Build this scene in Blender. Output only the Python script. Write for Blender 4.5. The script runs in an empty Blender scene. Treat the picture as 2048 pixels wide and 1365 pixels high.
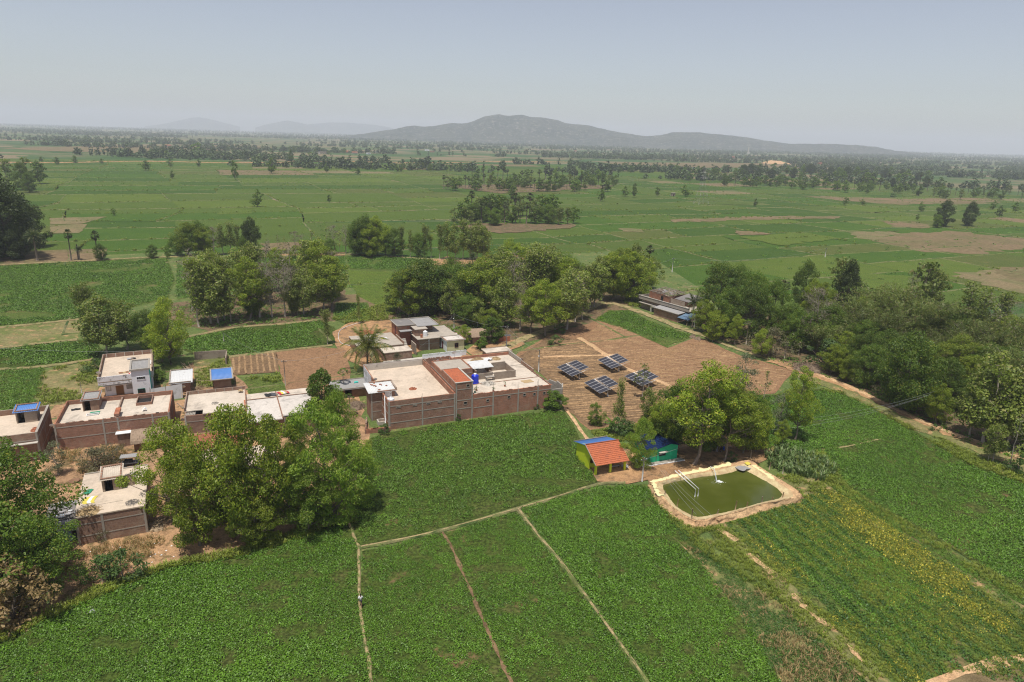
import bpy, math, random
import numpy as np
from mathutils import Vector, Matrix, Euler

# ------------------------------------------------------------------ camera, world, sun, exposure
SC = bpy.context.scene
COL = SC.collection
R = math.radians
FPX, CAM_H, CX, CY = 1365.0, 55.0, 1024.0, 682.5
ROLL = math.atan(63 / 2048)
PITCH = math.atan((682.5 - 273.5) / FPX * math.cos(ROLL))
_d = np.array([0, math.cos(PITCH), -math.sin(PITCH)])
_u0 = np.array([0, math.sin(PITCH), math.cos(PITCH)])
_r0 = np.array([1., 0, 0])
_r = _r0 * math.cos(ROLL) + _u0 * math.sin(ROLL)
_u = _u0 * math.cos(ROLL) - _r0 * math.sin(ROLL)
cam = bpy.data.cameras.new('camera')
cam.sensor_width = 36.0
cam.lens = FPX / 2048 * 36.0
cam.clip_start, cam.clip_end = 0.5, 60000
camo = bpy.data.objects.new('camera', cam)
COL.objects.link(camo)
M = Matrix(((_r[0], _u[0], -_d[0], 0), (_r[1], _u[1], -_d[1], 0), (_r[2], _u[2], -_d[2], CAM_H), (0, 0, 0, 1)))
camo.matrix_world = M
SC.camera = camo

SUN_EL, SUN_AZ = 74.0, 200.0            # azimuth clockwise from +Y (the viewing direction): behind the camera
W = bpy.data.worlds.new('World')
SC.world = W
W.use_nodes = True
nt = W.node_tree
nt.nodes.clear()
sky = nt.nodes.new('ShaderNodeTexSky')
sky.sky_type = 'NISHITA'
sky.sun_disc = False
sky.sun_elevation = R(SUN_EL)
sky.sun_rotation = R(SUN_AZ)
sky.altitude = 100
sky.air_density = 1.0
sky.dust_density = 1.0
sky.ozone_density = 1.5
bg = nt.nodes.new('ShaderNodeBackground')
bg.inputs['Strength'].default_value = 0.1
wo = nt.nodes.new('ShaderNodeOutputWorld')
hs = nt.nodes.new('ShaderNodeHueSaturation')
hs.inputs['Saturation'].default_value = 0.6
hs.inputs['Hue'].default_value = 0.515
nt.links.new(sky.outputs[0], hs.inputs['Color'])
nt.links.new(hs.outputs[0], bg.inputs[0])
nt.links.new(bg.outputs[0], wo.inputs[0])

sl = bpy.data.lights.new('sun', 'SUN')
sl.energy = 4.2
sl.angle = R(0.5)
sl.color = (1.0, 0.955, 0.88)
so = bpy.data.objects.new('sun', sl)
COL.objects.link(so)
sd = Vector((math.sin(R(SUN_AZ)) * math.cos(R(SUN_EL)), math.cos(R(SUN_AZ)) * math.cos(R(SUN_EL)), math.sin(R(SUN_EL))))
so.rotation_euler = (-sd).to_track_quat('-Z', 'Y').to_euler()

vs = SC.view_settings
vs.view_transform = 'Standard'
vs.look = 'None'
vs.gamma = 1.0
vs.use_curve_mapping = False
vs.exposure = 0.15
SC.cycles.max_bounces = 6
SC.cycles.diffuse_bounces = 3
SC.cycles.transmission_bounces = 4
SC.cycles.volume_bounces = 2
SC.cycles.use_denoising = True
SC.cycles.filter_width = 1.15
try:
    SC.cycles.denoiser = 'OPENIMAGEDENOISE'
    SC.cycles.denoising_prefilter = 'NONE'
except Exception:
    pass

# ------------------------------------------------------------------ helpers
def at(x, y, z=0.0):
    """The point of the plane Z = z where the photograph's ray through (x, y) meets it."""
    v = _d + _r * ((x - CX) / FPX) + _u * ((CY - y) / FPX)
    t = (z - CAM_H) / v[2]
    return Vector((v[0] * t, v[1] * t, z))

def project(P):
    q = np.array(P) - np.array([0, 0, CAM_H])
    k = q @ _d
    return CX + FPX * (q @ _r) / k, CY - FPX * (q @ _u) / k

def height(xb, yb, yt):
    P = np.array(at(xb, yb))
    lo, hi = 0.0, 80.0
    for _ in range(40):
        m = (lo + hi) / 2
        if project(P + np.array([0, 0, m]))[1] > yt: lo = m
        else: hi = m
    return lo

def link(o, parent=None):
    COL.objects.link(o)
    if parent is not None: o.parent = parent
    return o

def tag(o, label=None, cat=None, group=None, kind=None):
    if label: o['label'] = label
    if cat: o['category'] = cat
    if group: o['group'] = group
    if kind: o['kind'] = kind
    return o

def thing(name, label, cat, loc=(0, 0, 0), rz=0.0, group=None):
    o = bpy.data.objects.new(name, None)
    o.empty_display_size = 0.3
    link(o)
    o.location = loc
    o.rotation_euler = (0, 0, rz)
    return tag(o, label, cat, group)

def np_mesh(name, V, F, mats=(), midx=None, smooth=False):
    """A mesh from arrays: V (n,3), F (m,k) with one k for all faces."""
    V = np.asarray(V, dtype=np.float32); F = np.asarray(F, dtype=np.int32)
    me = bpy.data.meshes.new(name)
    n, k = F.shape
    me.vertices.add(len(V)); me.vertices.foreach_set('co', V.ravel())
    me.loops.add(n * k); me.loops.foreach_set('vertex_index', F.ravel())
    me.polygons.add(n)
    me.polygons.foreach_set('loop_start', np.arange(0, n * k, k, dtype=np.int32))
    me.polygons.foreach_set('loop_total', np.full(n, k, dtype=np.int32))
    for m in mats: me.materials.append(m)
    if midx is not None: me.polygons.foreach_set('material_index', np.asarray(midx, dtype=np.int32))
    if smooth: me.polygons.foreach_set('use_smooth', np.ones(n, dtype=bool))
    me.update(calc_edges=True)
    me.validate()
    return me

class MB:
    """Collects boxes, tubes and sheets and links them as ONE mesh object."""
    def __init__(s): s.v = []; s.f = []; s.m = []; s.cur = 0; s.sm = []
    def add(s, vs, fs, smooth=False):
        b = len(s.v); s.v += [tuple(p) for p in vs]
        for f in fs: s.f.append([i + b for i in f]); s.m.append(s.cur); s.sm.append(smooth)
        return s
    def box(s, x0, y0, z0, x1, y1, z1):
        if x0 > x1: x0, x1 = x1, x0
        if y0 > y1: y0, y1 = y1, y0
        if z0 > z1: z0, z1 = z1, z0
        return s.add([(x0, y0, z0), (x1, y0, z0), (x1, y1, z0), (x0, y1, z0), (x0, y0, z1), (x1, y0, z1), (x1, y1, z1), (x0, y1, z1)],
                     [(3, 2, 1, 0), (4, 5, 6, 7), (0, 1, 5, 4), (1, 2, 6, 5), (2, 3, 7, 6), (3, 0, 4, 7)])
    def hexa(s, low, top):
        n = len(low)
        return s.add(list(low) + list(top), [tuple(range(n))[::-1], tuple(range(n, 2 * n))] + [(i, (i + 1) % n, n + (i + 1) % n, n + i) for i in range(n)])
    def tube(s, pts, rad, n=6, cap=True, smooth=True):
        pts = [Vector(p) for p in pts]
        if not hasattr(rad, '__len__'): rad = [rad] * len(pts)
        vs, fs = [], []
        for i, p in enumerate(pts):
            t = (pts[min(i + 1, len(pts) - 1)] - pts[max(i - 1, 0)])
            t = t.normalized() if t.length > 1e-9 else Vector((0, 0, 1))
            a = t.cross(Vector((0, 0, 1)) if abs(t.z) < 0.95 else Vector((1, 0, 0))).normalized(); b = t.cross(a)
            for k in range(n):
                c = 2 * math.pi * k / n
                vs.append(p + a * (math.cos(c) * rad[i]) + b * (math.sin(c) * rad[i]))
        for i in range(len(pts) - 1):
            for k in range(n):
                fs.append((i * n + k, i * n + (k + 1) % n, (i + 1) * n + (k + 1) % n, (i + 1) * n + k))
        if cap: fs += [tuple(range(n)), tuple(range((len(pts) - 1) * n, len(pts) * n))[::-1]]
        return s.add(vs, fs, smooth)
    def lathe(s, prof, n=16, c=(0, 0, 0)):
        vs = [(c[0] + r * math.cos(2 * math.pi * k / n), c[1] + r * math.sin(2 * math.pi * k / n), c[2] + z) for r, z in prof for k in range(n)]
        fs = [(i * n + k, i * n + (k + 1) % n, (i + 1) * n + (k + 1) % n, (i + 1) * n + k) for i in range(len(prof) - 1) for k in range(n)]
        return s.add(vs, fs, True)
    def corr(s, x0, y0, x1, y1, z0, z1, pitch=0.18, amp=0.035, along='y'):
        """A corrugated sheet sloping from z0 (at y0) to z1 (at y1), a real double skin."""
        n = max(4, int(abs(x1 - x0) / pitch) * 4)
        vs, fs = [], []
        for lay in (0.0, -0.025):
            for j in (0, 1):
                for i in range(n + 1):
                    x = x0 + (x1 - x0) * i / n
                    vs.append((x, y0 if j == 0 else y1, (z0 if j == 0 else z1) + amp * math.sin(2 * math.pi * i / 4) + lay))
        for lay in (0, 1):
            o = lay * 2 * (n + 1)
            for i in range(n):
                f = (o + i, o + i + 1, o + n + 1 + i + 1, o + n + 1 + i)
                fs.append(f if lay == 0 else f[::-1])
        for i in range(n):
            fs.append((i, 2 * (n + 1) + i, 2 * (n + 1) + i + 1, i + 1))
        return s.add(vs, fs, True)
    def build(s, name, mats, parent=None, loc=None, rz=0.0):
        me = bpy.data.meshes.new(name)
        me.from_pydata([tuple(p) for p in s.v], [], s.f)
        for m in (mats if isinstance(mats, (list, tuple)) else [mats]): me.materials.append(m)
        me.polygons.foreach_set('material_index', s.m)
        me.polygons.foreach_set('use_smooth', s.sm)
        me.update()
        o = link(bpy.data.objects.new(name, me), parent)
        if loc is not None: o.location = loc
        o.rotation_euler = (0, 0, rz)
        return o

def ordinal(i):
    W_ = 'first second third fourth fifth sixth seventh eighth ninth tenth eleventh twelfth thirteenth fourteenth fifteenth sixteenth seventeenth eighteenth nineteenth twentieth'.split()
    if i < 20: return W_[i]
    tens = {2: 'twenty', 3: 'thirty', 4: 'forty', 5: 'fifty', 6: 'sixty', 7: 'seventy', 8: 'eighty', 9: 'ninety'}
    t, u = divmod(i + 1, 10)
    if u: return tens[t] + '-' + W_[u - 1]
    return tens[t][:-1] + 'ieth'

# value noise for masks
class VNoise:
    def __init__(s, seed, n=128): s.g = np.random.default_rng(seed).random((n, n)); s.n = n
    def __call__(s, x, y):
        xi = np.floor(x).astype(int); yi = np.floor(y).astype(int)
        fx = x - xi; fy = y - yi; fx = fx * fx * (3 - 2 * fx); fy = fy * fy * (3 - 2 * fy)
        n = s.n; g = s.g
        a = g[xi % n, yi % n]; b = g[(xi + 1) % n, yi % n]; c = g[xi % n, (yi + 1) % n]; d = g[(xi + 1) % n, (yi + 1) % n]
        return (a * (1 - fx) + b * fx) * (1 - fy) + (c * (1 - fx) + d * fx) * fy
    def fbm(s, x, y, o=3):
        v = 0; w = 0.5; t = 0
        for k in range(o): v = v + w * s(x * 2 ** k + 17 * k, y * 2 ** k + 31 * k); t += w; w *= 0.5
        return v / t
VN = VNoise(5)

def inside(poly, x, y):
    r = np.zeros(len(x), bool); n = len(poly)
    for i in range(n):
        x0, y0 = poly[i]; x1, y1 = poly[(i + 1) % n]
        c = ((y0 > y) != (y1 > y))
        with np.errstate(divide='ignore', invalid='ignore'):
            r ^= c & (x < (x1 - x0) * (y - y0) / (y1 - y0 + 1e-12) + x0)
    return r

def wpoly(pts, z=0.0): return [tuple(at(x, y, z)[:2]) for x, y in pts]

# ------------------------------------------------------------------ materials
def new_mat(name):
    m = bpy.data.materials.new(name); m.use_nodes = True
    t = m.node_tree; t.nodes.clear()
    o = t.nodes.new('ShaderNodeOutputMaterial')
    b = t.nodes.new('ShaderNodeBsdfPrincipled')
    b.inputs['Specular IOR Level'].default_value = 0.3
    t.links.new(b.outputs[0], o.inputs[0])
    return m, t, b, o

class NB:
    def __init__(s, t): s.t = t
    def n(s, typ, **k):
        x = s.t.nodes.new(typ)
        for a, v in k.items(): setattr(x, a, v)
        return x
    def l(s, a, b): s.t.links.new(a, b)
    def val(s, sock, v):
        if hasattr(v, 'is_output') or isinstance(v, bpy.types.NodeSocket): s.l(v, sock)
        elif hasattr(v, '__len__') and len(v) == 3 and sock.type == 'RGBA': sock.default_value = (*v, 1)
        else: sock.default_value = v
    def math(s, op, a, b=0.0, clamp=False):
        x = s.n('ShaderNodeMath', operation=op, use_clamp=clamp); s.val(x.inputs[0], a); s.val(x.inputs[1], b); return x.outputs[0]
    def pos(s): return s.n('ShaderNodeNewGeometry').outputs['Position']
    def obj(s): return s.n('ShaderNodeTexCoord').outputs['Object']
    def noise(s, vec, scale, detail=3, rough=0.55, dist=0.0):
        x = s.n('ShaderNodeTexNoise'); s.l(vec, x.inputs['Vector'])
        x.inputs['Scale'].default_value = scale; x.inputs['Detail'].default_value = detail
        x.inputs['Roughness'].default_value = rough; x.inputs['Distortion'].default_value = dist
        return x.outputs[0]
    def ramp(s, f, lo, hi):
        x = s.n('ShaderNodeMapRange', interpolation_type='SMOOTHSTEP'); s.l(f, x.inputs[0])
        x.inputs[1].default_value = lo; x.inputs[2].default_value = hi; return x.outputs[0]
    def mix(s, f, a, b):
        x = s.n('ShaderNodeMix', data_type='RGBA'); s.val(x.inputs[0], f); s.val(x.inputs[6], a); s.val(x.inputs[7], b); return x.outputs[2]
    def mul(s, a, f):
        x = s.n('ShaderNodeMix', data_type='RGBA', blend_type='MULTIPLY'); x.inputs[0].default_value = 1.0
        s.val(x.inputs[6], a); s.val(x.inputs[7], f); return x.outputs[2]
    def grey(s, v):
        x = s.n('ShaderNodeCombineColor'); [s.l(v, x.inputs[i]) for i in range(3)]; return x.outputs[0]
    def bump(s, h, strength, dist, bsdf):
        x = s.n('ShaderNodeBump'); x.inputs['Strength'].default_value = strength; x.inputs['Distance'].default_value = dist
        s.l(h, x.inputs['Height']); s.l(x.outputs[0], bsdf.inputs['Normal'])

def mat_soil(name, c1, c2, c3=None, s1=0.08, s2=0.9, rough=0.95, bump=0.5, bdist=0.08, patch=(0.5, 0.62), fine=6.0):
    """Ground: two colours in broad noise, a third in patches, fine grain and relief."""
    m, t, b, o = new_mat(name); q = NB(t); p = q.pos()
    f = q.noise(p, s1, 4, 0.6)
    g = q.noise(p, s2, 4, 0.65)
    c = q.mix(q.ramp(f, 0.35, 0.65), c1, c2)
    if c3 is not None: c = q.mix(q.ramp(q.noise(p, s2 * 0.35, 5, 0.65), *patch), c, c3)
    fin = q.noise(p, fine, 2, 0.7)
    k = q.math('ADD', q.math('MULTIPLY', q.ramp(q.math('ADD', q.math('MULTIPLY', g, 0.5), q.math('MULTIPLY', fin, 0.5)), 0.32, 0.68), 0.8), 0.6)
    c = q.mul(c, q.grey(k))
    q.l(c, b.inputs['Base Color']); b.inputs['Roughness'].default_value = rough
    b.inputs['Specular IOR Level'].default_value = 0.15
    if bump: q.bump(q.math('ADD', g, q.math('MULTIPLY', fin, 0.6)), bump, bdist, b)
    return m

def mat_plain(name, c, rough=0.6, var=0.15, scale=3.0, metal=0.0, spec=0.3, stain=None, sscale=0.7, srange=(0.55, 0.72), bump=0.0):
    m, t, b, o = new_mat(name); q = NB(t); p = q.obj()
    n = q.noise(p, scale, 4, 0.6)
    col = q.mul(q.mix(0.0, c, c), q.grey(q.math('ADD', q.math('MULTIPLY', n, 2 * var), 1.0 - var)))
    if stain is not None: col = q.mix(q.ramp(q.noise(p, sscale, 5, 0.7, 0.4), *srange), col, stain)
    q.l(col, b.inputs['Base Color']); b.inputs['Roughness'].default_value = rough
    b.inputs['Metallic'].default_value = metal; b.inputs['Specular IOR Level'].default_value = spec
    if bump: q.bump(n, bump, 0.02, b)
    return m

def mat_brick(name, c1, c2, mortar, wash=None, wr=(0.52, 0.7), s=1.0):
    m, t, b, o = new_mat(name); q = NB(t); p = q.obj()
    sp = q.n('ShaderNodeSeparateXYZ'); q.l(p, sp.inputs[0])
    cb = q.n('ShaderNodeCombineXYZ'); q.l(q.math('ADD', sp.outputs[0], sp.outputs[1]), cb.inputs[0]); q.l(sp.outputs[2], cb.inputs[1])
    br = q.n('ShaderNodeTexBrick'); q.l(cb.outputs[0], br.inputs['Vector'])
    br.inputs['Scale'].default_value = 1.0
    br.inputs['Brick Width'].default_value = 0.25 * s; br.inputs['Row Height'].default_value = 0.085 * s
    br.inputs['Mortar Size'].default_value = 0.012 * s; br.inputs['Mortar Smooth'].default_value = 0.3
    br.inputs['Color1'].default_value = (*c1, 1); br.inputs['Color2'].default_value = (*c2, 1); br.inputs['Mortar'].default_value = (*mortar, 1)
    mp = q.n('ShaderNodeMapping'); q.l(cb.outputs[0], mp.inputs[0]); mp.inputs['Scale'].default_value = (0.6, 9.0, 1)
    row = q.noise(mp.outputs[0], 1.0, 3, 0.6)
    n = q.noise(p, 0.7, 5, 0.65)
    k = q.math('ADD', q.math('MULTIPLY', q.math('ADD', q.math('MULTIPLY', n, 0.6), q.math('MULTIPLY', row, 0.5)), 1.9), 0.03)
    c = q.mul(br.outputs[0], q.grey(k))
    if wash is not None: c = q.mix(q.math('MULTIPLY', q.ramp(q.noise(p, 0.45, 5, 0.7, 0.5), *wr), 0.75), c, wash)
    q.l(c, b.inputs['Base Color']); b.inputs['Roughness'].default_value = 0.92; b.inputs['Specular IOR Level'].default_value = 0.15
    q.bump(q.math('ADD', q.math('MULTIPLY', br.outputs[1], -1.0), row), 0.6, 0.02, b)
    return m

def mat_roof(name, c1, c2, dark, dr=(0.56, 0.75), s=0.35):
    m, t, b, o = new_mat(name); q = NB(t); p = q.obj()
    a = q.noise(p, s, 5, 0.65, 0.3); g = q.noise(p, 2.2, 5, 0.7)
    c = q.mix(q.ramp(a, 0.3, 0.7), c1, c2)
    c = q.mix(q.math('MULTIPLY', q.ramp(q.noise(p, s * 0.8, 6, 0.72, 0.8), *dr), 0.85), c, dark)
    st = q.n('ShaderNodeMapping'); q.l(p, st.inputs[0]); st.inputs['Scale'].default_value = (0.25, 2.2, 1)
    c = q.mix(q.math('MULTIPLY', q.ramp(q.noise(st.outputs[0], 0.9, 5, 0.75, 1.0), 0.55, 0.8), 0.6), c, dark)
    v = q.n('ShaderNodeTexVoronoi', feature='DISTANCE_TO_EDGE'); q.l(q.noise(p, 0.6, 2), v.inputs['Vector']); 
    c = q.mul(c, q.grey(q.math('ADD', q.math('MULTIPLY', g, 0.55), 0.72)))
    q.l(c, b.inputs['Base Color']); b.inputs['Roughness'].default_value = 0.9; b.inputs['Specular IOR Level'].default_value = 0.2
    q.bump(g, 0.25, 0.02, b)
    t.nodes.remove(v)
    return m

def mat_leaf(name, c1, c2, c3=None, trans=0.38, rough=0.5, spec=0.35, nscale=0.5, obvar=0.25):
    """Foliage: colour by leaf, by clump and by plant; part of the light goes through the leaf."""
    m, t, b, o = new_mat(name); q = NB(t)
    g = q.n('ShaderNodeNewGeometry'); oi = q.n('ShaderNodeObjectInfo')
    n = q.noise(q.pos(), nscale, 2, 0.5)
    f = q.math('ADD', q.math('MULTIPLY', n, 0.9), q.math('MULTIPLY', g.outputs['Random Per Island'], 0.55))
    c = q.mix(q.ramp(f, 0.38, 1.0), c1, c2)
    if c3 is not None: c = q.mix(q.ramp(g.outputs['Random Per Island'], 0.86, 0.93), c, c3)
    c = q.mul(c, q.grey(q.math('ADD', q.math('MULTIPLY', oi.outputs['Random'], 2 * obvar), 1 - obvar)))
    q.l(c, b.inputs['Base Color']); b.inputs['Roughness'].default_value = rough; b.inputs['Specular IOR Level'].default_value = spec
    tr = q.n('ShaderNodeBsdfTranslucent'); q.l(q.mul(c, (1.15, 1.25, 0.7)), tr.inputs[0])
    mx = q.n('ShaderNodeMixShader'); mx.inputs[0].default_value = trans
    q.l(b.outputs[0], mx.inputs[1]); q.l(tr.outputs[0], mx.inputs[2]); q.l(mx.outputs[0], o.inputs[0])
    return m

def mat_field(name, c1, c2, c3, bare, patch=(0.62, 0.74), row=None, s=0.05):
    """A planted field seen from afar: broad, medium and plant-sized variation, bare patches, planting rows."""
    m, t, b, o = new_mat(name); q = NB(t); p = q.pos()
    c = q.mix(q.ramp(q.noise(p, s, 4, 0.6), 0.35, 0.65), c1, c2)
    c = q.mix(q.math('MULTIPLY', q.ramp(q.noise(p, 0.35, 4, 0.7), 0.5, 0.75), 0.7), c, c3)
    f = q.noise(p, 2.6, 3, 0.75)
    c = q.mul(c, q.grey(q.math('ADD', q.math('MULTIPLY', q.ramp(f, 0.3, 0.75), 1.25), 0.4)))
    c = q.mix(q.math('MULTIPLY', q.ramp(q.noise(p, 0.11, 6, 0.72), *patch), 0.85), c, bare)
    if row is not None:
        a, pitch, amt = row
        dt = q.n('ShaderNodeVectorMath', operation='DOT_PRODUCT'); q.l(p, dt.inputs[0]); dt.inputs[1].default_value = (-math.sin(R(a)), math.cos(R(a)), 0)
        w = q.math('SINE', q.math('ADD', q.math('MULTIPLY', dt.outputs['Value'], 2 * math.pi / pitch), q.math('MULTIPLY', q.noise(p, 0.12, 3), 5.0)))
        c = q.mix(q.math('MULTIPLY', q.ramp(w, 0.2, 1.0), amt), c, bare)
    q.l(c, b.inputs['Base Color']); b.inputs['Roughness'].default_value = 0.9; b.inputs['Specular IOR Level'].default_value = 0.1
    q.bump(f, 0.9, 0.25, b)
    return m

MAT = {}
def mk():
    S = MAT
    S['dirt'] = mat_soil('dirt', (0.40, 0.235, 0.115), (0.30, 0.175, 0.09), (0.20, 0.13, 0.07), 0.12, 1.1)
    S['village_dirt'] = mat_soil('village_dirt', (0.40, 0.24, 0.125), (0.27, 0.165, 0.095), (0.14, 0.10, 0.045), 0.09, 0.9, patch=(0.52, 0.6))
    S['path_dirt'] = mat_soil('path_dirt', (0.33, 0.25, 0.13), (0.26, 0.21, 0.10), (0.14, 0.15, 0.05), 0.3, 1.6, patch=(0.5, 0.62))
    S['bund_dirt'] = mat_soil('bund_dirt', (0.21, 0.19, 0.085), (0.26, 0.20, 0.10), (0.09, 0.13, 0.035), 0.3, 1.3, patch=(0.52, 0.64))
    S['bund_green'] = mat_soil('bund_green', (0.10, 0.125, 0.035), (0.17, 0.155, 0.075), (0.05, 0.085, 0.022), 0.05, 0.6, patch=(0.5, 0.62))
    S['pale_dirt'] = mat_soil('pale_dirt', (0.50, 0.33, 0.18), (0.45, 0.28, 0.15), (0.33, 0.21, 0.11), 0.2, 1.2, patch=(0.6, 0.7))
    S['plough'] = mat_soil('plough', (0.17, 0.108, 0.058), (0.205, 0.132, 0.07), (0.14, 0.086, 0.047), 0.06, 1.6, bump=1.0, bdist=0.15, fine=4.0)
    S['crest'] = mat_soil('crest', (0.32, 0.205, 0.108), (0.27, 0.168, 0.086), (0.20, 0.125, 0.065), 0.1, 1.2, bump=0.8, fine=4.0)
    S['slate'] = mat_plain('slate', (0.10, 0.17, 0.25), 0.5, 0.2, 1.0, stain=(0.22, 0.24, 0.26))
    S['plough_fine'] = mat_soil('plough_fine', (0.228, 0.129, 0.069), (0.262, 0.153, 0.081), (0.206, 0.119, 0.064), 0.07, 2.2, bump=0.9, bdist=0.12, fine=5.0)
    S['fallow'] = mat_soil('fallow', (0.19, 0.145, 0.075), (0.13, 0.125, 0.05), (0.30, 0.20, 0.105), 0.06, 0.8, patch=(0.62, 0.72))
    S['fallow_red'] = mat_soil('fallow_red', (0.176, 0.123, 0.067), (0.131, 0.111, 0.048), (0.201, 0.139, 0.078), 0.03, 0.4, patch=(0.55, 0.7))
    S['dry_grass'] = mat_soil('dry_grass', (0.20, 0.17, 0.075), (0.12, 0.14, 0.04), (0.32, 0.205, 0.10), 0.09, 1.2, patch=(0.53, 0.64))
    S['verge'] = mat_soil('verge', (0.115, 0.145, 0.04), (0.085, 0.125, 0.035), (0.27, 0.19, 0.095), 0.12, 1.4, patch=(0.56, 0.68))
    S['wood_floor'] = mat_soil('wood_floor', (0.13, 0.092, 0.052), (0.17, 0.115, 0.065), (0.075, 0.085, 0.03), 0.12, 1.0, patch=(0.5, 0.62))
    bare = (0.205, 0.14, 0.075)
    S['crop_soil'] = mat_field('crop_soil', (0.055, 0.085, 0.014), (0.065, 0.088, 0.018), (0.10, 0.085, 0.034), (0.19, 0.12, 0.06), (0.6, 0.68))
    S['crop_thin'] = mat_field('crop_thin', (0.075, 0.115, 0.022), (0.095, 0.125, 0.027), (0.14, 0.125, 0.045), (0.22, 0.15, 0.075), (0.56, 0.68))
    S['green_a'] = mat_field('green_a', (0.051, 0.103, 0.013), (0.061, 0.113, 0.014), (0.088, 0.120, 0.023), bare, (0.74, 0.86))
    S['green_b'] = mat_field('green_b', (0.070, 0.111, 0.017), (0.079, 0.120, 0.019), (0.106, 0.129, 0.029), bare, (0.68, 0.82))
    S['green_c'] = mat_field('green_c', (0.044, 0.089, 0.013), (0.054, 0.098, 0.014), (0.072, 0.103, 0.018), bare, (0.74, 0.86))
    S['green_d'] = mat_field('green_d', (0.079, 0.125, 0.017), (0.093, 0.138, 0.019), (0.121, 0.143, 0.028), bare, (0.72, 0.84), row=(19.200, 2.800, 0.120))
    S['green_e'] = mat_field('green_e', (0.079, 0.105, 0.022), (0.093, 0.111, 0.026), (0.129, 0.125, 0.037), bare, (0.6, 0.75))
    S['green_row'] = mat_field('green_row', (0.056, 0.103, 0.014), (0.067, 0.111, 0.016), (0.098, 0.116, 0.024), bare, (0.7, 0.82), row=(17.600, 4.000, 0.240))
    # far plain: a patchwork of small fields
    m, t, b, o = new_mat('plain'); q = NB(t); p = q.pos()
    mp = q.n('ShaderNodeMapping'); q.l(p, mp.inputs[0]); mp.inputs['Rotation'].default_value = (0, 0, R(-27)); mp.inputs['Scale'].default_value = (1 / 160, 1 / 95, 1)
    v = q.n('ShaderNodeTexVoronoi', distance='CHEBYCHEV'); q.l(mp.outputs[0], v.inputs['Vector']); v.inputs['Scale'].default_value = 1.0
    sp = q.n('ShaderNodeSeparateColor'); q.l(v.outputs['Color'], sp.inputs[0])
    c = q.mix(q.ramp(sp.outputs[0], 0.2, 0.8), (0.04, 0.085, 0.022), (0.072, 0.11, 0.036))
    c = q.mix(q.ramp(sp.outputs[1], 0.74, 0.76), c, (0.19, 0.15, 0.085))
    c = q.mix(q.math('MULTIPLY', q.ramp(q.noise(p, 0.004, 4, 0.6), 0.48, 0.62), 0.75), c, (0.185, 0.145, 0.085))
    c = q.mul(c, q.grey(q.math('ADD', q.math('MULTIPLY', q.noise(p, 0.12, 5, 0.7), 0.9), 0.55)))
    q.l(c, b.inputs['Base Color']); b.inputs['Roughness'].default_value = 0.95; b.inputs['Specular IOR Level'].default_value = 0.1
    S['plain'] = m
    m, t, b, o = new_mat('hill'); q = NB(t); p = q.pos()
    c = q.mix(q.ramp(q.noise(p, 0.004, 5, 0.65), 0.4, 0.6), (0.018, 0.031, 0.018), (0.04, 0.048, 0.026))
    c = q.mix(q.ramp(q.noise(p, 0.03, 5, 0.8), 0.5, 0.68), c, (0.22, 0.195, 0.16))
    q.l(c, b.inputs['Base Color']); b.inputs['Roughness'].default_value = 0.95
    q.bump(q.noise(p, 0.02, 6, 0.75), 1.0, 14.0, b)
    S['hill'] = m
    # masonry
    mort = (0.25, 0.215, 0.18)
    S['brick'] = mat_brick('brick', (0.318, 0.133, 0.076), (0.249, 0.101, 0.058), mort, (0.350, 0.239, 0.170))
    S['brick_red'] = mat_brick('brick_red', (0.403, 0.138, 0.069), (0.307, 0.106, 0.053), mort, (0.350, 0.223, 0.159), (0.5, 0.68))
    S['brick_dull'] = mat_brick('brick_dull', (0.270, 0.138, 0.087), (0.201, 0.104, 0.068), (0.265, 0.217, 0.175), (0.329, 0.249, 0.185), (0.48, 0.66))
    S['brick_grey'] = mat_brick('brick_grey', (0.265, 0.196, 0.148), (0.228, 0.164, 0.122), (0.318, 0.281, 0.233), (0.350, 0.297, 0.233), (0.45, 0.62))
    S['brick_loose'] = mat_plain('brick_loose', (0.36, 0.135, 0.075), 0.9, 0.3, 6.0)
    S['concrete'] = mat_plain('concrete', (0.33, 0.295, 0.25), 0.9, 0.25, 1.5, stain=(0.19, 0.165, 0.14), bump=0.3)
    S['concrete_pale'] = mat_plain('concrete_pale', (0.47, 0.43, 0.37), 0.9, 0.2, 1.5, stain=(0.27, 0.245, 0.21), bump=0.3)
    S['roof_pale'] = mat_roof('roof_pale', (0.594, 0.512, 0.418), (0.495, 0.424, 0.341), (0.308, 0.264, 0.215), (0.5, 0.7))
    S['roof_warm'] = mat_roof('roof_warm', (0.594, 0.484, 0.374), (0.495, 0.407, 0.314), (0.330, 0.264, 0.204), (0.52, 0.72))
    S['roof_grey'] = mat_roof('roof_grey', (0.42, 0.365, 0.30), (0.36, 0.315, 0.26), (0.24, 0.215, 0.18))
    S['roof_white'] = mat_roof('roof_white', (0.594, 0.539, 0.479), (0.528, 0.479, 0.424), (0.297, 0.270, 0.237), (0.5, 0.66))
    S['white_wall'] = mat_plain('white_wall', (0.74, 0.74, 0.76), 0.8, 0.08, 1.5, stain=(0.50, 0.50, 0.51), sscale=0.9, srange=(0.58, 0.75))
    S['white_dirty'] = mat_plain('white_dirty', (0.66, 0.655, 0.66), 0.85, 0.15, 1.5, stain=(0.22, 0.205, 0.195), sscale=1.1, srange=(0.48, 0.66))
    S['cream_wall'] = mat_plain('cream_wall', (0.62, 0.56, 0.33), 0.8, 0.1, 1.5, stain=(0.45, 0.40, 0.26))
    S['mud_wall'] = mat_plain('mud_wall', (0.22, 0.125, 0.075), 0.95, 0.25, 1.2, stain=(0.14, 0.09, 0.06), bump=0.4)
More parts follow.
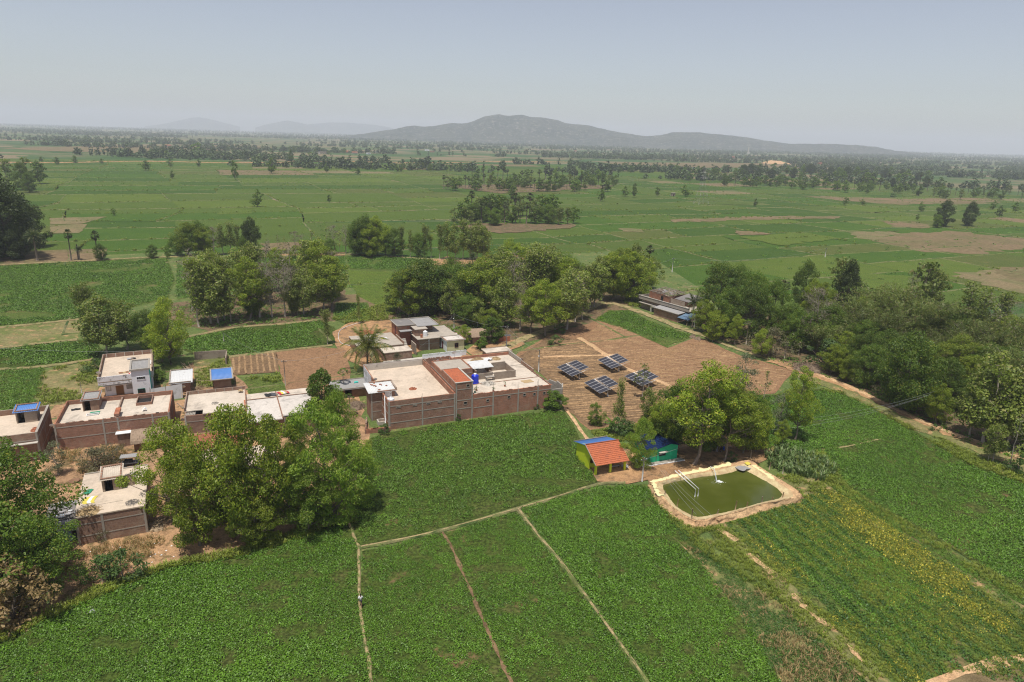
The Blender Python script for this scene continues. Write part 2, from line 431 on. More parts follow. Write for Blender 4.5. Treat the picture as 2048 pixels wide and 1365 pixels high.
    S['blue_wall'] = mat_plain('blue_wall', (0.30, 0.43, 0.56), 0.85, 0.15, 1.5, stain=(0.36, 0.33, 0.28))
    S['lime_paint'] = mat_plain('lime_paint', (0.52, 0.62, 0.025), 0.65, 0.08, 1.5, stain=(0.36, 0.42, 0.04), sscale=0.8, srange=(0.6, 0.75))
    S['green_paint'] = mat_plain('green_paint', (0.012, 0.40, 0.19), 0.55, 0.08, 1.2, stain=(0.03, 0.31, 0.17), srange=(0.58, 0.75))
    S['dark'] = mat_plain('dark', (0.018, 0.016, 0.015), 0.8, 0.2)
    S['glass_dark'] = mat_plain('glass_dark', (0.02, 0.022, 0.026), 0.15, 0.1, spec=0.5)
    S['door_brown'] = mat_plain('door_brown', (0.20, 0.095, 0.035), 0.6, 0.15)
    S['door_maroon'] = mat_plain('door_maroon', (0.13, 0.035, 0.04), 0.6, 0.15)
    S['door_green'] = mat_plain('door_green', (0.02, 0.13, 0.085), 0.5, 0.1)
    S['tile'] = mat_plain('tile', (0.43, 0.125, 0.055), 0.75, 0.25, 2.2, stain=(0.30, 0.10, 0.055), sscale=1.4, srange=(0.5, 0.68))
    S['tile_old'] = mat_plain('tile_old', (0.30, 0.105, 0.06), 0.85, 0.3, 2.0, stain=(0.22, 0.085, 0.055), sscale=1.2)
    S['thatch'] = mat_plain('thatch', (0.29, 0.21, 0.145), 0.98, 0.35, 4.0, stain=(0.19, 0.14, 0.10), bump=0.6)
    S['sheet_white'] = mat_plain('sheet_white', (0.56, 0.56, 0.55), 0.5, 0.1, 1.2, stain=(0.40, 0.38, 0.35), srange=(0.56, 0.72))
    S['sheet_grey'] = mat_plain('sheet_grey', (0.285, 0.275, 0.265), 0.7, 0.2, 1.0, stain=(0.17, 0.155, 0.14))
    S['sheet_dark'] = mat_plain('sheet_dark', (0.19, 0.175, 0.165), 0.75, 0.2, 1.0, stain=(0.28, 0.25, 0.22))
    S['sheet_blue'] = mat_plain('sheet_blue', (0.075, 0.19, 0.46), 0.45, 0.12, 1.0, spec=0.4, stain=(0.16, 0.27, 0.52), srange=(0.6, 0.8))
    S['sheet_navy'] = mat_plain('sheet_navy', (0.007, 0.02, 0.075), 0.45, 0.12, 1.0)  # navy darkened so the colour carries the shade of the trees above
    S['wood'] = mat_plain('wood', (0.33, 0.245, 0.155), 0.85, 0.25, 3.0)
    S['wood_grey'] = mat_plain('wood_grey', (0.27, 0.225, 0.18), 0.9, 0.25, 3.0)
    S['pole_grey'] = mat_plain('pole_grey', (0.40, 0.385, 0.36), 0.8, 0.15, 2.0)
    S['metal'] = mat_plain('metal', (0.55, 0.55, 0.55), 0.45, 0.1, metal=0.7)
    S['metal_dark'] = mat_plain('metal_dark', (0.10, 0.10, 0.105), 0.5, 0.15, metal=0.3)
    S['pipe_white'] = mat_plain('pipe_white', (0.74, 0.74, 0.73), 0.4, 0.05)
    S['tank_blue'] = mat_plain('tank_blue', (0.008, 0.03, 0.52), 0.35, 0.08, spec=0.5)
    S['tank_white'] = mat_plain('tank_white', (0.74, 0.74, 0.73), 0.4, 0.06, spec=0.4)
    S['rubber'] = mat_plain('rubber', (0.02, 0.02, 0.02), 0.8, 0.2)
    S['red_paint'] = mat_plain('red_paint', (0.35, 0.05, 0.02), 0.3, 0.1, spec=0.5)
    S['straw'] = mat_plain('straw', (0.40, 0.285, 0.15), 0.98, 0.35, 5.0)
    S['hay'] = mat_plain('hay', (0.34, 0.24, 0.13), 0.98, 0.35, 5.0)
    S['twig'] = mat_plain('twig', (0.20, 0.145, 0.10), 0.95, 0.3, 5.0)
    S['wire'] = mat_plain('wire', (0.30, 0.31, 0.31), 0.5, 0.05)
    for k, c in dict(cloth_green=(0.03, 0.23, 0.13), cloth_yellow=(0.6, 0.5, 0.08), cloth_white=(0.72, 0.71, 0.70), cloth_red=(0.42, 0.035, 0.05), cloth_pink=(0.55, 0.16, 0.25), cloth_blue=(0.02, 0.10, 0.55), cloth_teal=(0.02, 0.45, 0.38), cloth_black=(0.02, 0.02, 0.022), cloth_grey=(0.35, 0.34, 0.34), liner=(0.70, 0.62, 0.33), cloth_brown=(0.25, 0.13, 0.07), cloth_mauve=(0.3, 0.2, 0.28), cloth_dark=(0.035, 0.035, 0.045), cloth_lilac=(0.5, 0.48, 0.58)).items():
        S[k] = mat_plain(k, c, 0.8, 0.12, 3.0)
    S['skin'] = mat_plain('skin', (0.15, 0.075, 0.045), 0.6, 0.05)
    S['hair'] = mat_plain('hair', (0.012, 0.01, 0.009), 0.6, 0.1)
    S['liner_pale'] = mat_plain('liner_pale', (0.56, 0.45, 0.25), 0.7, 0.15, 0.8, stain=(0.44, 0.31, 0.165), sscale=0.6, srange=(0.4, 0.6))
    # bark and leaves
    S['bark'] = mat_plain('bark', (0.19, 0.15, 0.115), 0.95, 0.3, 2.0)
    S['bark_pale'] = mat_plain('bark_pale', (0.33, 0.28, 0.225), 0.95, 0.25, 2.0)
    S['bark_dark'] = mat_plain('bark_dark', (0.10, 0.08, 0.062), 0.95, 0.3, 2.0)
    S['leaf_broad'] = mat_leaf('leaf_broad', (0.126, 0.192, 0.013), (0.258, 0.321, 0.027), (0.354, 0.342, 0.041))
    S['leaf_mango'] = mat_leaf('leaf_mango', (0.067, 0.125, 0.013), (0.133, 0.205, 0.022), (0.236, 0.246, 0.034))
    S['leaf_dark'] = mat_leaf('leaf_dark', (0.045, 0.071, 0.019), (0.081, 0.110, 0.027))
    S['leaf_teak'] = mat_leaf('leaf_teak', (0.129, 0.181, 0.027), (0.234, 0.275, 0.050), (0.332, 0.321, 0.104))
    S['leaf_lime'] = mat_leaf('leaf_lime', (0.075, 0.14, 0.012), (0.125, 0.20, 0.02), (0.19, 0.23, 0.03))
    S['leaf_feather'] = mat_leaf('leaf_feather', (0.103, 0.185, 0.015), (0.207, 0.293, 0.027), (0.281, 0.328, 0.055))
    S['leaf_bush'] = mat_leaf('leaf_bush', (0.055, 0.107, 0.024), (0.098, 0.159, 0.034))
    S['leaf_dry'] = mat_leaf('leaf_dry', (0.33, 0.22, 0.10), (0.42, 0.30, 0.14), (0.10, 0.13, 0.035))
    S['leaf_grey'] = mat_leaf('leaf_grey', (0.10, 0.10, 0.05), (0.15, 0.14, 0.065))
    S['leaf_silver'] = mat_leaf('leaf_silver', (0.12, 0.155, 0.075), (0.21, 0.235, 0.125))
    S['leaf_bamboo'] = mat_leaf('leaf_bamboo', (0.115, 0.165, 0.032), (0.19, 0.22, 0.055), (0.24, 0.21, 0.075))
    S['leaf_palm'] = mat_leaf('leaf_palm', (0.048, 0.075, 0.024), (0.075, 0.10, 0.035), (0.22, 0.18, 0.10))
    S['leaf_coco'] = mat_leaf('leaf_coco', (0.10, 0.13, 0.025), (0.17, 0.185, 0.035), (0.32, 0.25, 0.06))
    S['leaf_far'] = mat_leaf('leaf_far', (0.07, 0.105, 0.045), (0.115, 0.15, 0.06), trans=0.2, nscale=0.02, obvar=0.4)  # leaf colour lightened to carry part of the distance haze
    S['crop_leaf'] = mat_leaf('crop_leaf', (0.062, 0.142, 0.006), (0.118, 0.238, 0.013), (0.15, 0.26, 0.04), trans=0.15, nscale=0.06, obvar=0.3, spec=0.4)
    S['crop_leaf_b'] = mat_leaf('crop_leaf_b', (0.066, 0.14, 0.009), (0.118, 0.222, 0.018), (0.155, 0.245, 0.05), trans=0.15, nscale=0.06, obvar=0.3, spec=0.35)
    S['crop_dark'] = mat_leaf('crop_dark', (0.04, 0.10, 0.012), (0.075, 0.15, 0.02), trans=0.15, nscale=0.1)
    S['crop_yellow'] = mat_leaf('crop_yellow', (0.13, 0.18, 0.02), (0.26, 0.27, 0.03), (0.5, 0.42, 0.05), trans=0.2, nscale=0.25)
    S['grass_leaf'] = mat_leaf('grass_leaf', (0.12, 0.18, 0.016), (0.20, 0.24, 0.028), trans=0.15, nscale=0.15)
    S['maize_leaf'] = mat_leaf('maize_leaf', (0.07, 0.135, 0.025), (0.135, 0.205, 0.06), (0.22, 0.26, 0.11), trans=0.25, nscale=0.3)
mk()

# ------------------------------------------------------------------ the ground
RNG = np.random.default_rng(11)

def rough_edge(P, step, amp, seed=0):
    """Closed polygon with its edges cut into steps and pushed about, as field edges are."""
    out = []
    rr = np.random.default_rng(seed + 77)
    n = len(P)
    for i in range(n):
        a = np.array(P[i]); b = np.array(P[(i + 1) % n]); L = np.linalg.norm(b - a)
        k = max(1, min(60, int(L / step)))
        nn = np.array([-(b - a)[1], (b - a)[0]]) / max(L, 1e-6)
        for j in range(k):
            t = j / k
            p = a + (b - a) * t
            if j: p = p + nn * rr.normal(0, amp)
            out.append(tuple(p))
    return out

def sheet(name, P, mat, z, step=3.0, amp=0.25, seed=0):
    Q = rough_edge(P, step, amp, seed) if amp > 0 else list(P)
    me = bpy.data.meshes.new(name)
    me.from_pydata([(x, y, z) for x, y in Q], [], [list(range(len(Q)))])
    me.materials.append(MAT[mat])
    me.update()
    if me.polygons[0].normal.z < 0:
        me.flip_normals()
    o = link(bpy.data.objects.new(name, me))
    return tag(o, kind='structure')

def smooth_line(P, n=6):
    P = [np.array(p, float) for p in P]
    if len(P) < 3: return P
    Q = [2 * P[0] - P[1]] + P + [2 * P[-1] - P[-2]]
    out = []
    for i in range(1, len(Q) - 2):
        for k in range(n):
            t = k / n
            a, b, c, d = Q[i - 1], Q[i], Q[i + 1], Q[i + 2]
            out.append(0.5 * ((2 * b) + (-a + c) * t + (2 * a - 5 * b + 4 * c - d) * t * t + (-a + 3 * b - 3 * c + d) * t ** 3))
    out.append(P[-1])
    return out

def ribbon(name, P, width, mat, z, rise=0.0, seed=0, wvar=0.2, smooth=6, kind='structure'):
    """A path or bund: cross-section of five points along a line; rise makes it a low bank."""
    L = smooth_line(P, smooth)
    rr = np.random.default_rng(seed + 3)
    D = [L[0]]
    for a, b in zip(L[:-1], L[1:]):
        k = max(1, int(np.linalg.norm(b - a) / 1.5))
        for j in range(1, k + 1): D.append(a + (b - a) * j / k)
    V, F = [], []
    for i, p in enumerate(D):
        t = D[min(i + 1, len(D) - 1)] - D[max(i - 1, 0)]; t = t / max(np.linalg.norm(t), 1e-6)
        nn = np.array([-t[1], t[0]])
        w = width * (1 + wvar * rr.normal(0, 0.6))
        off = rr.normal(0, width * 0.06)
        for k, (s, h) in enumerate(((-0.5, 0), (-0.28, 0.85), (0, 1.0), (0.28, 0.85), (0.5, 0))):
            q = p + nn * (s * w + off)
            V.append((q[0], q[1], z + h * max(rise, 0.004) * (1 + 0.25 * rr.normal())))
    for i in range(len(D) - 1):
        for k in range(4):
            F.append((i * 5 + k, i * 5 + k + 1, (i + 1) * 5 + k + 1, (i + 1) * 5 + k))
    me = np_mesh(name, V, F, [MAT[mat]], smooth=True)
    if me.polygons[0].normal.z < 0: me.flip_normals()
    o = link(bpy.data.objects.new(name, me))
    return tag(o, kind=kind)

def furrows(name, P, ang, pitch, hgt, mat, z, jit=0.15, seed=0):
    """Ridges of ploughed earth that run at an angle across a polygon."""
    rr = np.random.default_rng(seed)
    c, s = math.cos(R(ang)), math.sin(R(ang))
    Q = [(x * c + y * s, -x * s + y * c) for x, y in P]
    v0 = min(q[1] for q in Q); v1 = max(q[1] for q in Q)
    V, F = [], []
    v = v0 + pitch / 2
    while v < v1:
        xs = []
        for i in range(len(Q)):
            a, b = Q[i], Q[(i + 1) % len(Q)]
            if (a[1] > v) != (b[1] > v): xs.append(a[0] + (b[0] - a[0]) * (v - a[1]) / (b[1] - a[1]))
        xs.sort()
        for a, b in zip(xs[::2], xs[1::2]):
            k = max(1, int((b - a) / 4))
            base = len(V)
            for j in range(k + 1):
                u = a + (b - a) * j / k
                vv = v + rr.normal(0, pitch * 0.06)
                h = hgt * (.75 + 2.2 * jit * rr.normal())
                for dv, hh in ((-0.24, -.4), (0, 1), (0.24, -.4)):
                    y_ = vv + dv * pitch
                    V.append((u * c - y_ * s, u * s + y_ * c, z + hh * h))
            for j in range(k):
                for m in (0, 1):
                    i0 = base + j * 3 + m
                    F.append((i0, i0 + 3, i0 + 4, i0 + 1))
        v += pitch
    me = np_mesh(name, V, F, [MAT[mat]])
    if me.polygons[0].normal.z < 0: me.flip_normals()
    return tag(link(bpy.data.objects.new(name, me)), kind='structure')

# base ground to the horizon
me = bpy.data.meshes.new('ground')
RAD = 15500.0
me.from_pydata([(RAD * math.cos(2 * math.pi * k / 96), RAD * math.sin(2 * math.pi * k / 96), 0) for k in range(96)], [], [list(range(96))])
me.materials.append(MAT['plain'])
tag(link(bpy.data.objects.new('ground', me)), kind='structure')

# the middle plain: small fields laid out on the farmland's own grid
GA = R(26)
gc, gs = math.cos(GA), math.sin(GA)
def g2w(u, v): return (u * gc - v * gs, u * gs + v * gc)
rr = random.Random(4)
cells = []
def split(u0, v0, u1, v1, dpt):
    w, h = u1 - u0, v1 - v0
    far = (v0 + v1) / 2
    lim = 34 + far * 0.035
    if (w < lim * 1.7 and h < lim * 1.1) or dpt > 12 or (dpt > 6 and rr.random() < 0.08):
        cells.append((u0, v0, u1, v1)); return
    if w / 1.7 > h:
        m = u0 + w * rr.uniform(0.38, 0.62); split(u0, v0, m, v1, dpt + 1); split(m, v0, u1, v1, dpt + 1)
    else:
        m = v0 + h * rr.uniform(0.38, 0.62); split(u0, v0, u1, m, dpt + 1); split(u0, m, u1, v1, dpt + 1)
split(-560, 150, 1000, 1300, 0)
V, F, MI = [], [], []
names = ['green_a', 'green_b', 'green_c', 'green_d', 'green_e', 'green_row', 'fallow', 'fallow_red']
bund_pts = []
bb_u, bb_v = [], []
for (u0, v0, u1, v1) in cells:
    cu, cv = (u0 + u1) / 2, (v0 + v1) / 2
    wx, wy = g2w(cu, cv)
    brown = 0.02 + 0.10 * max(0, min(1, (wy - 700) / 300)) + (0.05 if wx > 150 else 0)
    x = rr.random()
    if x < brown: k = 6 if rr.random() < 0.5 else 7
    else: k = rr.choices([0, 1, 2, 3, 4, 5], [4, 5, 4, 1.6, 1.2, 2.5])[0]
    b = len(V)
    for (u, v) in ((u0, v0), (u1, v0), (u1, v1), (u0, v1)):
        # shared wobble so neighbours stay joined
        du = 9 * (float(VN(np.array([u * 0.013]), np.array([v * 0.017]))[0]) - 0.5) * 2
        dv = 9 * (float(VN(np.array([u * 0.015 + 40]), np.array([v * 0.012 + 9]))[0]) - 0.5) * 2
        x_, y_ = g2w(u + du, v + dv)
        V.append((x_, y_, 0.03))
    F.append((b, b + 1, b + 2, b + 3)); MI.append(k)
    if wy < 1150: bund_pts.append((V[b], V[b + 1])); bund_pts.append((V[b], V[b + 3]))
me = np_mesh('field', V, F, [MAT[n] for n in names], MI)
tag(link(bpy.data.objects.new('field', me)), kind='structure')
# low banks between the fields
V, F = [], []
for (a, b) in bund_pts:
    a = np.array(a[:2]); b = np.array(b[:2]); L = np.linalg.norm(b - a)
    if L < 5 or rr.random() < 0.25: continue
    t = (b - a) / L; nn = np.array([-t[1], t[0]])
    k = max(1, int(L / 8)); w = rr.uniform(0.3, 0.6); base = len(V)
    for j in range(k + 1):
        p = a + (b - a) * j / k + nn * rr.gauss(0, 0.35)
        h = 0.3 * rr.uniform(0.5, 1.4)
        for s_, hh in ((-1, 0), (0, h), (1, 0)):
            q_ = p + nn * s_ * w
            V.append((q_[0], q_[1], 0.032 + hh))
    for j in range(k):
        for m_ in (0, 1):
            i0 = base + j * 3 + m_
            F.append((i0, i0 + 3, i0 + 4, i0 + 1))
me = np_mesh('field_bund', V, F, [MAT['bund_green']])
tag(link(bpy.data.objects.new('field_bund', me)), kind='structure')

# ---- named pieces of ground, traced on the photograph and laid on the ground plane
Z = 0.05
def px_sheet(name, pts, mat, lev, amp=0.25, step=3.0):
    return sheet(name, wpoly(pts), mat, 0.05 + 0.012 * lev, step, amp, seed=int(lev))

# the near farmland base
px_sheet('ground', [(-500, 1500), (-420, 1000), (-300, 720), (-200, 560), (0, 520), (330, 505), (700, 508), (900, 520), (1280, 500), (1420, 590), (1700, 660), (2048, 720), (2500, 820), (2700, 1100), (2700, 1700), (-500, 1700)], 'verge', 0, 0)
# left-hand fields
px_sheet('field', [(-160, 536), (0, 531), (150, 523), (335, 516), (352, 560), (335, 600), (160, 640), (0, 656), (-200, 664)], 'crop_thin', 1)
px_sheet('field', [(-200, 666), (0, 657), (160, 640), (158, 680), (0, 697), (-220, 706)], 'dry_grass', 3)
px_sheet('field', [(-230, 709), (0, 699), (190, 678), (205, 700), (190, 722), (0, 740), (-240, 752)], 'crop_soil', 4)
px_sheet('field', [(-240, 754), (0, 742), (90, 735), (85, 790), (60, 830), (0, 850), (-260, 870)], 'crop_thin', 5)
px_sheet('field', [(85, 742), (190, 722), (200, 745), (196, 800), (110, 812), (95, 830), (62, 828)], 'dry_grass', 6)
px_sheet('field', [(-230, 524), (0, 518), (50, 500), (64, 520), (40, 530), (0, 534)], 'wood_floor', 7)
px_sheet('field', [(50, 503), (135, 500), (137, 524), (50, 527)], 'fallow_red', 8, 0.15)
px_sheet('field', [(137, 500), (215, 498), (205, 523), (137, 525)], 'fallow_red', 8, 0.15)
px_sheet('field', [(100, 437), (215, 434), (165, 448), (100, 450)], 'fallow', 9)
px_sheet('field', [(100, 451), (175, 449), (160, 467), (100, 468)], 'fallow', 9)
# behind the village
px_sheet('field', [(372, 676), (470, 656), (640, 640), (668, 655), (672, 690), (560, 703), (450, 716), (395, 712), (365, 700)], 'crop_soil', 5)
px_sheet('field', [(690, 512), (770, 511), (862, 520), (850, 545), (700, 540)], 'crop_thin', 6)
px_sheet('field', [(695, 541), (850, 546), (800, 575), (790, 622), (720, 600), (700, 565)], 'green_d', 7)
px_sheet('field', [(676, 592), (712, 590), (770, 622), (780, 640), (720, 645), (680, 630)], 'fallow_red', 8)
px_sheet('field', [(672, 606), (735, 606), (745, 640), (690, 648), (664, 640)], 'crop_thin', 9)
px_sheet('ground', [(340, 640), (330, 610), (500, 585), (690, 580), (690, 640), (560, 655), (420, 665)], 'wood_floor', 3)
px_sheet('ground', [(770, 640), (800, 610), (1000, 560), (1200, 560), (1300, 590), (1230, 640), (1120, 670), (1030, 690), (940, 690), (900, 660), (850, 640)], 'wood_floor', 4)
px_sheet('ground', [(665, 665), (700, 645), (800, 640), (850, 700), (730, 740), (690, 720), (670, 690)], 'dirt', 9)
px_sheet('ploughed_field', [(455, 717), (552, 706), (560, 745), (470, 752), (455, 745)], 'plough', 10, 0.15)
px_sheet('ploughed_field', [(552, 706), (640, 696), (690, 700), (700, 735), (700, 765), (655, 795), (575, 790), (560, 745)], 'plough_fine', 10, 0.2)
furrows('furrow', wpoly([(458, 716), (551, 707), (559, 744), (470, 751), (457, 745)]), 112, 1.35, 0.2, 'crest', 0.17)
px_sheet('ground', [(490, 757), (560, 745), (575, 790), (500, 795)], 'crop_thin', 11)
# the village's bare earth
px_sheet('ground', [(-300, 900), (0, 845), (90, 815), (190, 790), (200, 775), (330, 770), (420, 700), (460, 715), (500, 790), (640, 800), (690, 760), (720, 800), (740, 872), (735, 900), (700, 1045), (560, 1078), (480, 1108), (330, 1133), (190, 1183), (100, 1233), (-20, 1290), (-400, 1330)], 'village_dirt', 2, 0.4)
px_sheet('ground', [(385, 705), (455, 700), (470, 770), (390, 780)], 'dry_grass', 12)
# the solar field
px_sheet('ploughed_field', [(1030, 712), (1095, 672), (1200, 641), (1245, 652), (1335, 697), (1385, 678), (1408, 680), (1480, 712), (1588, 742), (1550, 788), (1420, 800), (1300, 845), (1180, 862), (1128, 818), (1110, 770)], 'plough_fine', 5, 0.2)
px_sheet('ploughed_field', [(1035, 716), (1095, 676), (1160, 680), (1245, 738), (1335, 772), (1345, 800), (1290, 842), (1180, 858), (1130, 815), (1112, 770)], 'plough', 6, 0.15)
furrows('furrow', wpoly([(1060, 716), (1110, 682), (1160, 682), (1240, 738), (1330, 775), (1325, 810), (1285, 838), (1178, 850), (1134, 815), (1116, 768)]), 14, 1.15, 0.16, 'crest', 0.115, 0.4)
furrows('furrow', wpoly([(1168, 674), (1205, 645), (1245, 656), (1335, 701), (1400, 684), (1478, 716), (1580, 744), (1545, 782), (1420, 795), (1345, 790)]), 16, 1.1, 0.09, 'crest', 0.105, 0.5)
ribbon('field_bund', [at(1160, 677)[:2], at(1205, 706)[:2], at(1245, 735)[:2], at(1300, 756)[:2], at(1345, 776)[:2]], 1.6, 'pale_dirt', 0.14, 0.18)
ribbon('field_bund', [at(1085, 716)[:2], at(1150, 713)[:2], at(1235, 711)[:2]], 1.3, 'pale_dirt', 0.14, 0.15)
px_sheet('field', [(1190, 641), (1215, 622), (1258, 621), (1300, 642), (1388, 674), (1336, 692), (1336, 697), (1325, 693), (1240, 656)], 'crop_thin', 8, 0.2)
# big near fields
px_sheet('field', [(-420, 1400), (-40, 1292), (100, 1233), (190, 1183), (330, 1133), (480, 1108), (560, 1078), (692, 1046), (706, 1062), (711, 1096), (716, 1130), (720, 1250), (736, 1330), (742, 1365), (775, 1600), (-420, 1600)], 'crop_soil', 5, 0.3)
px_sheet('field', [(740, 878), (778, 866), (910, 845), (1105, 822), (1130, 826), (1152, 862), (1170, 905), (1195, 966), (1035, 1014), (840, 1070), (722, 1092), (714, 1085), (705, 1046), (716, 985), (738, 938)], 'crop_soil', 6, 0.25)
px_sheet('field', [(724, 1104), (840, 1079), (1030, 1025), (1120, 1130), (1200, 1230), (1285, 1365), (1390, 1560), (775, 1560), (746, 1365), (738, 1300), (724, 1200)], 'crop_soil', 7, 0.25)
px_sheet('field', [(1046, 1022), (1195, 978), (1292, 970), (1306, 985), (1420, 1105), (1560, 1195), (1690, 1320), (1800, 1430), (1850, 1560), (1410, 1560), (1296, 1365), (1210, 1230), (1130, 1125)], 'crop_soil', 8, 0.25)
px_sheet('field', [(1345, 1075), (1420, 1120), (1560, 1210), (1690, 1330), (1760, 1420), (1600, 1480), (1560, 1380), (1500, 1260), (1410, 1140)], 'dry_grass', 9, 0.5)
# the vegetable plot and its edges
px_sheet('ground', [(1410, 1050), (1600, 995), (1640, 960), (1700, 985), (1900, 1100), (2048, 1195), (2300, 1330), (2400, 1480), (1900, 1480), (1790, 1390), (1700, 1310), (1560, 1195), (1430, 1085)], 'crop_thin', 10, 0.3)
px_sheet('ground', [(1425, 1052), (1450, 1046), (1560, 1150), (1660, 1250), (1780, 1365), (1850, 1430), (1790, 1420), (1690, 1330), (1560, 1203)], 'dry_grass', 11, 0.4)
px_sheet('ground', [(1545, 955), (1640, 958), (1665, 985), (1610, 1000)], 'dry_grass', 12, 0.4)
px_sheet('ground', [(1640, 980), (1660, 975), (1860, 1110), (2048, 1215), (2200, 1300), (2180, 1320), (2030, 1225), (1840, 1120)], 'dry_grass', 12.5, 0.4)
px_sheet('ground', [(1860, 1385), (1930, 1350), (2048, 1325), (2200, 1330), (2200, 1500), (1860, 1500)], 'fallow_red', 13, 0.3)
px_sheet('ground', [(1850, 1365), (1905, 1345), (1990, 1315), (2048, 1312), (2200, 1310), (2200, 1328), (2048, 1326), (1930, 1352), (1850, 1392)], 'pale_dirt', 14, 0.5)
# right-hand field and its track
px_sheet('field', [(1530, 792), (1600, 783), (1650, 778), (1720, 800), (1830, 864), (1940, 928), (2048, 966), (2300, 1060), (2500, 1320), (2300, 1322), (2048, 1186), (1900, 1096), (1700, 982), (1600, 928), (1535, 905), (1490, 870)], 'crop_soil', 9, 0.25)
px_sheet('ground', [(1350, 880), (1420, 850), (1520, 872), (1560, 905), (1500, 935), (1600, 985), (1600, 1000), (1412, 1052), (1300, 985), (1296, 962), (1255, 970), (1195, 965), (1180, 942), (1165, 925), (1160, 905), (1200, 880), (1290, 900)], 'dirt', 11, 0.3)
px_sheet('ground', [(1180, 862), (1300, 848), (1330, 860), (1290, 905), (1250, 900), (1200, 878), (1160, 880), (1152, 862)], 'verge', 12, 0.3)
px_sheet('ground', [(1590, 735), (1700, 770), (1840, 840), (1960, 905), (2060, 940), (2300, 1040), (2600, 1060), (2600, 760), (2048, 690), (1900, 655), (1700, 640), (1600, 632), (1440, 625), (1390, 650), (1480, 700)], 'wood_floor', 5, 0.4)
V_ = [(1395, 668), (1440, 686), (1500, 708), (1545, 722), (1600, 742), (1690, 774), (1760, 808), (1840, 846), (1900, 870), (1985, 900), (2060, 928), (2240, 988)]
ribbon('path', [at(x, y)[:2] for x, y in V_[:4]], 1.6, 'path_dirt', 0.19, 0.05)
ribbon('path', [at(x, y)[:2] for x, y in V_[3:]], 3.6, 'dirt', 0.20, 0.06)
ribbon('path', [at(x, y - 3)[:2] for x, y in V_[4:]], 1.5, 'pale_dirt', 0.27, 0.03)
ribbon('bank', [at(x, y + 11)[:2] for x, y in V_[4:]], 3.4, 'dry_grass', 0.13, 0.5, 33, 0.4)
for P_ in ([(1438, 1062), (1475, 1086)], [(1495, 1112), (1545, 1152)], [(1585, 1192), (1610, 1222), (1655, 1258)], [(1690, 1290), (1725, 1330)]):
    ribbon('path', [at(x, y)[:2] for x, y in P_], 0.75, 'pale_dirt', 0.36, 0.03, P_[0][0], 0.9)
# lane past the houses: concrete road from the compound to the house by the wood
ribbon('lane', [at(x, y)[:2] for x, y in [(905, 735), (950, 716), (1000, 700), (1045, 680), (1090, 662), (1130, 648), (1170, 622), (1205, 608), (1235, 610), (1270, 622), (1310, 636), (1350, 653), (1400, 671)]], 3.0, 'path_dirt', 0.21, 0.05)
px_sheet('ground', [(905, 742), (930, 705), (950, 690), (1040, 680), (1050, 690), (1000, 712), (1035, 716), (960, 730)], 'dirt', 12, 0.2)
# footpaths between the near fields
ribbon('path', [at(x, y)[:2] for x, y in [(697, 1046), (712, 1085), (717, 1098), (718, 1150), (719, 1200), (727, 1270), (738, 1320), (742, 1365), (765, 1500)]], 0.38, 'path_dirt', 0.16, 0.12, 1)
ribbon('field_bund', [at(x, y)[:2] for x, y in [(717, 1098), (840, 1074), (940, 1048), (1036, 1020), (1110, 998), (1196, 971), (1250, 968)]], 0.8, 'bund_green', 0.15, 0.22, 2)
ribbon('path', [at(x, y)[:2] for x, y in [(717, 1098), (760, 1090), (840, 1074), (940, 1048), (1036, 1020), (1110, 998), (1196, 971), (1250, 968)]], 0.3, 'path_dirt', 0.36, 0.03, 3)
ribbon('field_bund', [at(x, y)[:2] for x, y in [(1036, 1020), (1075, 1072), (1130, 1138), (1210, 1250), (1292, 1365), (1390, 1520)]], 0.75, 'bund_green', 0.15, 0.2, 4)
ribbon('path', [at(x, y)[:2] for x, y in [(1036, 1020), (1075, 1072), (1130, 1138), (1210, 1250), (1292, 1365), (1390, 1520)]], 0.32, 'path_dirt', 0.34, 0.03, 5)
ribbon('furrow', [at(x, y)[:2] for x, y in [(885, 1066), (905, 1100), (935, 1170), (965, 1240), (1000, 1320), (1022, 1365), (1060, 1450)]], 0.34, 'plough', 0.15, 0.02, 6, 0.7)
ribbon('path', [at(x, y)[:2] for x, y in [(1130, 818), (1150, 845), (1168, 872), (1185, 893)]], 0.7, 'pale_dirt', 0.19, 0.08, 7)
ribbon('path', [at(x, y)[:2] for x, y in [(1555, 912), (1620, 903), (1690, 895), (1760, 880)]], 0.4, 'path_dirt', 0.18, 0.03, 8)
ribbon('field_bund', [at(x, y)[:2] for x, y in [(1420, 1050), (1480, 1098), (1560, 1172), (1640, 1252), (1720, 1330), (1800, 1420)]], 0.55, 'dry_grass', 0.2, 0.14, 9, 0.8)
for P_ in ([(0, 657), (160, 640)], [(-100, 702), (0, 697), (155, 681)], [(0, 741), (90, 735), (190, 720)], [(372, 677), (470, 657), (560, 650), (640, 641)], [(453, 716), (560, 704), (665, 692)], [(0, 531), (150, 524), (340, 515), (520, 515), (690, 510), (860, 519), (1000, 520)]):
    ribbon('field_bund', [at(x, y)[:2] for x, y in P_], 1.1, 'bund_dirt', 0.16, 0.3, int(P_[0][1]), 0.4)

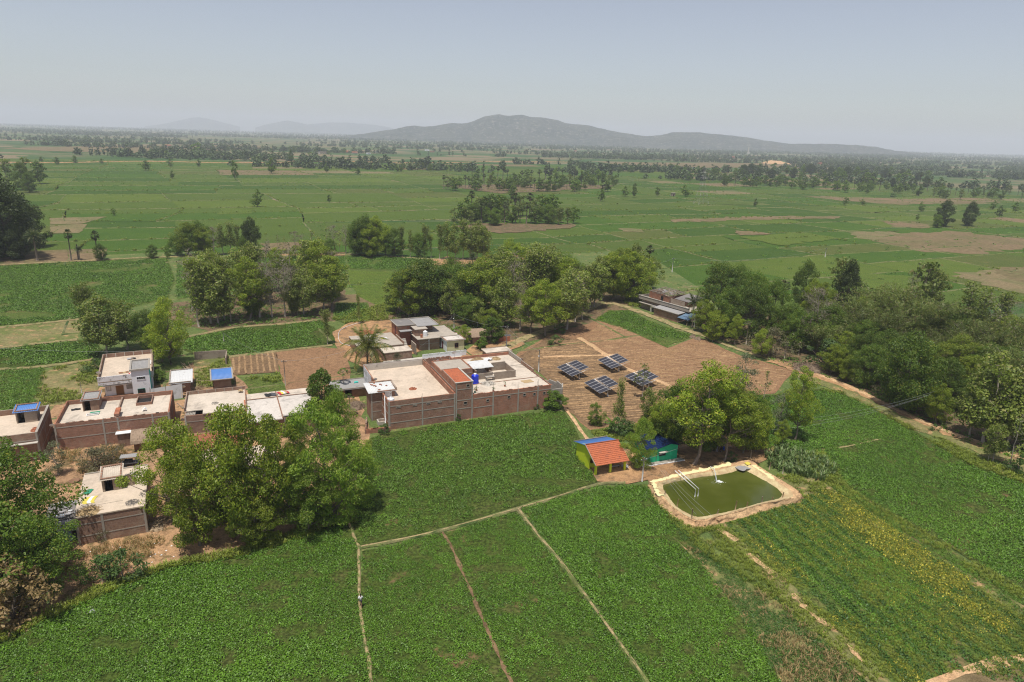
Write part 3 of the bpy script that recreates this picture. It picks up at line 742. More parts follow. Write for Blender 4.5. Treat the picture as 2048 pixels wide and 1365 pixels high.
# fallow and bright patches out on the plain
zz = .06
for pts, m_ in (([(1735, 478), (1800, 468), (1900, 462), (2048, 478), (2200, 490), (2200, 498), (2048, 496), (1960, 509), (1850, 505), (1790, 492)], 'fallow_red'),
                ([(1690, 464), (1800, 462), (1760, 478), (1735, 482)], 'fallow'), ([(1905, 545), (1990, 540), (2048, 552), (2048, 545), (2300, 570), (2300, 620), (2048, 588), (1960, 570)], 'fallow'),
                ([(1985, 540), (2048, 533), (2250, 540), (2250, 575), (2048, 572)], 'fallow_red'), ([(1760, 443), (1840, 445), (1860, 456), (1790, 455)], 'fallow_red'),
                ([(1340, 440), (1500, 434), (1680, 432), (1680, 437), (1500, 440), (1350, 446)], 'fallow_red'), ([(1600, 392), (1800, 398), (1980, 396), (2000, 405), (1800, 410), (1680, 402)], 'fallow_red'),
                ([(1240, 457), (1300, 459), (1290, 466), (1245, 464)], 'fallow'), ([(445, 417), (505, 416), (505, 428), (440, 430)], 'green_d'), ([(520, 488), (620, 486), (605, 500), (530, 502)], 'fallow_red'),
                ([(0, 297), (200, 292), (480, 290), (560, 296), (430, 303), (300, 307), (100, 303)], 'fallow_red'), ([(1200, 325), (1400, 326), (1650, 328), (1800, 330), (1700, 338), (1400, 336), (1250, 332)], 'fallow_red'),
                ([(560, 508), (690, 506), (690, 512), (560, 514)], 'dirt'), ([(860, 520), (1000, 512), (1100, 515), (1000, 530), (860, 532)], 'dirt'), ([(900, 455), (960, 448), (1150, 450), (1140, 458), (1000, 468)], 'wood_floor'), ([(880, 372), (1000, 388), (1200, 378), (1230, 372), (1100, 368)], 'wood_floor'),
                ([(1660, 560), (1720, 548), (1890, 560), (1800, 590)], 'green_d'), ([(1480, 476), (1600, 466), (1690, 478), (1560, 492)], 'green_d'), ([(1470, 462), (1560, 470), (1480, 472)], 'fallow_red')):
    zz += .013; sheet('field', wpoly(pts), m_, zz, 5.0, 2.2, seed=int(pts[0][0]))
rr2 = random.Random(9)
P_ = []
for i in range(20):
    P_.append(at(0 + 60 * i, 325 + 1.5 * math.sin(i))[:2])
ribbon('field_bund', P_, 5.0, 'dirt', 0.05, 0.9, 21, 0.5, 2)

# ---- the pond: a bank, its lining and the water
WZ = 0.55
water = [(1326, 971), (1357, 963), (1403, 955), (1438, 951), (1465, 946), (1478, 941), (1491, 943), (1517, 956), (1544, 971), (1558, 982), (1563, 992), (1552, 999), (1526, 1005), (1491, 1015), (1456, 1024), (1420, 1031), (1403, 1034), (1388, 1033), (1368, 1024), (1350, 1012), (1336, 992), (1327, 980)]
lip_o = [(1306, 964), (1338, 955), (1368, 948), (1403, 940), (1432, 934), (1470, 925), (1500, 921), (1520, 934), (1550, 953), (1582, 972), (1601, 988), (1592, 996), (1544, 1005), (1491, 1019), (1438, 1034), (1413, 1042), (1400, 1043), (1385, 1041), (1357, 1026), (1338, 1010), (1322, 995), (1310, 978)]
def ring(a, b, za, zb, name, mat, seed, jz=0.06, sub=8, wob=0.15):
    A = smooth_line([np.array(at(x, y, za)[:2]) for x, y in a + [a[0]]], sub); B_ = smooth_line([np.array(at(x, y, zb)[:2]) for x, y in b + [b[0]]], sub)
    r_ = np.random.default_rng(seed); n = len(A)
    A, B_ = A[:-1], B_[:-1]; n -= 1
    V, F, lv = [], [], 5
    for k in range(lv):
        t = k / (lv - 1)
        for i in range(n):
            p = A[i] * (1 - t) + B_[i] * t + (r_.normal(0, wob, 2) if 0 < k < lv - 1 else 0)
            V.append((p[0], p[1], za + (zb - za) * (t ** 0.8) + (r_.normal(0, jz) if k else 0)))
    for k in range(lv - 1):
        for i in range(n):
            F.append((k * n + i, k * n + (i + 1) % n, (k + 1) * n + (i + 1) % n, (k + 1) * n + i))
    me = np_mesh(name, V, F, [MAT[mat]], smooth=True)
    if me.polygons[len(F) // 2].normal.z < 0: me.flip_normals()
    return tag(link(bpy.data.objects.new(name, me)), kind='structure'), B_
def scale_poly(P, k):
    c = np.mean([np.array(p) for p in P], axis=0)
    return [tuple(c + (np.array(p) - c) * k) for p in P]
inner = [tuple(np.array(w) + (np.array(l) - np.array(w)) * 0.62) for w, l in zip(water, lip_o)]
ring(scale_poly(water, 0.985), inner, WZ - 0.1, 1.1, 'pond_lining', 'liner_pale', 1, 0.02, 8, .06)
ring(inner, lip_o, 1.08, 1.0, 'pond_bank', 'pale_dirt', 2, 0.03, 8, .08)
lw = [np.array(at(x, y, 1.0)[:2]) for x, y in lip_o]
lc = np.mean(lw, axis=0)
foot = [project(tuple(lc + (p - lc) * (1 + .8 / np.linalg.norm(p - lc))) + (.1,)) for p in lw]
ring(lip_o, foot, 1.0, 0.1, 'pond_bank', 'pale_dirt', 3, 0.05)
m, t, b, o_ = new_mat('pond_water'); q = NB(t); p = q.pos()
c = q.mix(q.ramp(q.noise(p, 0.12, 4, 0.6), 0.35, 0.7), (0.058, 0.070, 0.009), (0.088, 0.10, 0.02))
q.l(c, b.inputs['Base Color']); b.inputs['Roughness'].default_value = 0.12; b.inputs['Specular IOR Level'].default_value = 0.45
q.bump(q.noise(p, 2.5, 4, 0.6), 0.12, 0.05, b)
MAT['water'] = m
sheet('water', [tuple(at(x, y, WZ)[:2]) for x, y in scale_poly(water, 1.04)], 'water', WZ, 3, 0)
# loose folds of the lining that hang over the bank
def liner_strip(pts, mat, zt, seed):
    r_ = np.random.default_rng(seed); V, F = [], []
    L = smooth_line([np.array(at(x, y, zt)[:2]) for x, y in pts], 10)
    for i, p in enumerate(L):
        t = L[min(i + 1, len(L) - 1)] - L[max(i - 1, 0)]; t = t / np.linalg.norm(t); nn = np.array([-t[1], t[0]])
        d_ = r_.normal(0, 0.12)
        for s_, z_ in ((-0.35 + r_.normal(0, .1), -0.12), (0, 0.04 + r_.normal(0, .03)), (0.25 + d_, 0.02 + r_.normal(0, .03)), (0.4 + d_ * 2, -0.08)):
            q_ = p + nn * s_; V.append((q_[0], q_[1], zt + z_))
    for i in range(len(L) - 1):
        for k in range(3): F.append((i * 4 + k, i * 4 + k + 1, i * 4 + k + 5, i * 4 + k + 4))
    me = np_mesh('pond_lining', V, F, [MAT[mat]])
    return tag(link(bpy.data.objects.new('pond_lining', me)), kind='structure')
liner_strip([(1308, 963), (1338, 954), (1368, 947), (1403, 940), (1432, 934), (1462, 927)], 'liner', 1.14, 1)
liner_strip([(1505, 930), (1525, 943), (1550, 960)], 'liner', 1.14, 2)
liner_strip([(1306, 962), (1312, 978), (1322, 992)], 'liner', 1.14, 3)

# ---- hills
def hill(pts, D, depth, seed, name='hill', rows=22, cols=150):
    r_ = VNoise(seed)
    xs = np.linspace(pts[0][0], pts[-1][0], cols)
    ys = np.interp(xs, [p_[0] for p_ in pts], [p_[1] for p_ in pts])
    top = []
    for x, y in zip(xs, ys):
        v = _d + _r * ((x - CX) / FPX) + _u * ((CY - y) / FPX)
        t_ = D / v[1]
        top.append((v[0] * t_, D, CAM_H + v[2] * t_))
    top = np.array(top); top[:, 2] = np.maximum(top[:, 2], 0.5)
    V, F = [], []
    for j in range(rows):
        s_ = (j / (rows - 1)) * 2 - 1
        for i in range(cols):
            X, _, h = top[i]
            f = math.exp(-(s_ * 1.55) ** 2) - 0.08
            n_ = float(r_.fbm(np.array([X / 420.0]), np.array([s_ * depth / 420.0]), 4)[0]) - 0.5
            n2 = float(r_.fbm(np.array([X / 120.0]), np.array([s_ * depth / 120.0]), 3)[0]) - 0.5
            fall = 1 - abs(s_) ** 4
            z = h * f * 1.08 + (n_ * 0.5 * h * (.2 + abs(s_)) + n2 * 40 * (.45 + abs(s_))) * fall
            V.append((X * (D + s_ * depth) / D, D + s_ * depth, z if 0 < j < rows - 1 else -0.6))
    for j in range(rows - 1):
        for i in range(cols - 1):
            F.append((j * cols + i, j * cols + i + 1, (j + 1) * cols + i + 1, (j + 1) * cols + i))
    me = np_mesh(name, V, F, [MAT['hill']], smooth=True)
    return tag(link(bpy.data.objects.new(name, me)), kind='structure')
hill([(690, 272), (730, 269), (765, 263), (800, 256), (830, 252), (850, 253), (880, 250), (905, 247), (925, 246), (950, 241), (968, 233), (985, 229), (1000, 228), (1020, 231), (1045, 230), (1060, 233), (1095, 235), (1115, 238), (1130, 245), (1180, 252), (1220, 260), (1260, 268), (1290, 272), (1320, 270), (1345, 264), (1380, 265), (1430, 268), (1480, 274), (1530, 283), (1580, 287), (1640, 288), (1700, 290), (1740, 293), (1775, 300), (1820, 306), (1860, 309)], 6200, 750, 1, rows=34, cols=300)
hill([(290, 253), (330, 248), (360, 241), (385, 235), (400, 235), (430, 240), (450, 246), (480, 254)], 14500, 700, 2, cols=60)
hill([(510, 256), (540, 247), (575, 241), (600, 246), (620, 251), (640, 254)], 13800, 600, 3, cols=50)
hill([(590, 256), (625, 247), (660, 245), (700, 246), (740, 249), (770, 254), (800, 260)], 15000, 600, 4, cols=60)
# sand heap by the far quarry
P0 = at(1550, 328)
V, F = [], []
r_ = VNoise(8)
for j in range(17):
    for i in range(33):
        x_, y_ = (i / 16 - 1) * 46, (j / 8 - 1) * 22
        e = max(0, 1 - (x_ / 46) ** 2 - (y_ / 22) ** 2)
        V.append((P0.x + x_, P0.y + y_, 9 * e ** 0.8 * (0.6 + 0.7 * float(r_(np.array([x_ / 14]), np.array([y_ / 14]))[0])) + 0.05))
for j in range(16):
    for i in range(32): F.append((j * 33 + i, j * 33 + i + 1, (j + 1) * 33 + i + 1, (j + 1) * 33 + i))
o = link(bpy.data.objects.new('sand_heap', np_mesh('sand_heap', V, F, [MAT['pale_dirt']], smooth=True)))
tag(o, 'long pale sand heap at the edge of the far quarry beyond the dark trees', 'sand heap')

# ---- haze: one closed box of thin air around everything
m = bpy.data.materials.new('haze'); m.use_nodes = True
t = m.node_tree; t.nodes.clear()
oo = t.nodes.new('ShaderNodeOutputMaterial'); pv = t.nodes.new('ShaderNodeVolumePrincipled')
pv.inputs['Color'].default_value = (0.84, 0.885, 1.0, 1)
HAZE_D = 0.000125
pv.inputs['Density'].default_value = HAZE_D
pv.inputs['Anisotropy'].default_value = 0.0
t.links.new(pv.outputs[0], oo.inputs['Volume'])
mb = MB().box(-16500, -16500, -1.6, 16500, 16500, 330)
o = mb.build('haze', m)
tag(o, kind='stuff')
o.display_type = 'WIRE'

# ------------------------------------------------------------------ buildings
class House:
    def __init__(s, name, label, cat, o, ang, group=None):
        s.o = Vector((o[0], o[1], 0.0)); s.a = R(ang)
        s.t = thing(name, label, cat, s.o, s.a, group)
    def l(s, x, y, z=0.0):
        P = at(x, y, z) - s.o
        c, n = math.cos(s.a), math.sin(s.a)
        return (P.x * c + P.y * n, -P.x * n + P.y * c)
    def w(s, x, y, z=0.0):
        c, n = math.cos(s.a), math.sin(s.a)
        return Vector((s.o.x + x * c - y * n, s.o.y + x * n + y * c, z))
    def box(s, part, mat, *b, parent=None):
        return MB().box(*b).build(part, MAT[mat], parent or s.t)
    def walls(s, x0, y0, x1, y1, z0, z1, mat, th=0.24, sides='fblr', part='wall', hb=None, parent=None):
        """Walls as slabs that butt at the corners; hb: other height for the back wall (side walls slope)."""
        m = MB(); hb = z1 if hb is None else hb
        if 'f' in sides: m.box(x0, y0, z0, x1, y0 + th, z1)
        if 'b' in sides: m.box(x0, y1 - th, z0, x1, y1, hb)
        a, b = y0 + (th if 'f' in sides else 0), y1 - (th if 'b' in sides else 0)
        for k, xa, xb in (('l', x0, x0 + th), ('r', x1 - th, x1)):
            if k in sides:
                m.hexa([(xa, a, z0), (xb, a, z0), (xb, b, z0), (xa, b, z0)], [(xa, a, z1), (xb, a, z1), (xb, b, hb), (xa, b, hb)])
        return m.build(part, MAT[mat], parent or s.t)
    def roof(s, x0, y0, x1, y1, z, mat, th=0.18, part='roof', tilt=0.0):
        m = MB()
        nx, ny = max(1, int((x1 - x0) / 2.5)), max(1, int((y1 - y0) / 2.5))
        return m.box(x0, y0, z - th, x1, y1, z).build(part, MAT[mat], s.t)
    def bands_f(s, x0, x1, y, zs, mat='concrete', h=0.16, pr=0.03):
        for z in zs: s.box('concrete_band', mat, x0, y - pr, z, x1, y + 0.02, z + h)
    def bands_l(s, y0, y1, x, zs, mat='concrete', h=0.16, pr=0.03, right=False):
        for z in zs:
            if right: s.box('concrete_band', mat, x - 0.02, y0, z, x + pr, y1, z + h)
            else: s.box('concrete_band', mat, x - pr, y0, z, x + 0.02, y1, z + h)
    def pillars_f(s, xs, y, z0, z1, mat='concrete', w=0.28, pr=0.05):
        for x in xs: s.box('concrete_pillar', mat, x - w / 2, y - pr, z0, x + w / 2, y + 0.03, z1)
    def pillars_l(s, ys, x, z0, z1, mat='concrete', w=0.28, pr=0.05, right=False):
        for y in ys:
            if right: s.box('concrete_pillar', mat, x - 0.03, y - w / 2, z0, x + pr, y + w / 2, z1)
            else: s.box('concrete_pillar', mat, x - pr, y - w / 2, z0, x + 0.03, y + w / 2, z1)
    def vent(s, x, y, z, w=0.5, h=0.45):
        f = MB(); f.box(x - w / 2 - .07, y - .06, z - .07, x + w / 2 + .07, y + .02, z).box(x - w / 2 - .07, y - .06, z + h, x + w / 2 + .07, y + .02, z + h + .07)
        f.box(x - w / 2 - .07, y - .06, z, x - w / 2, y + .02, z + h).box(x + w / 2, y - .06, z, x + w / 2 + .07, y + .02, z + h)
        o = f.build('vent', MAT['concrete'], s.t)
        MB().box(x - w / 2, y - .012, z, x + w / 2, y + .02, z + h).build('vent_dark_plate', MAT['dark'], o)  # near-black plate paints the shade of a hole; the wall is not cut
    def window(s, x, y, z, w, h, frame='wood_grey', pane='glass_dark', bars=2, shade=None):
        f = MB(); e = .08
        f.box(x - w / 2 - e, y - .08, z - e, x + w / 2 + e, y + .02, z).box(x - w / 2 - e, y - .08, z + h, x + w / 2 + e, y + .02, z + h + e)
        f.box(x - w / 2 - e, y - .08, z, x - w / 2, y + .02, z + h).box(x + w / 2, y - .08, z, x + w / 2 + e, y + .02, z + h)
        o = f.build('window', MAT[frame], s.t)
        MB().box(x - w / 2, y - .012, z, x + w / 2, y + .02, z + h).build('pane', MAT[pane], o)
        for k in range(bars):
            xx = x - w / 2 + w * (k + 1) / (bars + 1)
            MB().box(xx - .02, y - .06, z, xx + .02, y - .014, z + h).build('window_bar', MAT[frame], o)
        if shade: s.box('sunshade', shade, x - w / 2 - .25, y - .55, z + h + .14, x + w / 2 + .25, y + .02, z + h + .22)
    def door(s, x, y, z, w, h, mat='door_brown', frame='wood'):
        o = MB().box(x - w / 2, y - .05, z, x + w / 2, y + .02, z + h).build('door', MAT[mat], s.t)
        f = MB().box(x - w / 2 - .09, y - .08, z, x - w / 2, y + .02, z + h).box(x + w / 2, y - .08, z, x + w / 2 + .09, y + .02, z + h).box(x - w / 2 - .09, y - .08, z + h, x + w / 2 + .09, y + .02, z + h + .09)
        f.build('door_frame', MAT[frame], o)
        MB().box(x + w / 2 - .16, y - .1, z + h * .48, x + w / 2 - .1, y - .052, z + h * .55).build('door_handle', MAT['metal_dark'], o)
    def parapet_wear(s, x0, y0, x1, y1, z, mat, n, seed):
        """Loose and missing courses on a wall top."""
        r_ = random.Random(seed); m = MB()
        for k in range(n):
            t = r_.random(); x = x0 + (x1 - x0) * t; y = y0 + (y1 - y0) * t
            m.box(x - r_.uniform(.1, .35), y - .1, z, x + r_.uniform(.1, .35), y + .1, z + r_.choice((.08, .08, .16)))
        o = m.build('loose_course', MAT[mat], s.t); o['kind'] = 'stuff'
    def stair_room(s, x0, y0, x1, y1, z0, zf, zb, mat, sheet='sheet_white', door=(0.15, 1.0), rim='brick_dull', eave=0.3, post='concrete', over=None, dm='door_green'):
        th = 0.22
        dx0, dx1 = x0 + (x1 - x0) * door[0] * 0 + door[0], x0 + door[0] + door[1]
        m = MB()
        dxa = x0 + door[0]; dxb = dxa + door[1]; dh = z0 + 1.95
        m.box(x0, y0, z0, dxa, y0 + th, zf).box(dxb, y0, z0, x1, y0 + th, zf).box(dxa, y0, dh, dxb, y0 + th, zf)
        m.box(x0, y1 - th, z0, x1, y1, zb)
        for xa, xb in ((x0, x0 + th), (x1 - th, x1)):
            m.hexa([(xa, y0 + th, z0), (xb, y0 + th, z0), (xb, y1 - th, z0), (xa, y1 - th, z0)], [(xa, y0 + th, zf), (xb, y0 + th, zf), (xb, y1 - th, zb), (xa, y1 - th, zb)])
        o = m.build('stair_room', MAT[mat], s.t)
        MB().box(x0 + th, y0 + th, z0 + 0.01, x1 - th, y1 - th, z0 + 0.03).build('stair_dark_sheet', MAT['dark'], o)  # near-black sheet: stairwell darkness put in as colour, no stairs below
        e = eave; sl = (zb - zf) / (y1 - y0)
        MB().corr(x0 - e, y0 - e, x1 + e, y1 + e, zf + 0.08 - sl * e, zb + 0.08 + sl * e, 0.24, 0.04).build('roof_sheet', MAT[sheet], o)
        if rim:
            for (a0, b0, a1, b1) in ((x0 - e * .4, y0 - e * .3, x1 + e * .4, y0 + .2), (x0 - e * .4, y1 - .2, x1 + e * .4, y1 + e * .3)):
                za = zf + sl * ((b0 + b1) / 2 - y0) + .12
                MB().box(a0, b0, za, a1, b1, za + .12).build('roof_edge', MAT[rim], o)
            for xa in (x0 - e * .4, x1 + e * .4 - .2):
                MB().hexa([(xa, y0 + .2, zf + .12 + sl * .2), (xa + .2, y0 + .2, zf + .12 + sl * .2), (xa + .2, y1 - .2, zb + .12 - sl * .2), (xa, y1 - .2, zb + .12 - sl * .2)],
                          [(xa, y0 + .2, zf + .22 + sl * .2), (xa + .2, y0 + .2, zf + .22 + sl * .2), (xa + .2, y1 - .2, zb + .22 - sl * .2), (xa, y1 - .2, zb + .22 - sl * .2)]).build('roof_edge', MAT[rim], o)
        # open door leaf swung inwards
        MB().box(dxb - .06, y0 + th, z0 + .04, dxb - .01, y0 + th + door[1] * .85, dh - .05).build('stair_door', MAT[dm], o)
        return o

def water_tank(name, label, loc, mat, r=0.55, h=1.25, group=None):
    t_ = thing(name, label, 'water tank', loc, 0, group)
    prof = [(r * .98, 0), (r, .03)]
    k = 5
    for i in range(k):
        z0 = h * .8 * i / k; z1 = h * .8 * (i + 1) / k
        prof += [(r, z0 + .05), (r, z1 - .06), (r * .955, z1 - .03), (r * .955, z1)]
    MB().lathe(prof + [(r, h * .82), (r * .9, h * .9), (r * .55, h * .97), (r * .42, h)], 20).build('tank_body', MAT[mat], t_)
    MB().lathe([(r * .40, h * .99), (r * .42, h * 1.06), (r * .36, h * 1.09), (0.001, h * 1.1)], 16).build('tank_lid', MAT['tank_white' if mat == 'tank_blue' else mat], t_)
    MB().tube([(r * .9, 0, h * .12), (r * 1.25, 0, h * .12), (r * 1.25, 0, 0)], .03, 6).build('outlet_pipe', MAT['pipe_white'], t_)
    return t_

def dish(label, loc, rz, r=0.45, mast=0.5, group='satellite dishes on the houses'):
    t_ = thing('satellite_dish', label, 'satellite dish', loc, rz, group)
    MB().tube([(0, 0, 0), (0, 0, mast)], .03, 6).build('mast', MAT['metal_dark'], t_)
    m_ = MB(); c = Vector((0, -.08, mast + .15)); tilt = Matrix.Rotation(R(-48), 3, 'X')
    vs, fs = [], []; n = 18; rings = 5
    for lay in (0, .02):
        for i in range(rings + 1):
            q_ = i / rings * r
            for k in range(n):
                a = 2 * math.pi * k / n
                vs.append(c + tilt @ Vector((q_ * math.cos(a), q_ * 1.08 * math.sin(a), q_ * q_ * .55 + lay)) + Vector((0, 0, 0)))
    for lay in (0, 1):
        o_ = lay * (rings + 1) * n
        for i in range(rings):
            for k in range(n):
                f = (o_ + i * n + k, o_ + i * n + (k + 1) % n, o_ + (i + 1) * n + (k + 1) % n, o_ + (i + 1) * n + k)
                fs.append(f if lay else f[::-1])
    m_.add(vs, fs, True); m_.build('dish_bowl', MAT['pipe_white'], t_)
    tip = c + tilt @ Vector((0, 0, r * .95)) ; base = c + tilt @ Vector((0, -r, r * r * .5))
    MB().tube([base, tip], .02, 5).build('feed_arm', MAT['metal_dark'], t_)
    MB().tube([tip, tip + tilt @ Vector((0, 0, .1))], .05, 8).build('receiver', MAT['metal_dark'], t_)
    return t_

def cloth(label, P, w, d, mats, rz=0.0, seed=0, name='cloth', cat='cloth', group=None, amp=.04):
    """Laundry lying flat with folds, or a crumpled heap when amp is large."""
    r_ = VNoise(seed + 50); n = 10
    V, F, mi = [], [], []
    for j in range(n + 1):
        for i in range(n + 1):
            x = (i / n - .5) * w; y = (j / n - .5) * d
            x += (float(r_(np.array([y * 2.1 + 3]), np.array([seed + .5]))[0]) - .5) * w * .25
            y += (float(r_(np.array([x * 2.3 + 9]), np.array([seed + 7.5]))[0]) - .5) * d * .25
            V.append((x, y, .02 + amp * float(r_.fbm(np.array([x * 3]), np.array([y * 3]))[0]) * (1 - .5 * ((2 * i / n - 1) ** 2))))
    for j in range(n):
        for i in range(n):
            F.append((j * (n + 1) + i, j * (n + 1) + i + 1, (j + 1) * (n + 1) + i + 1, (j + 1) * (n + 1) + i))
            mi.append((i * len(mats) // n))
    me = np_mesh(name, V, F, [MAT[k] for k in mats], mi)
    o = link(bpy.data.objects.new(name, me)); o.location = P; o.rotation_euler = (0, 0, rz)
    return tag(o, label, cat, group)

def heap(name, label, cat, P, r, h, mat, seed, n=260, size=(.35, .05), group=None, stalky=False):
    """A pile: a mound with many loose pieces on it, joined."""
    r_ = random.Random(seed); m_ = MB()
    prof = [(r * (1 - t) + .02, h * (1 - (1 - t) ** 1.8)) for t in [i / 6 for i in range(7)]]
    vs = []
    for (q_, z) in prof:
        for k in range(14):
            a = 2 * math.pi * k / 14; w_ = 1 + .18 * math.sin(3 * a + seed) + r_.uniform(-.1, .1)
            vs.append((q_ * w_ * math.cos(a), q_ * w_ * math.sin(a), z * r_.uniform(.85, 1.05)))
    m_.add(vs, [(i * 14 + k, i * 14 + (k + 1) % 14, (i + 1) * 14 + (k + 1) % 14, (i + 1) * 14 + k) for i in range(6) for k in range(14)], False)
    for k in range(n):
        a = r_.uniform(0, 6.283); q_ = r * math.sqrt(r_.random()) * 1.12
        z = h * max(0, 1 - (q_ / r) ** 1.8) + .03
        d_ = Vector((r_.gauss(0, 1), r_.gauss(0, 1), r_.gauss(0, .35))).normalized() * size[0] * r_.uniform(.5, 1.2)
        c = Vector((q_ * math.cos(a), q_ * math.sin(a), z))
        if stalky: m_.tube([c - d_ / 2, c + d_ / 2], size[1], 3, False, False)
        else:
            s_ = d_.cross(Vector((0, 0, 1))).normalized() * size[1]
            u_ = Vector((0, 0, size[1]))
            m_.hexa([c - d_ / 2 - s_ - u_, c + d_ / 2 - s_ - u_, c + d_ / 2 + s_ - u_, c - d_ / 2 + s_ - u_], [c - d_ / 2 - s_ + u_, c + d_ / 2 - s_ + u_, c + d_ / 2 + s_ + u_, c - d_ / 2 + s_ + u_])
    o = m_.build(name, MAT[mat]); o.location = P
    tag(o, label, cat, group); o['kind'] = 'thing'
    return o

# ---- the brick compound in the middle
H1 = House('brick_house', 'large red brick compound with concrete bands and flat roofs facing the bean field', 'house', at(778, 861), 24)
H = H1
# left block
H.walls(0, 0, 13.5, 22.6, 0, 5.9, 'brick', part='wall')
H.roof(.24, .24, 13.26, 22.36, 4.75, 'roof_warm')
H.bands_f(.3, 13.2, 0, [1.35, 3.15, 4.75]); H.pillars_f([.16, 6.7, 13.3], 0, 0, 5.9)
H.bands_l(.3, 5.4, 0, [1.35, 3.15, 4.75]); H.bands_l(9.8, 22.3, 0, [3.15, 4.75]); H.pillars_l([.16, 3.0], 0, 0, 5.9)
H.box('whitewash_panel', 'white_dirty', -.03, 15.0, 0.2, .01, 22.6, 5.92)
H.box('concrete_parapet', 'concrete_pale', -.02, 22.62, 4.7, 13.5, 22.75, 6.1)
for k in range(9): H.box('parapet_slot_dark_plate', 'dark', .9 + k * 1.42, 22.34, 5.62, 1.6 + k * 1.42, 22.355, 5.76)  # near-black plates paint the shade inside slots that are not cut
H.box('inner_parapet', 'concrete_pale', .26, 22.2, 4.75, 13.2, 22.33, 6.0)
for k, x in enumerate((1.9, 5.2, 7.9, 10.2)): H.vent(x, 0, 4.45, .7, .13)
# stair block on its left side
H.walls(-2.2, 5.4, 2.6, 9.6, 0, 6.0, 'brick_dull', part='stair_block', hb=6.35)
H.box('stair_door_panel', 'white_dirty', .6, 5.36, 4.8, 2.0, 5.41, 6.0)
o = MB().corr(-2.7, 5.0, 3.0, 10.0, 6.05, 6.5, .3, .03).build('stair_roof', MAT['sheet_white'], H.t)
for b_ in ((-1.6, 9.6, 6.5, 3.05, 9.95, 6.66), (-.9, 5.05, 6.1, 3.05, 5.35, 6.26), (2.75, 5.36, 6.2, 3.05, 9.58, 6.55)): MB().box(*b_).build('roof_edge', MAT['brick_dull'], o)
rr = random.Random(3)
for k in range(9):
    x, y = rr.uniform(-1.6, 1.8), rr.uniform(5.8, 9.2)
    MB().box(x, y, 6.12 + .09 * (y - 5), x + rr.uniform(.2, .5), y + .18, 6.26 + .09 * (y - 5)).build('roof_weight', MAT['brick_loose'], o)
H.pillars_f([-2.05], 5.4, 0, 6.0); H.bands_f(-1.9, -.2, 5.4, [1.9, 3.9])
# tower
H.walls(13.5, 0, 17.2, 9.0, 0, 8.0, 'brick', part='wall')
H.pillars_f([13.68, 17.02], 0, 0, 8.0); H.bands_f(13.85, 16.85, 0, [2.4, 4.2, 6.5]); H.bands_l(.3, 9, 13.5, [6.3])
H.box('roof_rim', 'concrete_pale', 13.42, -.08, 8.0, 17.28, .2, 8.12); H.box('roof_rim', 'concrete_pale', 16.98, .22, 8.0, 17.28, 9.0, 8.12)
m_ = MB(); rr = random.Random(5)
for j in range(26):
    for i in range(12):
        x, y = 13.75 + i * .27, .25 + j * .335
        z = 7.86 + .012 * rr.random() + (.02 if (i + j) % 2 else 0)
        m_.box(x, y, z, x + .255, y + .33, z + .05 + .02 * rr.random())
o = m_.build('roof_tile', MAT['tile'], H.t); o['kind'] = 'stuff'
H.box('roof', 'concrete', 13.74, .24, 7.7, 16.96, 8.76, 7.84)
H.walls(13.5, 9.0, 20.4, 16.3, 0, 7.5, 'brick', part='wall'); H.bands_l(9.2, 16.2, 13.5, [3.2, 5.2, 6.3]); H.bands_f(17.3, 20.3, 9.0, [6.4])
H.roof(13.74, 9.24, 20.16, 16.06, 7.35, 'roof_grey')
H.vent(16.1, 0, 7.0, .55, .5); H.vent(15.6, 0, 3.35, .6, .5)
for x in (.2, 6.7, 13.3, 21.6, 27.2, 31.7):
    for dx in (-.08, .08): MB().tube([(x + dx, .1, 5.0), (x + dx * 1.6, .12, 6.5 + dx * 3)], .025, 4).build('rebar', MAT['metal_dark'], H.t)
# courtyard behind the tower
H.walls(13.5, 16.3, 20.0, 22.6, 0, 6.0, 'brick', sides='lbr', part='wall')
H.box('roof', 'roof_grey', 13.74, 16.32, 3.9, 19.76, 22.36, 4.1)
H.parapet_wear(13.6, 16.3, 13.6, 22.4, 6.0, 'brick_dull', 16, 1); H.parapet_wear(14, 22.5, 19.8, 22.5, 6.0, 'brick_dull', 16, 2)
for k in range(3):
    MB().tube([(14.2 + k * 1.9, 18.4, 4.1), (15.6 + k * 1.9, 21.2, 5.9 + .2 * k)], .09, 6).build('timber_beam', MAT['wood_grey'], H.t)
# right block
H.walls(17.2, 0, 35.0, 23.0, 0, 5.15, 'brick_red', part='wall', sides='flb', hb=5.5)
H.walls(17.2, 0, 35.0, 23.0, 0, 5.05, 'brick_dull', part='wall', sides='r')
H.roof(17.44, .24, 34.76, 22.76, 4.85, 'roof_pale')
H.box('roof_joint', 'brick_dull', 17.5, 6.0, 4.852, 34.7, 6.18, 4.95); H.box('roof_joint', 'concrete', 22.5, 14.8, 4.852, 34.7, 14.95, 4.93)
H.bands_f(17.35, 34.9, 0, [4.15]); H.bands_f(17.4, 21.9, 0, [2.2])
H.pillars_f([21.6, 27.2, 31.7, 34.85], 0, 0, 5.15)
for x, z in ((20.4, 3.3), (25.1, 3.45), (28.6, 3.5), (30.9, 3.35), (33.2, 3.3), (34.1, 3.3)): H.vent(x, 0, z, .5, .42)
H.parapet_wear(17.6, .12, 34.6, .12, 5.15, 'brick', 22, 4); H.parapet_wear(34.88, .3, 34.88, 22.6, 5.05, 'brick_dull', 22, 5)
H.box('parapet', 'brick_dull', 34.72, 9.0, 5.05, 34.98, 15.5, 5.7); H.box('parapet', 'concrete', 34.72, 15.6, 5.05, 34.98, 22.8, 5.9)
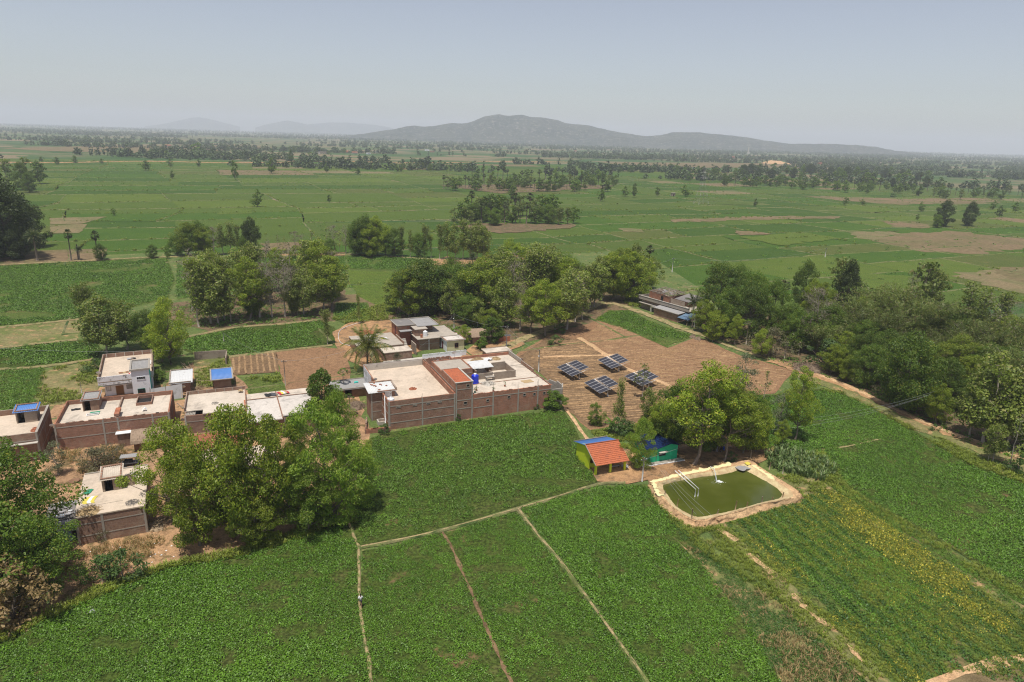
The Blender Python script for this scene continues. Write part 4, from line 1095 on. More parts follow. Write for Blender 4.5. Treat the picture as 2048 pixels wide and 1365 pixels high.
# curved yard wall at the right corner
pts = [(35.0, 5.4), (36.6, 4.6), (37.8, 3.2), (38.2, 1.4), (37.6, .3)]
for a, b_ in zip(pts[:-1], pts[1:]):
    t_ = Vector((b_[0] - a[0], b_[1] - a[1])).normalized(); n_ = Vector((-t_.y, t_.x)) * .13
    MB().hexa([(a[0] - n_.x, a[1] - n_.y, 0), (b_[0] - n_.x, b_[1] - n_.y, 0), (b_[0] + n_.x, b_[1] + n_.y, 0), (a[0] + n_.x, a[1] + n_.y, 0)],
              [(a[0] - n_.x, a[1] - n_.y, 4.6), (b_[0] - n_.x, b_[1] - n_.y, 4.2), (b_[0] + n_.x, b_[1] + n_.y, 4.2), (a[0] + n_.x, a[1] + n_.y, 4.6)]).build('yard_wall', MAT['concrete'], H.t)
H.box('yard_wall', 'concrete', 35.0, .1, 0, 37.6, .32, 4.0)
# unfinished rooms on the right roof
ZR = 4.85
def roof_l(px_, py_, z=ZR): return H.l(px_, py_, z)
H.walls(24.9, 7.6, 29.9, 13.2, ZR, ZR + 1.6, 'brick_grey', part='roof_room', sides='fr', th=.2)
H.box('roof_room', 'brick_grey', 26.4, 13.0, ZR, 29.7, 13.2, ZR + 1.9)
H.walls(20.9, 8.6, 24.9, 10.4, ZR, ZR + 1.3, 'brick_grey', part='roof_room', sides='fr', th=.2)
H.walls(17.6, 11.4, 21.6, 14.6, ZR, ZR + 1.7, 'brick_dull', part='roof_room', sides='lf', th=.2)
H.box('roof_room', 'brick_dull', 21.4, 9.6, ZR, 21.6, 14.6, ZR + 1.7); H.box('roof_room', 'brick_dull', 25.4, 11.0, ZR, 25.6, 14.6, ZR + 1.7)
o = MB().corr(21.2, 10.7, 26.0, 14.9, ZR + 1.8, ZR + 2.15, .3, .03).build('roof_sheet', MAT['sheet_white'], H.t)
H.box('roof_room', 'brick_red', 17.5, 16.6, ZR, 20.6, 16.8, ZR + 1.5)
H.box('roof_bench', 'concrete', 22.9, 7.2, ZR + .75, 24.8, 8.1, ZR + .85)
for x in (23.05, 24.65): H.box('bench_leg', 'concrete', x - .08, 7.4, ZR, x + .08, 7.9, ZR + .745)

def on(H_, x, y, z): return H_.w(x, y, z)
water_tank('water_tank', 'blue ribbed plastic water tank on the right roof of the brick compound', on(H, 20.2, 6.9, ZR), 'tank_blue', .78, 2.0)
tw = water_tank('water_tank', 'white water tank on the front left roof corner of the brick compound', on(H, .75, 1.1, 4.75), 'tank_white', .7, 1.5)
o = MB().tube([(0, 0, 0), (0, 0, 7.0), (.5, .3, 7.05)], .07, 8).build('drain_pipe', MAT['pipe_white']); o.location = H.w(-.55, .6, 0)
tag(o, 'tall white plastic pipe standing by the left wall of the brick compound', 'pipe')
dish('white dish on the left edge of the compound roof beside the sheet stair roof', on(H, .12, 11.6, 5.9), R(24), .45, .3)
dish('white dish on a tall mast at the back corner of the compound courtyard', on(H, 20.6, 21.6, 4.6), R(24), .55, 2.3)
heap('brick_pile', 'small heap of loose red bricks in the middle of the compound roof', 'bricks', on(H, 7.0, 8.0, 4.75), .7, .3, 'brick_loose', 3, 60, (.24, .06), 'loose brick heaps')
heap('straw_heap', 'brown straw heap on the far right roof of the brick compound', 'straw', on(H, 26.0, 20.6, ZR), 1.5, .9, 'hay', 4, 260, (.5, .02), stalky=True)
heap('straw_heap', 'smaller straw heap on the far right roof corner beside white sacks', 'straw', on(H, 30.6, 20.6, ZR), 1.0, .5, 'straw', 14, 160, (.5, .02), stalky=True)
cloth('crumpled white sacking beside the straw on the compound roof', on(H, 28.6, 20.4, ZR), 1.9, 1.3, ['cloth_white'], .5, 3, 'sack_cloth', amp=.7)
cloth('orange grain spread to dry on the right roof of the compound', on(H, 31.2, 4.3, ZR), 2.4, 1.7, ['straw'], R(24), 5, 'grain_sheet', 'grain')
cloth('pink and white bundle on the tin roof of the roof room', on(H, 23.6, 15.6, ZR), 1.7, .9, ['cloth_pink', 'cloth_grey'], R(24), 6, 'bundle', 'bundle', amp=.6)
heap('scrap_pile', 'pile of grey broken concrete and scrap boards behind the blue tank', 'rubble', on(H, 22.6, 5.6, ZR), 1.3, .4, 'concrete_pale', 6, 60, (.8, .05))
heap('rubble_pile', 'white and dark scrap heaped on the compound courtyard wall', 'rubble', on(H, 16.8, 21.4, 4.1), 1.6, 1.6, 'cloth_grey', 16, 60, (.7, .08))
for k, (x, y) in enumerate(((18.2, 1.6), (18.9, 2.6), (25.4, 3.0), (22.0, 1.0))):
    t_ = thing('potted_plant', ('pot plant by the compound tower, the one nearest the front edge', 'pot plant behind the nearest one by the compound tower', 'pot plant on the open grey part of the compound roof', 'pot plant on the front edge of the compound roof')[k], 'pot plant', on(H, x, y, ZR), 0, 'pot plants on the compound roof')
    MB().lathe([(.14, 0), (.2, .3), (.22, .32), (.18, .3), (.001, .28)], 10).build('pot', MAT['door_green' if k == 0 else 'brick_loose'], t_)
    m_ = MB(); rr = random.Random(k)
    for j in range(26):
        c = Vector((rr.gauss(0, .16), rr.gauss(0, .16), .45 + rr.random() * .7)); a = Vector((rr.gauss(0, 1), rr.gauss(0, 1), rr.gauss(0, .5))).normalized() * .14; b_ = Vector((rr.gauss(0, 1), rr.gauss(0, 1), 1)).cross(a).normalized() * .06
        m_.add([c - a, c + b_, c + a, c - b_], [(0, 1, 2, 3)])
    m_.build('leaves', MAT['leaf_bush'], t_)
    MB().tube([(0, 0, .28), (.03, 0, 1.0)], .02, 5).build('stem', MAT['twig'], t_)

# outhouse, cistern and front wall beside the compound
h = House('outhouse', 'tiny brick outhouse with a white tin roof left of the compound', 'outhouse', at(750, 838), 24)
h.walls(0, 0, 2.2, 1.7, 0, 2.0, 'brick_dull', hb=2.2); h.box('door', 'cloth_blue', -.03, .4, .05, .01, 1.2, 1.85)
o = MB().corr(-.5, -.3, 2.5, 2.0, 2.02, 2.3, .3, .03).build('roof', MAT['sheet_white'], h.t); MB().box(.3, .9, 2.25, .7, 1.2, 2.45).build('roof_weight', MAT['brick_loose'], o)
MB().box(-.3, -.28, 2.12, 2.3, -.1, 2.24).build('roof_edge', MAT['brick_dull'], o); MB().box(-.3, 1.8, 2.35, 2.4, 1.98, 2.48).build('roof_edge', MAT['brick_dull'], o)
h = House('water_trough', 'open square concrete cistern by the front left corner of the compound', 'cistern', at(757, 853), 24)
h.walls(0, 0, 2.1, 1.6, 0, .85, 'concrete_pale', th=.2); h.box('trough_floor', 'village_dirt', .2, .2, .3, 1.9, 1.4, .35)
h = House('brick_wall', 'low crumbling brick wall at the front of the compound yard', 'wall', at(733, 869), 20)
h.walls(0, 0, 4.6, .3, 0, .9, 'brick_red', sides='f', th=.3); h.parapet_wear(.2, .15, 4.4, .15, .9, 'brick_red', 12, 9)
h = House('brick_wall', 'low brick wall along the left side of the compound yard', 'wall', at(733, 869), 100)
h.walls(0, 0, 5.6, .3, 0, 1.0, 'brick_dull', sides='f', th=.3); h.parapet_wear(.2, .15, 5.4, .15, 1.0, 'brick_dull', 12, 10)
h = House('mud_shed', 'long low mud shed with a grey sheet roof left of the compound', 'shed', at(668, 800), 24)
h.walls(0, 0, 2.4, 4.2, 0, 2.0, 'mud_wall', hb=2.5, part='wall'); h.walls(3.9, 0, 7.4, 4.2, 0, 2.0, 'mud_wall', hb=2.5); h.box('back_wall', 'mud_wall', 2.4, 4.0, 0, 3.9, 4.2, 2.5)
o = MB().corr(-.4, -.5, 7.7, 4.5, 2.1, 2.62, .3, .03).build('roof', MAT['sheet_grey'], h.t)
MB().box(-.3, 4.3, 2.62, 7.6, 4.5, 2.76).build('roof_edge', MAT['wood_grey'], o); MB().box(-.3, -.4, 2.16, 7.6, -.2, 2.3).build('roof_edge', MAT['wood_grey'], o); MB().box(7.45, -.18, 2.2, 7.65, 4.28, 2.7).build('roof_edge', MAT['brick_loose'], o)
cloth('teal cloth lying on the grey roof of the mud shed', h.w(5.3, 2.6, 2.5), .9, .7, ['cloth_teal'], .4, 9)
heap('firewood_pile', 'dark heap of firewood and brush in front of the mud shed', 'firewood', at(712, 815), 2.0, 1.2, 'twig', 12, 200, (1.1, .03), stalky=True)

# ---- flat-roofed house at the front left
H = House('brick_house', 'flat-roofed brick house with a pale open roof nearest the bottom left', 'house', at(158, 1092), 26)
H3 = H
H.walls(0, 0, 8.4, 13.2, 0, 4.15, 'brick_dull')
H.roof(-.08, -.08, 8.48, 13.3, 4.32, 'roof_warm')
H.bands_f(.3, 8.2, 0, [1.2, 3.0], h=.14); H.pillars_f([.15, 3.15, 8.25], 0, 0, 4.13); H.bands_l(.3, 13, 8.4, [3.0], right=True); H.pillars_l([.15, 6.2], 8.4, 0, 4.13, right=True)
H.box('roof_kerb', 'concrete', 0, 13.05, 4.322, 8.3, 13.25, 4.45)
H.box('roof_crack', 'dark', 1.6, 2.55, 4.318, 5.6, 2.6, 4.326)
H.stair_room(2.9, 6.2, 5.3, 9.6, 4.32, 6.2, 6.6, 'brick_grey', 'roof_pale', (.3, 1.05), 'brick_dull', .3, dm='door_maroon')
cloth('crumpled green cloth drying on the front left house roof', H.w(1.0, 7.0, 4.33), .9, 1.5, ['cloth_green'], R(0), 1, amp=.15)
cloth('yellow and white sari spread on the front left house roof', H.w(1.4, 4.4, 4.33), 1.5, 2.0, ['cloth_yellow', 'cloth_white', 'cloth_yellow'], R(20), 2, amp=.03)
heap('straw_heap', 'thin straw and stalks along the front edge of the front left roof', 'straw', H.w(1.6, 1.1, 4.32), 1.3, .3, 'straw', 21, 160, (.9, .018), stalky=True)
heap('brush_pile', 'brown dry brush beside the roof stair room of the front left house', 'brushwood', H.w(6.2, 8.0, 4.32), .95, 1.1, 'twig', 22, 220, (.8, .02), stalky=True)
heap('gravel_heap', 'small grey gravel heap behind the stair room on the front left roof', 'gravel', H.w(6.3, 10.2, 4.32), 1.0, .35, 'concrete', 23, 80, (.12, .05))
h = House('lean_to', 'low lean-to with patched tin roof and blue wall beside the front left house', 'shed', at(96, 1092), 26)
h.walls(0, 0, 4.6, 3.6, 0, 1.9, 'blue_wall', hb=2.5); h.door(3.4, 0, 0, .8, 1.6, 'dark', 'wood_grey')
o = MB().corr(-.4, -.6, 4.7, 2.0, 1.9, 2.35, .26, .05).build('roof', MAT['sheet_grey'], h.t)
h.box('wall', 'mud_wall', 0, 3.6, 0, 4.7, 6.6, 2.3)
MB().corr(-.4, 2.1, 5.0, 6.8, 2.42, 2.75, .26, .05).build('roof', MAT['sheet_dark'], h.t)
rr = random.Random(8)
for k in range(40):
    x, y = rr.uniform(-.2, 4.7), rr.uniform(2.4, 6.4)
    MB().box(x, y, 2.62 + .07 * (y - 2.1) - .1, x + rr.uniform(.3, .8), y + rr.uniform(.2, .5), 2.6 + .07 * (y - 2.1) + .03).build('roof_patch', MAT[rr.choice(['cloth_grey', 'sheet_white', 'sheet_grey', 'sheet_dark'])], h.t)

# ---- far-left house
H = House('brick_house', 'brick house with parapet walls and a blue-roofed stair room at left edge', 'house', at(70, 922), 26)
H4 = H
H.walls(-14, 0, 1.0, 13.0, 0, 5.1, 'brick_dull')
H.roof(-13.76, .24, .76, 12.76, 4.1, 'roof_warm')
H.bands_l(0, 13, 1.0, [4.0, 1.4], right=True); H.pillars_l([.15, 6.4, 12.8], 1.0, 0, 5.1, 'concrete', right=True); H.bands_f(-13.9, .9, 0, [3.7, 1.4]); H.pillars_f([.85, -6], 0, 0, 5.1)
H.box('parapet_coping', 'concrete', .7, -.02, 5.1, 1.06, 13.02, 5.16)
H.box('roof_ledge', 'concrete_pale', -13.9, -.75, 3.4, .95, -.06, 3.52)
H.stair_room(-3.2, 7.9, -.1, 10.6, 4.1, 6.2, 6.5, 'brick_grey', 'sheet_blue', (.2, 1.05), 'brick_dull', .35)
heap('brick_pile', 'few loose red bricks by the right parapet of the far left roof', 'bricks', H.w(.2, 3.6, 4.1), .7, .5, 'brick_loose', 31, 40, (.24, .06), 'loose brick heaps')
dish('white dish on the front left corner of the twin-roofed brick house', at(106, 860, 4.4), R(20), .45, .6)

# ---- twin-roofed house
H = House('brick_house', 'long low brick house whose roof is divided by a low wall', 'house', at(116, 903), 23)
H5 = H
H.walls(0, 0, 18.0, 11.8, 0, 5.0, 'brick', part='wall')
H.roof(.24, .24, 17.76, 11.56, 4.2, 'roof_pale')
H.bands_f(.3, 17.9, 0, [2.2, 4.25]); H.pillars_f([.14, 7.4, 9.7, 15.2, 17.85], 0, 0, 4.98); H.pillars_l([.14, 6, 11.6], 18.0, 0, 5.0, right=True)
H.box('dividing_wall', 'brick_dull', 9.1, .3, 4.2, 9.35, 11.5, 4.75); H.box('dividing_wall', 'brick_red', 9.0, 1.4, 4.76, 9.8, 4.6, 5.25)
H.stair_room(3.3, 7.2, 5.9, 10.9, 4.2, 6.25, 6.5, 'brick_dull', 'sheet_grey', (.15, 1.1), 'brick_dull', .25, dm='door_maroon')
H.walls(11.9, 7.2, 14.6, 11.2, 4.2, 4.75, 'brick', part='stair_well', th=.14); H.box('stair_well_dark_sheet', 'dark', 12.05, 7.35, 4.205, 14.45, 11.05, 4.22)  # near-black sheet at roof level paints the well's shaded depth
H.parapet_wear(.3, .12, 9, .12, 5.0, 'brick_dull', 18, 11); H.parapet_wear(9.5, .12, 17.6, .12, 5.0, 'brick_dull', 14, 12)
cloth('dark green sheet in front of the stair room on the twin roof', H.w(5.3, 5.9, 4.21), 1.6, 1.2, ['cloth_green'], R(23), 11)
cloth('black sheet thrown by the stair room of the twin-roofed house', H.w(1.9, 8.6, 4.21), 1.5, .8, ['cloth_black'], R(30), 12, amp=.2)
h = House('bed_frame', 'white wooden bed frame lying on the left part of the twin roof', 'bed frame', H.w(4.2, 4.4, 4.2), 30)
h.walls(0, 0, 1.9, .9, .05, .2, 'cloth_white', th=.1, part='frame_rail'); h.t.location.z = 4.2
cloth('small white bundle on the right part of the twin roof', H.w(13.6, 4.1, 4.21), .7, .7, ['cloth_white'], .3, 13, 'bundle', 'bundle', amp=.9)

# ---- white house behind
H = House('white_house', 'white two-storey house with brown door and brick parapets behind the twin roof', 'house', at(205, 797), 27)
H6 = H
H.walls(.6, .9, 9.6, 17.0, 0, 3.5, 'white_wall')
H.roof(-.3, -.4, 9.9, 17.1, 3.68, 'roof_warm', .2)
H.box('balcony_parapet', 'white_dirty', -.4, -.45, 3.68, 6.0, -.25, 4.75); H.box('balcony_slab', 'white_dirty', -.4, -.47, 2.9, 6.0, .86, 3.4)
H.walls(-.4, -.25, 9.8, 17.1, 3.68, 4.6, 'brick_dull', part='parapet', sides='lb'); H.box('parapet', 'brick_dull', 9.56, 3.4, 3.69, 9.8, 16.9, 4.6)
for k in range(6): H.box('parapet_post', 'concrete_pale', .3 + k * 1.8, 16.82, 3.69, .45 + k * 1.8, 16.86, 4.62)
H.box('sunshade', 'white_wall', .3, .2, 2.35, 6.0, .88, 2.47)
H.walls(6.0, -3.6, 9.3, 2.9, 0, 6.4, 'white_wall', part='stair_tower')
o = MB().corr(5.8, -3.8, 9.5, 3.1, 6.45, 6.5, .24, .05).build('tower_roof', MAT['sheet_grey'], H.t)
H.walls(5.75, -3.85, 9.55, 3.15, 6.4, 6.75, 'concrete', th=.35, part='tower_rim')
H.box('tower_side', 'cloth_teal', 9.3, -3.5, .2, 9.32, 2.8, 6.3)
H.window(7.7, -3.6, 4.4, 1.5, .55, 'white_wall', 'dark', 3); H.door(7.5, -3.6, 0, 1.2, 2.3, 'dark', 'door_green')
H.door(3.3, .9, 0, 1.3, 2.2, 'door_brown', 'wood'); H.window(5.1, .9, 1.2, .9, .9, 'concrete', 'cloth_grey', 3); H.window(1.3, .9, 1.2, .7, .9, 'concrete', 'white_dirty', 1)
cloth('brown and red quilt airing on the white house roof', H.w(4.3, 4.5, 3.7), 1.9, 1.1, ['cloth_brown', 'straw', 'cloth_brown'], R(27), 14, 'quilt', 'quilt')
cloth('blue and red cloth beside the quilt on the white house roof', H.w(5.6, 3.0, 3.7), .9, .9, ['cloth_red', 'cloth_white', 'cloth_blue'], R(10), 15, amp=.2)
cloth('pink and white laundry at the back right of the white house roof', H.w(9.0, 9.6, 3.7), 1.0, 2.6, ['cloth_pink', 'cloth_white'], R(27), 16, amp=.5)
cloth('grey bundle of rags at the back of the white house roof', H.w(5.4, 14.0, 3.7), 1.8, .9, ['cloth_grey', 'metal_dark'], R(40), 17, 'bundle', 'bundle', amp=.5)
dish('white dish on the front left parapet corner of the white house', H.w(-.2, 1.6, 4.6), R(20), .5, .3)
# leaning screen and shed in the gap
h = House('screen_wall', 'grey woven screen with blue sheet between the white house and the shed', 'screen', at(300, 806), 22)
m_ = MB()
m_.hexa([(0, 0, 0), (6.2, 0, 0), (6.2, .12, 0), (0, .12, 0)], [(0, 1.6, 2.4), (6.2, 1.6, 2.9), (6.2, 1.72, 2.9), (0, 1.72, 2.4)]); m_.build('screen_panel', MAT['sheet_grey'], h.t)
for x in (.1, 3.0, 6.0): MB().tube([(x, -.05, 0), (x, 1.65, 2.75)], .05, 6).build('screen_pole', MAT['wood'], h.t)
cloth('blue tarpaulin crumpled on the rubble in front of the grey screen', at(327, 802), 2.4, .9, ['cloth_blue'], R(22), 18, 'tarpaulin', 'tarpaulin', amp=.6)
heap('rubble_pile', 'pale stone rubble and wood in front of the grey screen', 'rubble', at(318, 812), 1.4, .5, 'concrete_pale', 33, 70, (.5, .08))
h = House('brick_shed', 'brick shed with a white sheet roof right of the white house', 'shed', at(340, 799), 24)
h.walls(.2, 3.2, 4.0, 10.0, 0, 2.3, 'brick_dull', hb=2.6)
o = MB().corr(-.1, 2.6, 4.5, 10.6, 2.4, 2.85, .3, .03).build('roof', MAT['sheet_white'], h.t)
for b_ in ((-.1, 2.7, 2.5, 4.2, 2.95, 2.66), (-.1, 10.3, 2.9, 4.2, 10.55, 3.05)): MB().box(*b_).build('roof_edge', MAT['brick_grey'], o)
MB().hexa([(-.1, 3, 2.5), (.15, 3, 2.5), (.15, 10.3, 2.9), (-.1, 10.3, 2.9)], [(-.1, 3, 2.62), (.15, 3, 2.62), (.15, 10.3, 3.05), (-.1, 10.3, 3.05)]).build('roof_edge', MAT['brick_grey'], o)
dish('grey dish on a pole by the white-roofed shed', at(368, 790), R(20), .5, 1.6)
h = House('brick_shed', 'small shed with a bright blue sheet roof behind the village houses', 'shed', at(425, 775), 24)
h.walls(.3, -1.4, 3.9, 4.4, 0, 2.1, 'brick_dull', hb=2.3)
o = MB().corr(-.1, -2.0, 4.3, 5.0, 2.25, 2.55, .24, .035).build('roof', MAT['sheet_blue'], h.t)
for b_ in ((-.25, -2.1, 2.2, 4.4, -1.8, 2.36), (-.25, 4.8, 2.5, 4.4, 5.1, 2.66), ): MB().box(*b_).build('roof_edge', MAT['concrete'], o)
for xa in (-.3, 4.15): MB().hexa([(xa, -1.79, 2.25), (xa + .3, -1.79, 2.25), (xa + .3, 4.79, 2.5), (xa, 4.79, 2.5)], [(xa, -1.79, 2.38), (xa + .3, -1.79, 2.38), (xa + .3, 4.79, 2.66), (xa, 4.79, 2.66)]).build('roof_edge', MAT['concrete'], o)
h = House('brick_wall', 'grey brick garden wall standing behind the blue-roofed shed', 'wall', at(390, 722), 20)
h.walls(0, 0, 7.4, .25, 0, 2.2, 'brick_grey', sides='f', th=.25); h.walls(7.2, -5.6, 7.45, 0, 0, 1.9, 'brick_grey', sides='l', th=.25)
rr = random.Random(14)
for gi, (bx, by, n_, nm) in enumerate(((386, 742, 11, 'upper'), (392, 775, 10, 'lower'))):
    P = at(bx, by); t_ = thing('bamboo_stack', 'stack of cut bamboo poles leaning by the blue shed, the %s stack' % nm, 'bamboo poles', P, R(10))
    for k in range(n_):
        a = Vector((rr.uniform(-.6, .6), rr.uniform(-.8, .8) - 1.5, .08 * (k % 5) + .05)); b_ = a + Vector((rr.uniform(-3.2, -1.6) if gi == 0 else rr.uniform(1.5, 3.4), rr.uniform(2.5, 4.4) if gi == 0 else rr.uniform(-2, -.6), rr.uniform(.5, 1.6)))
        MB().tube([a, b_], .055, 6).build('bamboo_pole', MAT['wood'], t_)
for k, (x0, y0, x1, y1) in enumerate(((396, 727, 420, 726), (414, 738, 464, 733), (392, 759, 424, 759), (384, 790, 400, 775))):
    a, b_ = at(x0, y0, .9), at(x1, y1, .9)
    o = MB().tube([(0, 0, .3), b_ - a + Vector((0, 0, .3))], .06, 6).build('wooden_pole', MAT['wood']); o.location = a - Vector((0, 0, .6))
    tag(o, ('thin pole lying nearest the grey garden wall', 'longest pole lying beside the ploughed strip', 'pole lying between the two bamboo stacks', 'short pole lying by the lower bamboo stack')[k], 'pole', 'loose poles behind the blue shed')

# ---- the two houses in the middle of the village
H = House('brick_house', 'brick house with a broken front roof edge right of the earth lane', 'house', at(372, 870), 22)
H9 = H
H.walls(.1, 0, 10.8, 10.8, 0, 3.7, 'brick_dull')
H.roof(.0, 2.0, 10.9, 10.9, 3.9, 'roof_pale'); H.box('roof', 'roof_pale', 3.2, -.1, 3.72, 10.9, 2.0, 3.9); H.box('loose_slab', 'concrete', 0, .2, 3.2, 1.9, 1.9, 3.35)
H.walls(-.05, 2.0, 10.9, 11.0, 3.9, 4.6, 'brick_dull', part='parapet', sides='bl', th=.2); H.box('parapet', 'brick_dull', 10.72, 0, 3.9, 10.92, 10.78, 4.35)
for k in range(7): H.box('parapet_post', 'concrete', .4 + k * 1.6, 10.765, 3.9, .52 + k * 1.6, 10.79, 4.62)
for k in range(14):
    x = .1 + .13 * k
    H.box('grille_block', 'concrete', x, .3 + .1 * (k % 3), 3.36, x + .1, 1.7, 3.62 + .1 * (k % 2))
H.bands_f(.3, 10.6, 0, [2.4]); H.pillars_f([.2], 0, 0, 3.7, 'concrete_pale')
heap('brick_pile', 'few bricks lying in the middle of the roof right of the lane', 'bricks', H.w(5.2, 4.6, 3.9), .55, .15, 'concrete', 41, 16, (.3, .07), 'loose brick heaps')
cloth('pale yellow sack at the back right corner of the roof right of the lane', H.w(9.9, 9.3, 3.9), .9, .9, ['straw'], .3, 21, 'sack', 'sack', amp=1.0)
o = MB().tube([(0, 0, 0), (4.4, -3.3, -1.0)], .07, 6).build('wooden_pole', MAT['wood_grey']); o.location = H.w(-1.4, 5.2, 4.5); tag(o, 'grey pole leaning across the corner of the roof right of the lane', 'pole')
dish('white dish on a pole at the front corner right of the lane', at(368, 862), R(20), .5, 2.0)
H = House('brick_house', 'house with pale roof in two panels next to the feathery trees', 'house', at(500, 890), 24)
H10 = H
H.walls(.2, 1.8, 12.0, 15.8, 0, 3.6, 'brick_dull')
H.roof(-.1, 1.2, 6.05, 12.6, 3.8, 'roof_white'); H.roof(6.1, 2.4, 12.4, 12.6, 3.83, 'roof_white'); H.roof(.1, 12.62, 12.2, 15.9, 3.86, 'roof_pale')
H.box('roof_joint', 'brick_dull', 6.0, 1.3, 3.835, 6.2, 15.6, 3.98); H.box('roof_joint', 'brick_dull', .0, 12.5, 3.9, 12.1, 12.7, 3.96); H.box('roof_kerb', 'brick_red', -.12, 1.3, 3.81, .1, 12.4, 4.05)
H.box('roof_kerb', 'concrete', 12.2, 2.5, 3.83, 12.4, 15.4, 3.98)
H.box('verandah_beam', 'concrete', 6.3, 2.0, 2.6, 12.2, 2.3, 2.75); H.pillars_f([6.4, 9.2, 12.0], 1.8, 0, 3.6)
cloth('black tarpaulin sheet at the back of the two-panel roof', H.w(5.0, 14.0, 3.87), 2.3, 1.7, ['cloth_black', 'metal_dark'], R(24), 22, 'tarpaulin', 'tarpaulin', amp=.3)
cloth('coloured clothes drying in a heap on the two-panel roof', H.w(7.5, 14.2, 3.87), 2.0, 1.7, ['cloth_red', 'cloth_yellow', 'cloth_white', 'straw', 'cloth_red'], R(40), 23, 'clothes', 'clothes', amp=.5)
# hut, outhouse and low house under the trees
h = House('thatched_hut', 'thatched hut with grey rounded roof in front of the twin-roofed house', 'hut', at(264, 906), 24)
h.walls(.4, .3, 7.2, 4.3, 0, 1.7, 'mud_wall')
vs, fs = [], []; rr = random.Random(2)
n1, n2 = 22, 10
for j in range(n2 + 1):
    for i in range(n1 + 1):
        a = math.pi * (.06 + .88 * j / n2)
        vs.append((i / n1 * 7.8, 2.3 - 2.7 * math.cos(a), 1.35 + 1.75 * math.sin(a) + rr.uniform(-.05, .05)))
for j in range(n2):
    for i in range(n1): fs.append((j * (n1 + 1) + i, j * (n1 + 1) + i + 1, (j + 1) * (n1 + 1) + i + 1, (j + 1) * (n1 + 1) + i))
o = MB().add(vs, fs).build('thatch_roof', MAT['thatch'], h.t)
md = o.modifiers.new('thick', 'SOLIDIFY'); md.thickness = .18
m_ = MB()
for k in range(240):
    x = rr.uniform(.1, 7.7); a = math.pi * rr.uniform(.08, .92); c = Vector((x, 2.3 - 2.75 * math.cos(a), 1.37 + 1.8 * math.sin(a)))
    d_ = Vector((rr.gauss(0, .06), -math.cos(a) * .0 + math.sin(a) * .35 * (-1 if a < 1.57 else 1), -abs(math.cos(a)) * .4)); m_.tube([c, c + d_], .025, 3, False, False)
sp_ = m_.build('thatch_straw', MAT['thatch'], h.t); sp_['kind'] = 'stuff'
h = House('outhouse', 'narrow brick outhouse with white slab roof against the twin-roofed house', 'outhouse', at(238, 895), 24)
h.walls(0, 0, 2.0, 2.2, 0, 2.5, 'brick_dull'); h.box('roof', 'cloth_white', -.25, -.25, 2.52, 2.15, 1.0, 2.62); h.box('roof', 'brick_dull', -.1, 1.05, 2.52, 2.1, 2.35, 2.66)
h = House('tiled_house', 'low house with an old red tiled roof hidden behind the front trees', 'house', at(372, 925), 24)
h.walls(0, 0, 9.0, 6.0, 0, 2.1, 'mud_wall'); m_ = MB()
for s_ in (0, 1):
    y0, y1 = (-.5, 3.0) if s_ == 0 else (6.5, 3.0)
    m_.corr(-.4, y0, 9.4, y1, 2.0, 3.5, .2, .05)
m_.build('tiled_roof', MAT['tile_old'], h.t)
h = House('brick_house', 'low house with flat roof and blue front wall seen through the front trees', 'house', at(412, 975), 24)
h.walls(0, 0, 10.5, 6.5, 0, 2.7, 'blue_wall'); h.roof(-.3, -.5, 10.9, 6.7, 2.9, 'roof_warm'); h.door(3, 0, 0, 1.0, 2.0, 'door_brown'); h.door(7.5, 0, 0, 1.0, 2.0, 'cloth_blue')
dish('white dish on the flat roof seen through the front trees', h.w(1.0, 6.0, 2.9), R(20), .5, .5)
t_ = House('cart', 'dark three-wheeled cart with grey canopy behind the front left house', 'cart', at(243, 936), 20)
MB().box(0, 0, .5, 2.6, 1.3, .62).build('cart_bed', MAT['metal_dark'], t_.t); MB().corr(-.1, -.1, 2.4, 1.4, 1.75, 1.75, .3, .02).build('canopy', MAT['sheet_grey'], t_.t)
for x, y in ((.05, .05), (.05, 1.25), (2.2, .05), (2.2, 1.25)): MB().tube([(x, y, .6), (x, y, 1.75)], .03, 6).build('post', MAT['metal_dark'], t_.t)
for x, y in ((.5, -.08), (.5, 1.38), (2.7, .65)):
    MB().tube([(x, y - .05, .3), (x, y + .05, .3)], .3, 14).build('wheel', MAT['rubber'], t_.t)
MB().box(.4, .1, .62, 1.6, 1.2, 1.0).build('seat', MAT['cloth_black'], t_.t)

# ---- the house behind the compound
H = House('brick_house', 'brick house with a grey tin-roofed upper room behind the compound', 'house', at(876, 703), 26)
H2 = H
H.walls(-4.6, 1.9, 1.1, 12.2, 0, 3.25, 'brick_dull'); H.walls(1.15, 4.7, 6.0, 12.0, 0, 3.2, 'brick_dull', sides='fr')
H.roof(-5.2, 1.2, 1.2, 12.2, 3.42, 'roof_grey', .16); H.roof(1.25, 2.0, 6.2, 12.2, 3.40, 'roof_grey', .14)
H.bands_f(-4.4, 1.0, 1.9, [1.7]); H.bands_l(2.1, 12, -4.6, [1.7]); H.pillars_f([-1.9], 1.72, 0, 3.24, 'pipe_white', .16)
H.walls(1.9, -1.6, 6.8, 4.5, 0, 2.9, 'cream_wall', part='front_room', hb=3.1); H.roof(1.55, -1.95, 7.15, 4.66, 3.2, 'roof_white', .14, 'front_room_roof')
for b_ in ((1.6, -1.9, 3.202, 7.1, -1.65, 3.32), (6.85, -1.64, 3.202, 7.1, 4.4, 3.34), (1.6, -1.64, 3.202, 1.85, 4.4, 3.34), (1.6, 4.4, 3.202, 7.1, 4.65, 3.36)): H.box('roof_edge', 'brick_dull', *b_)
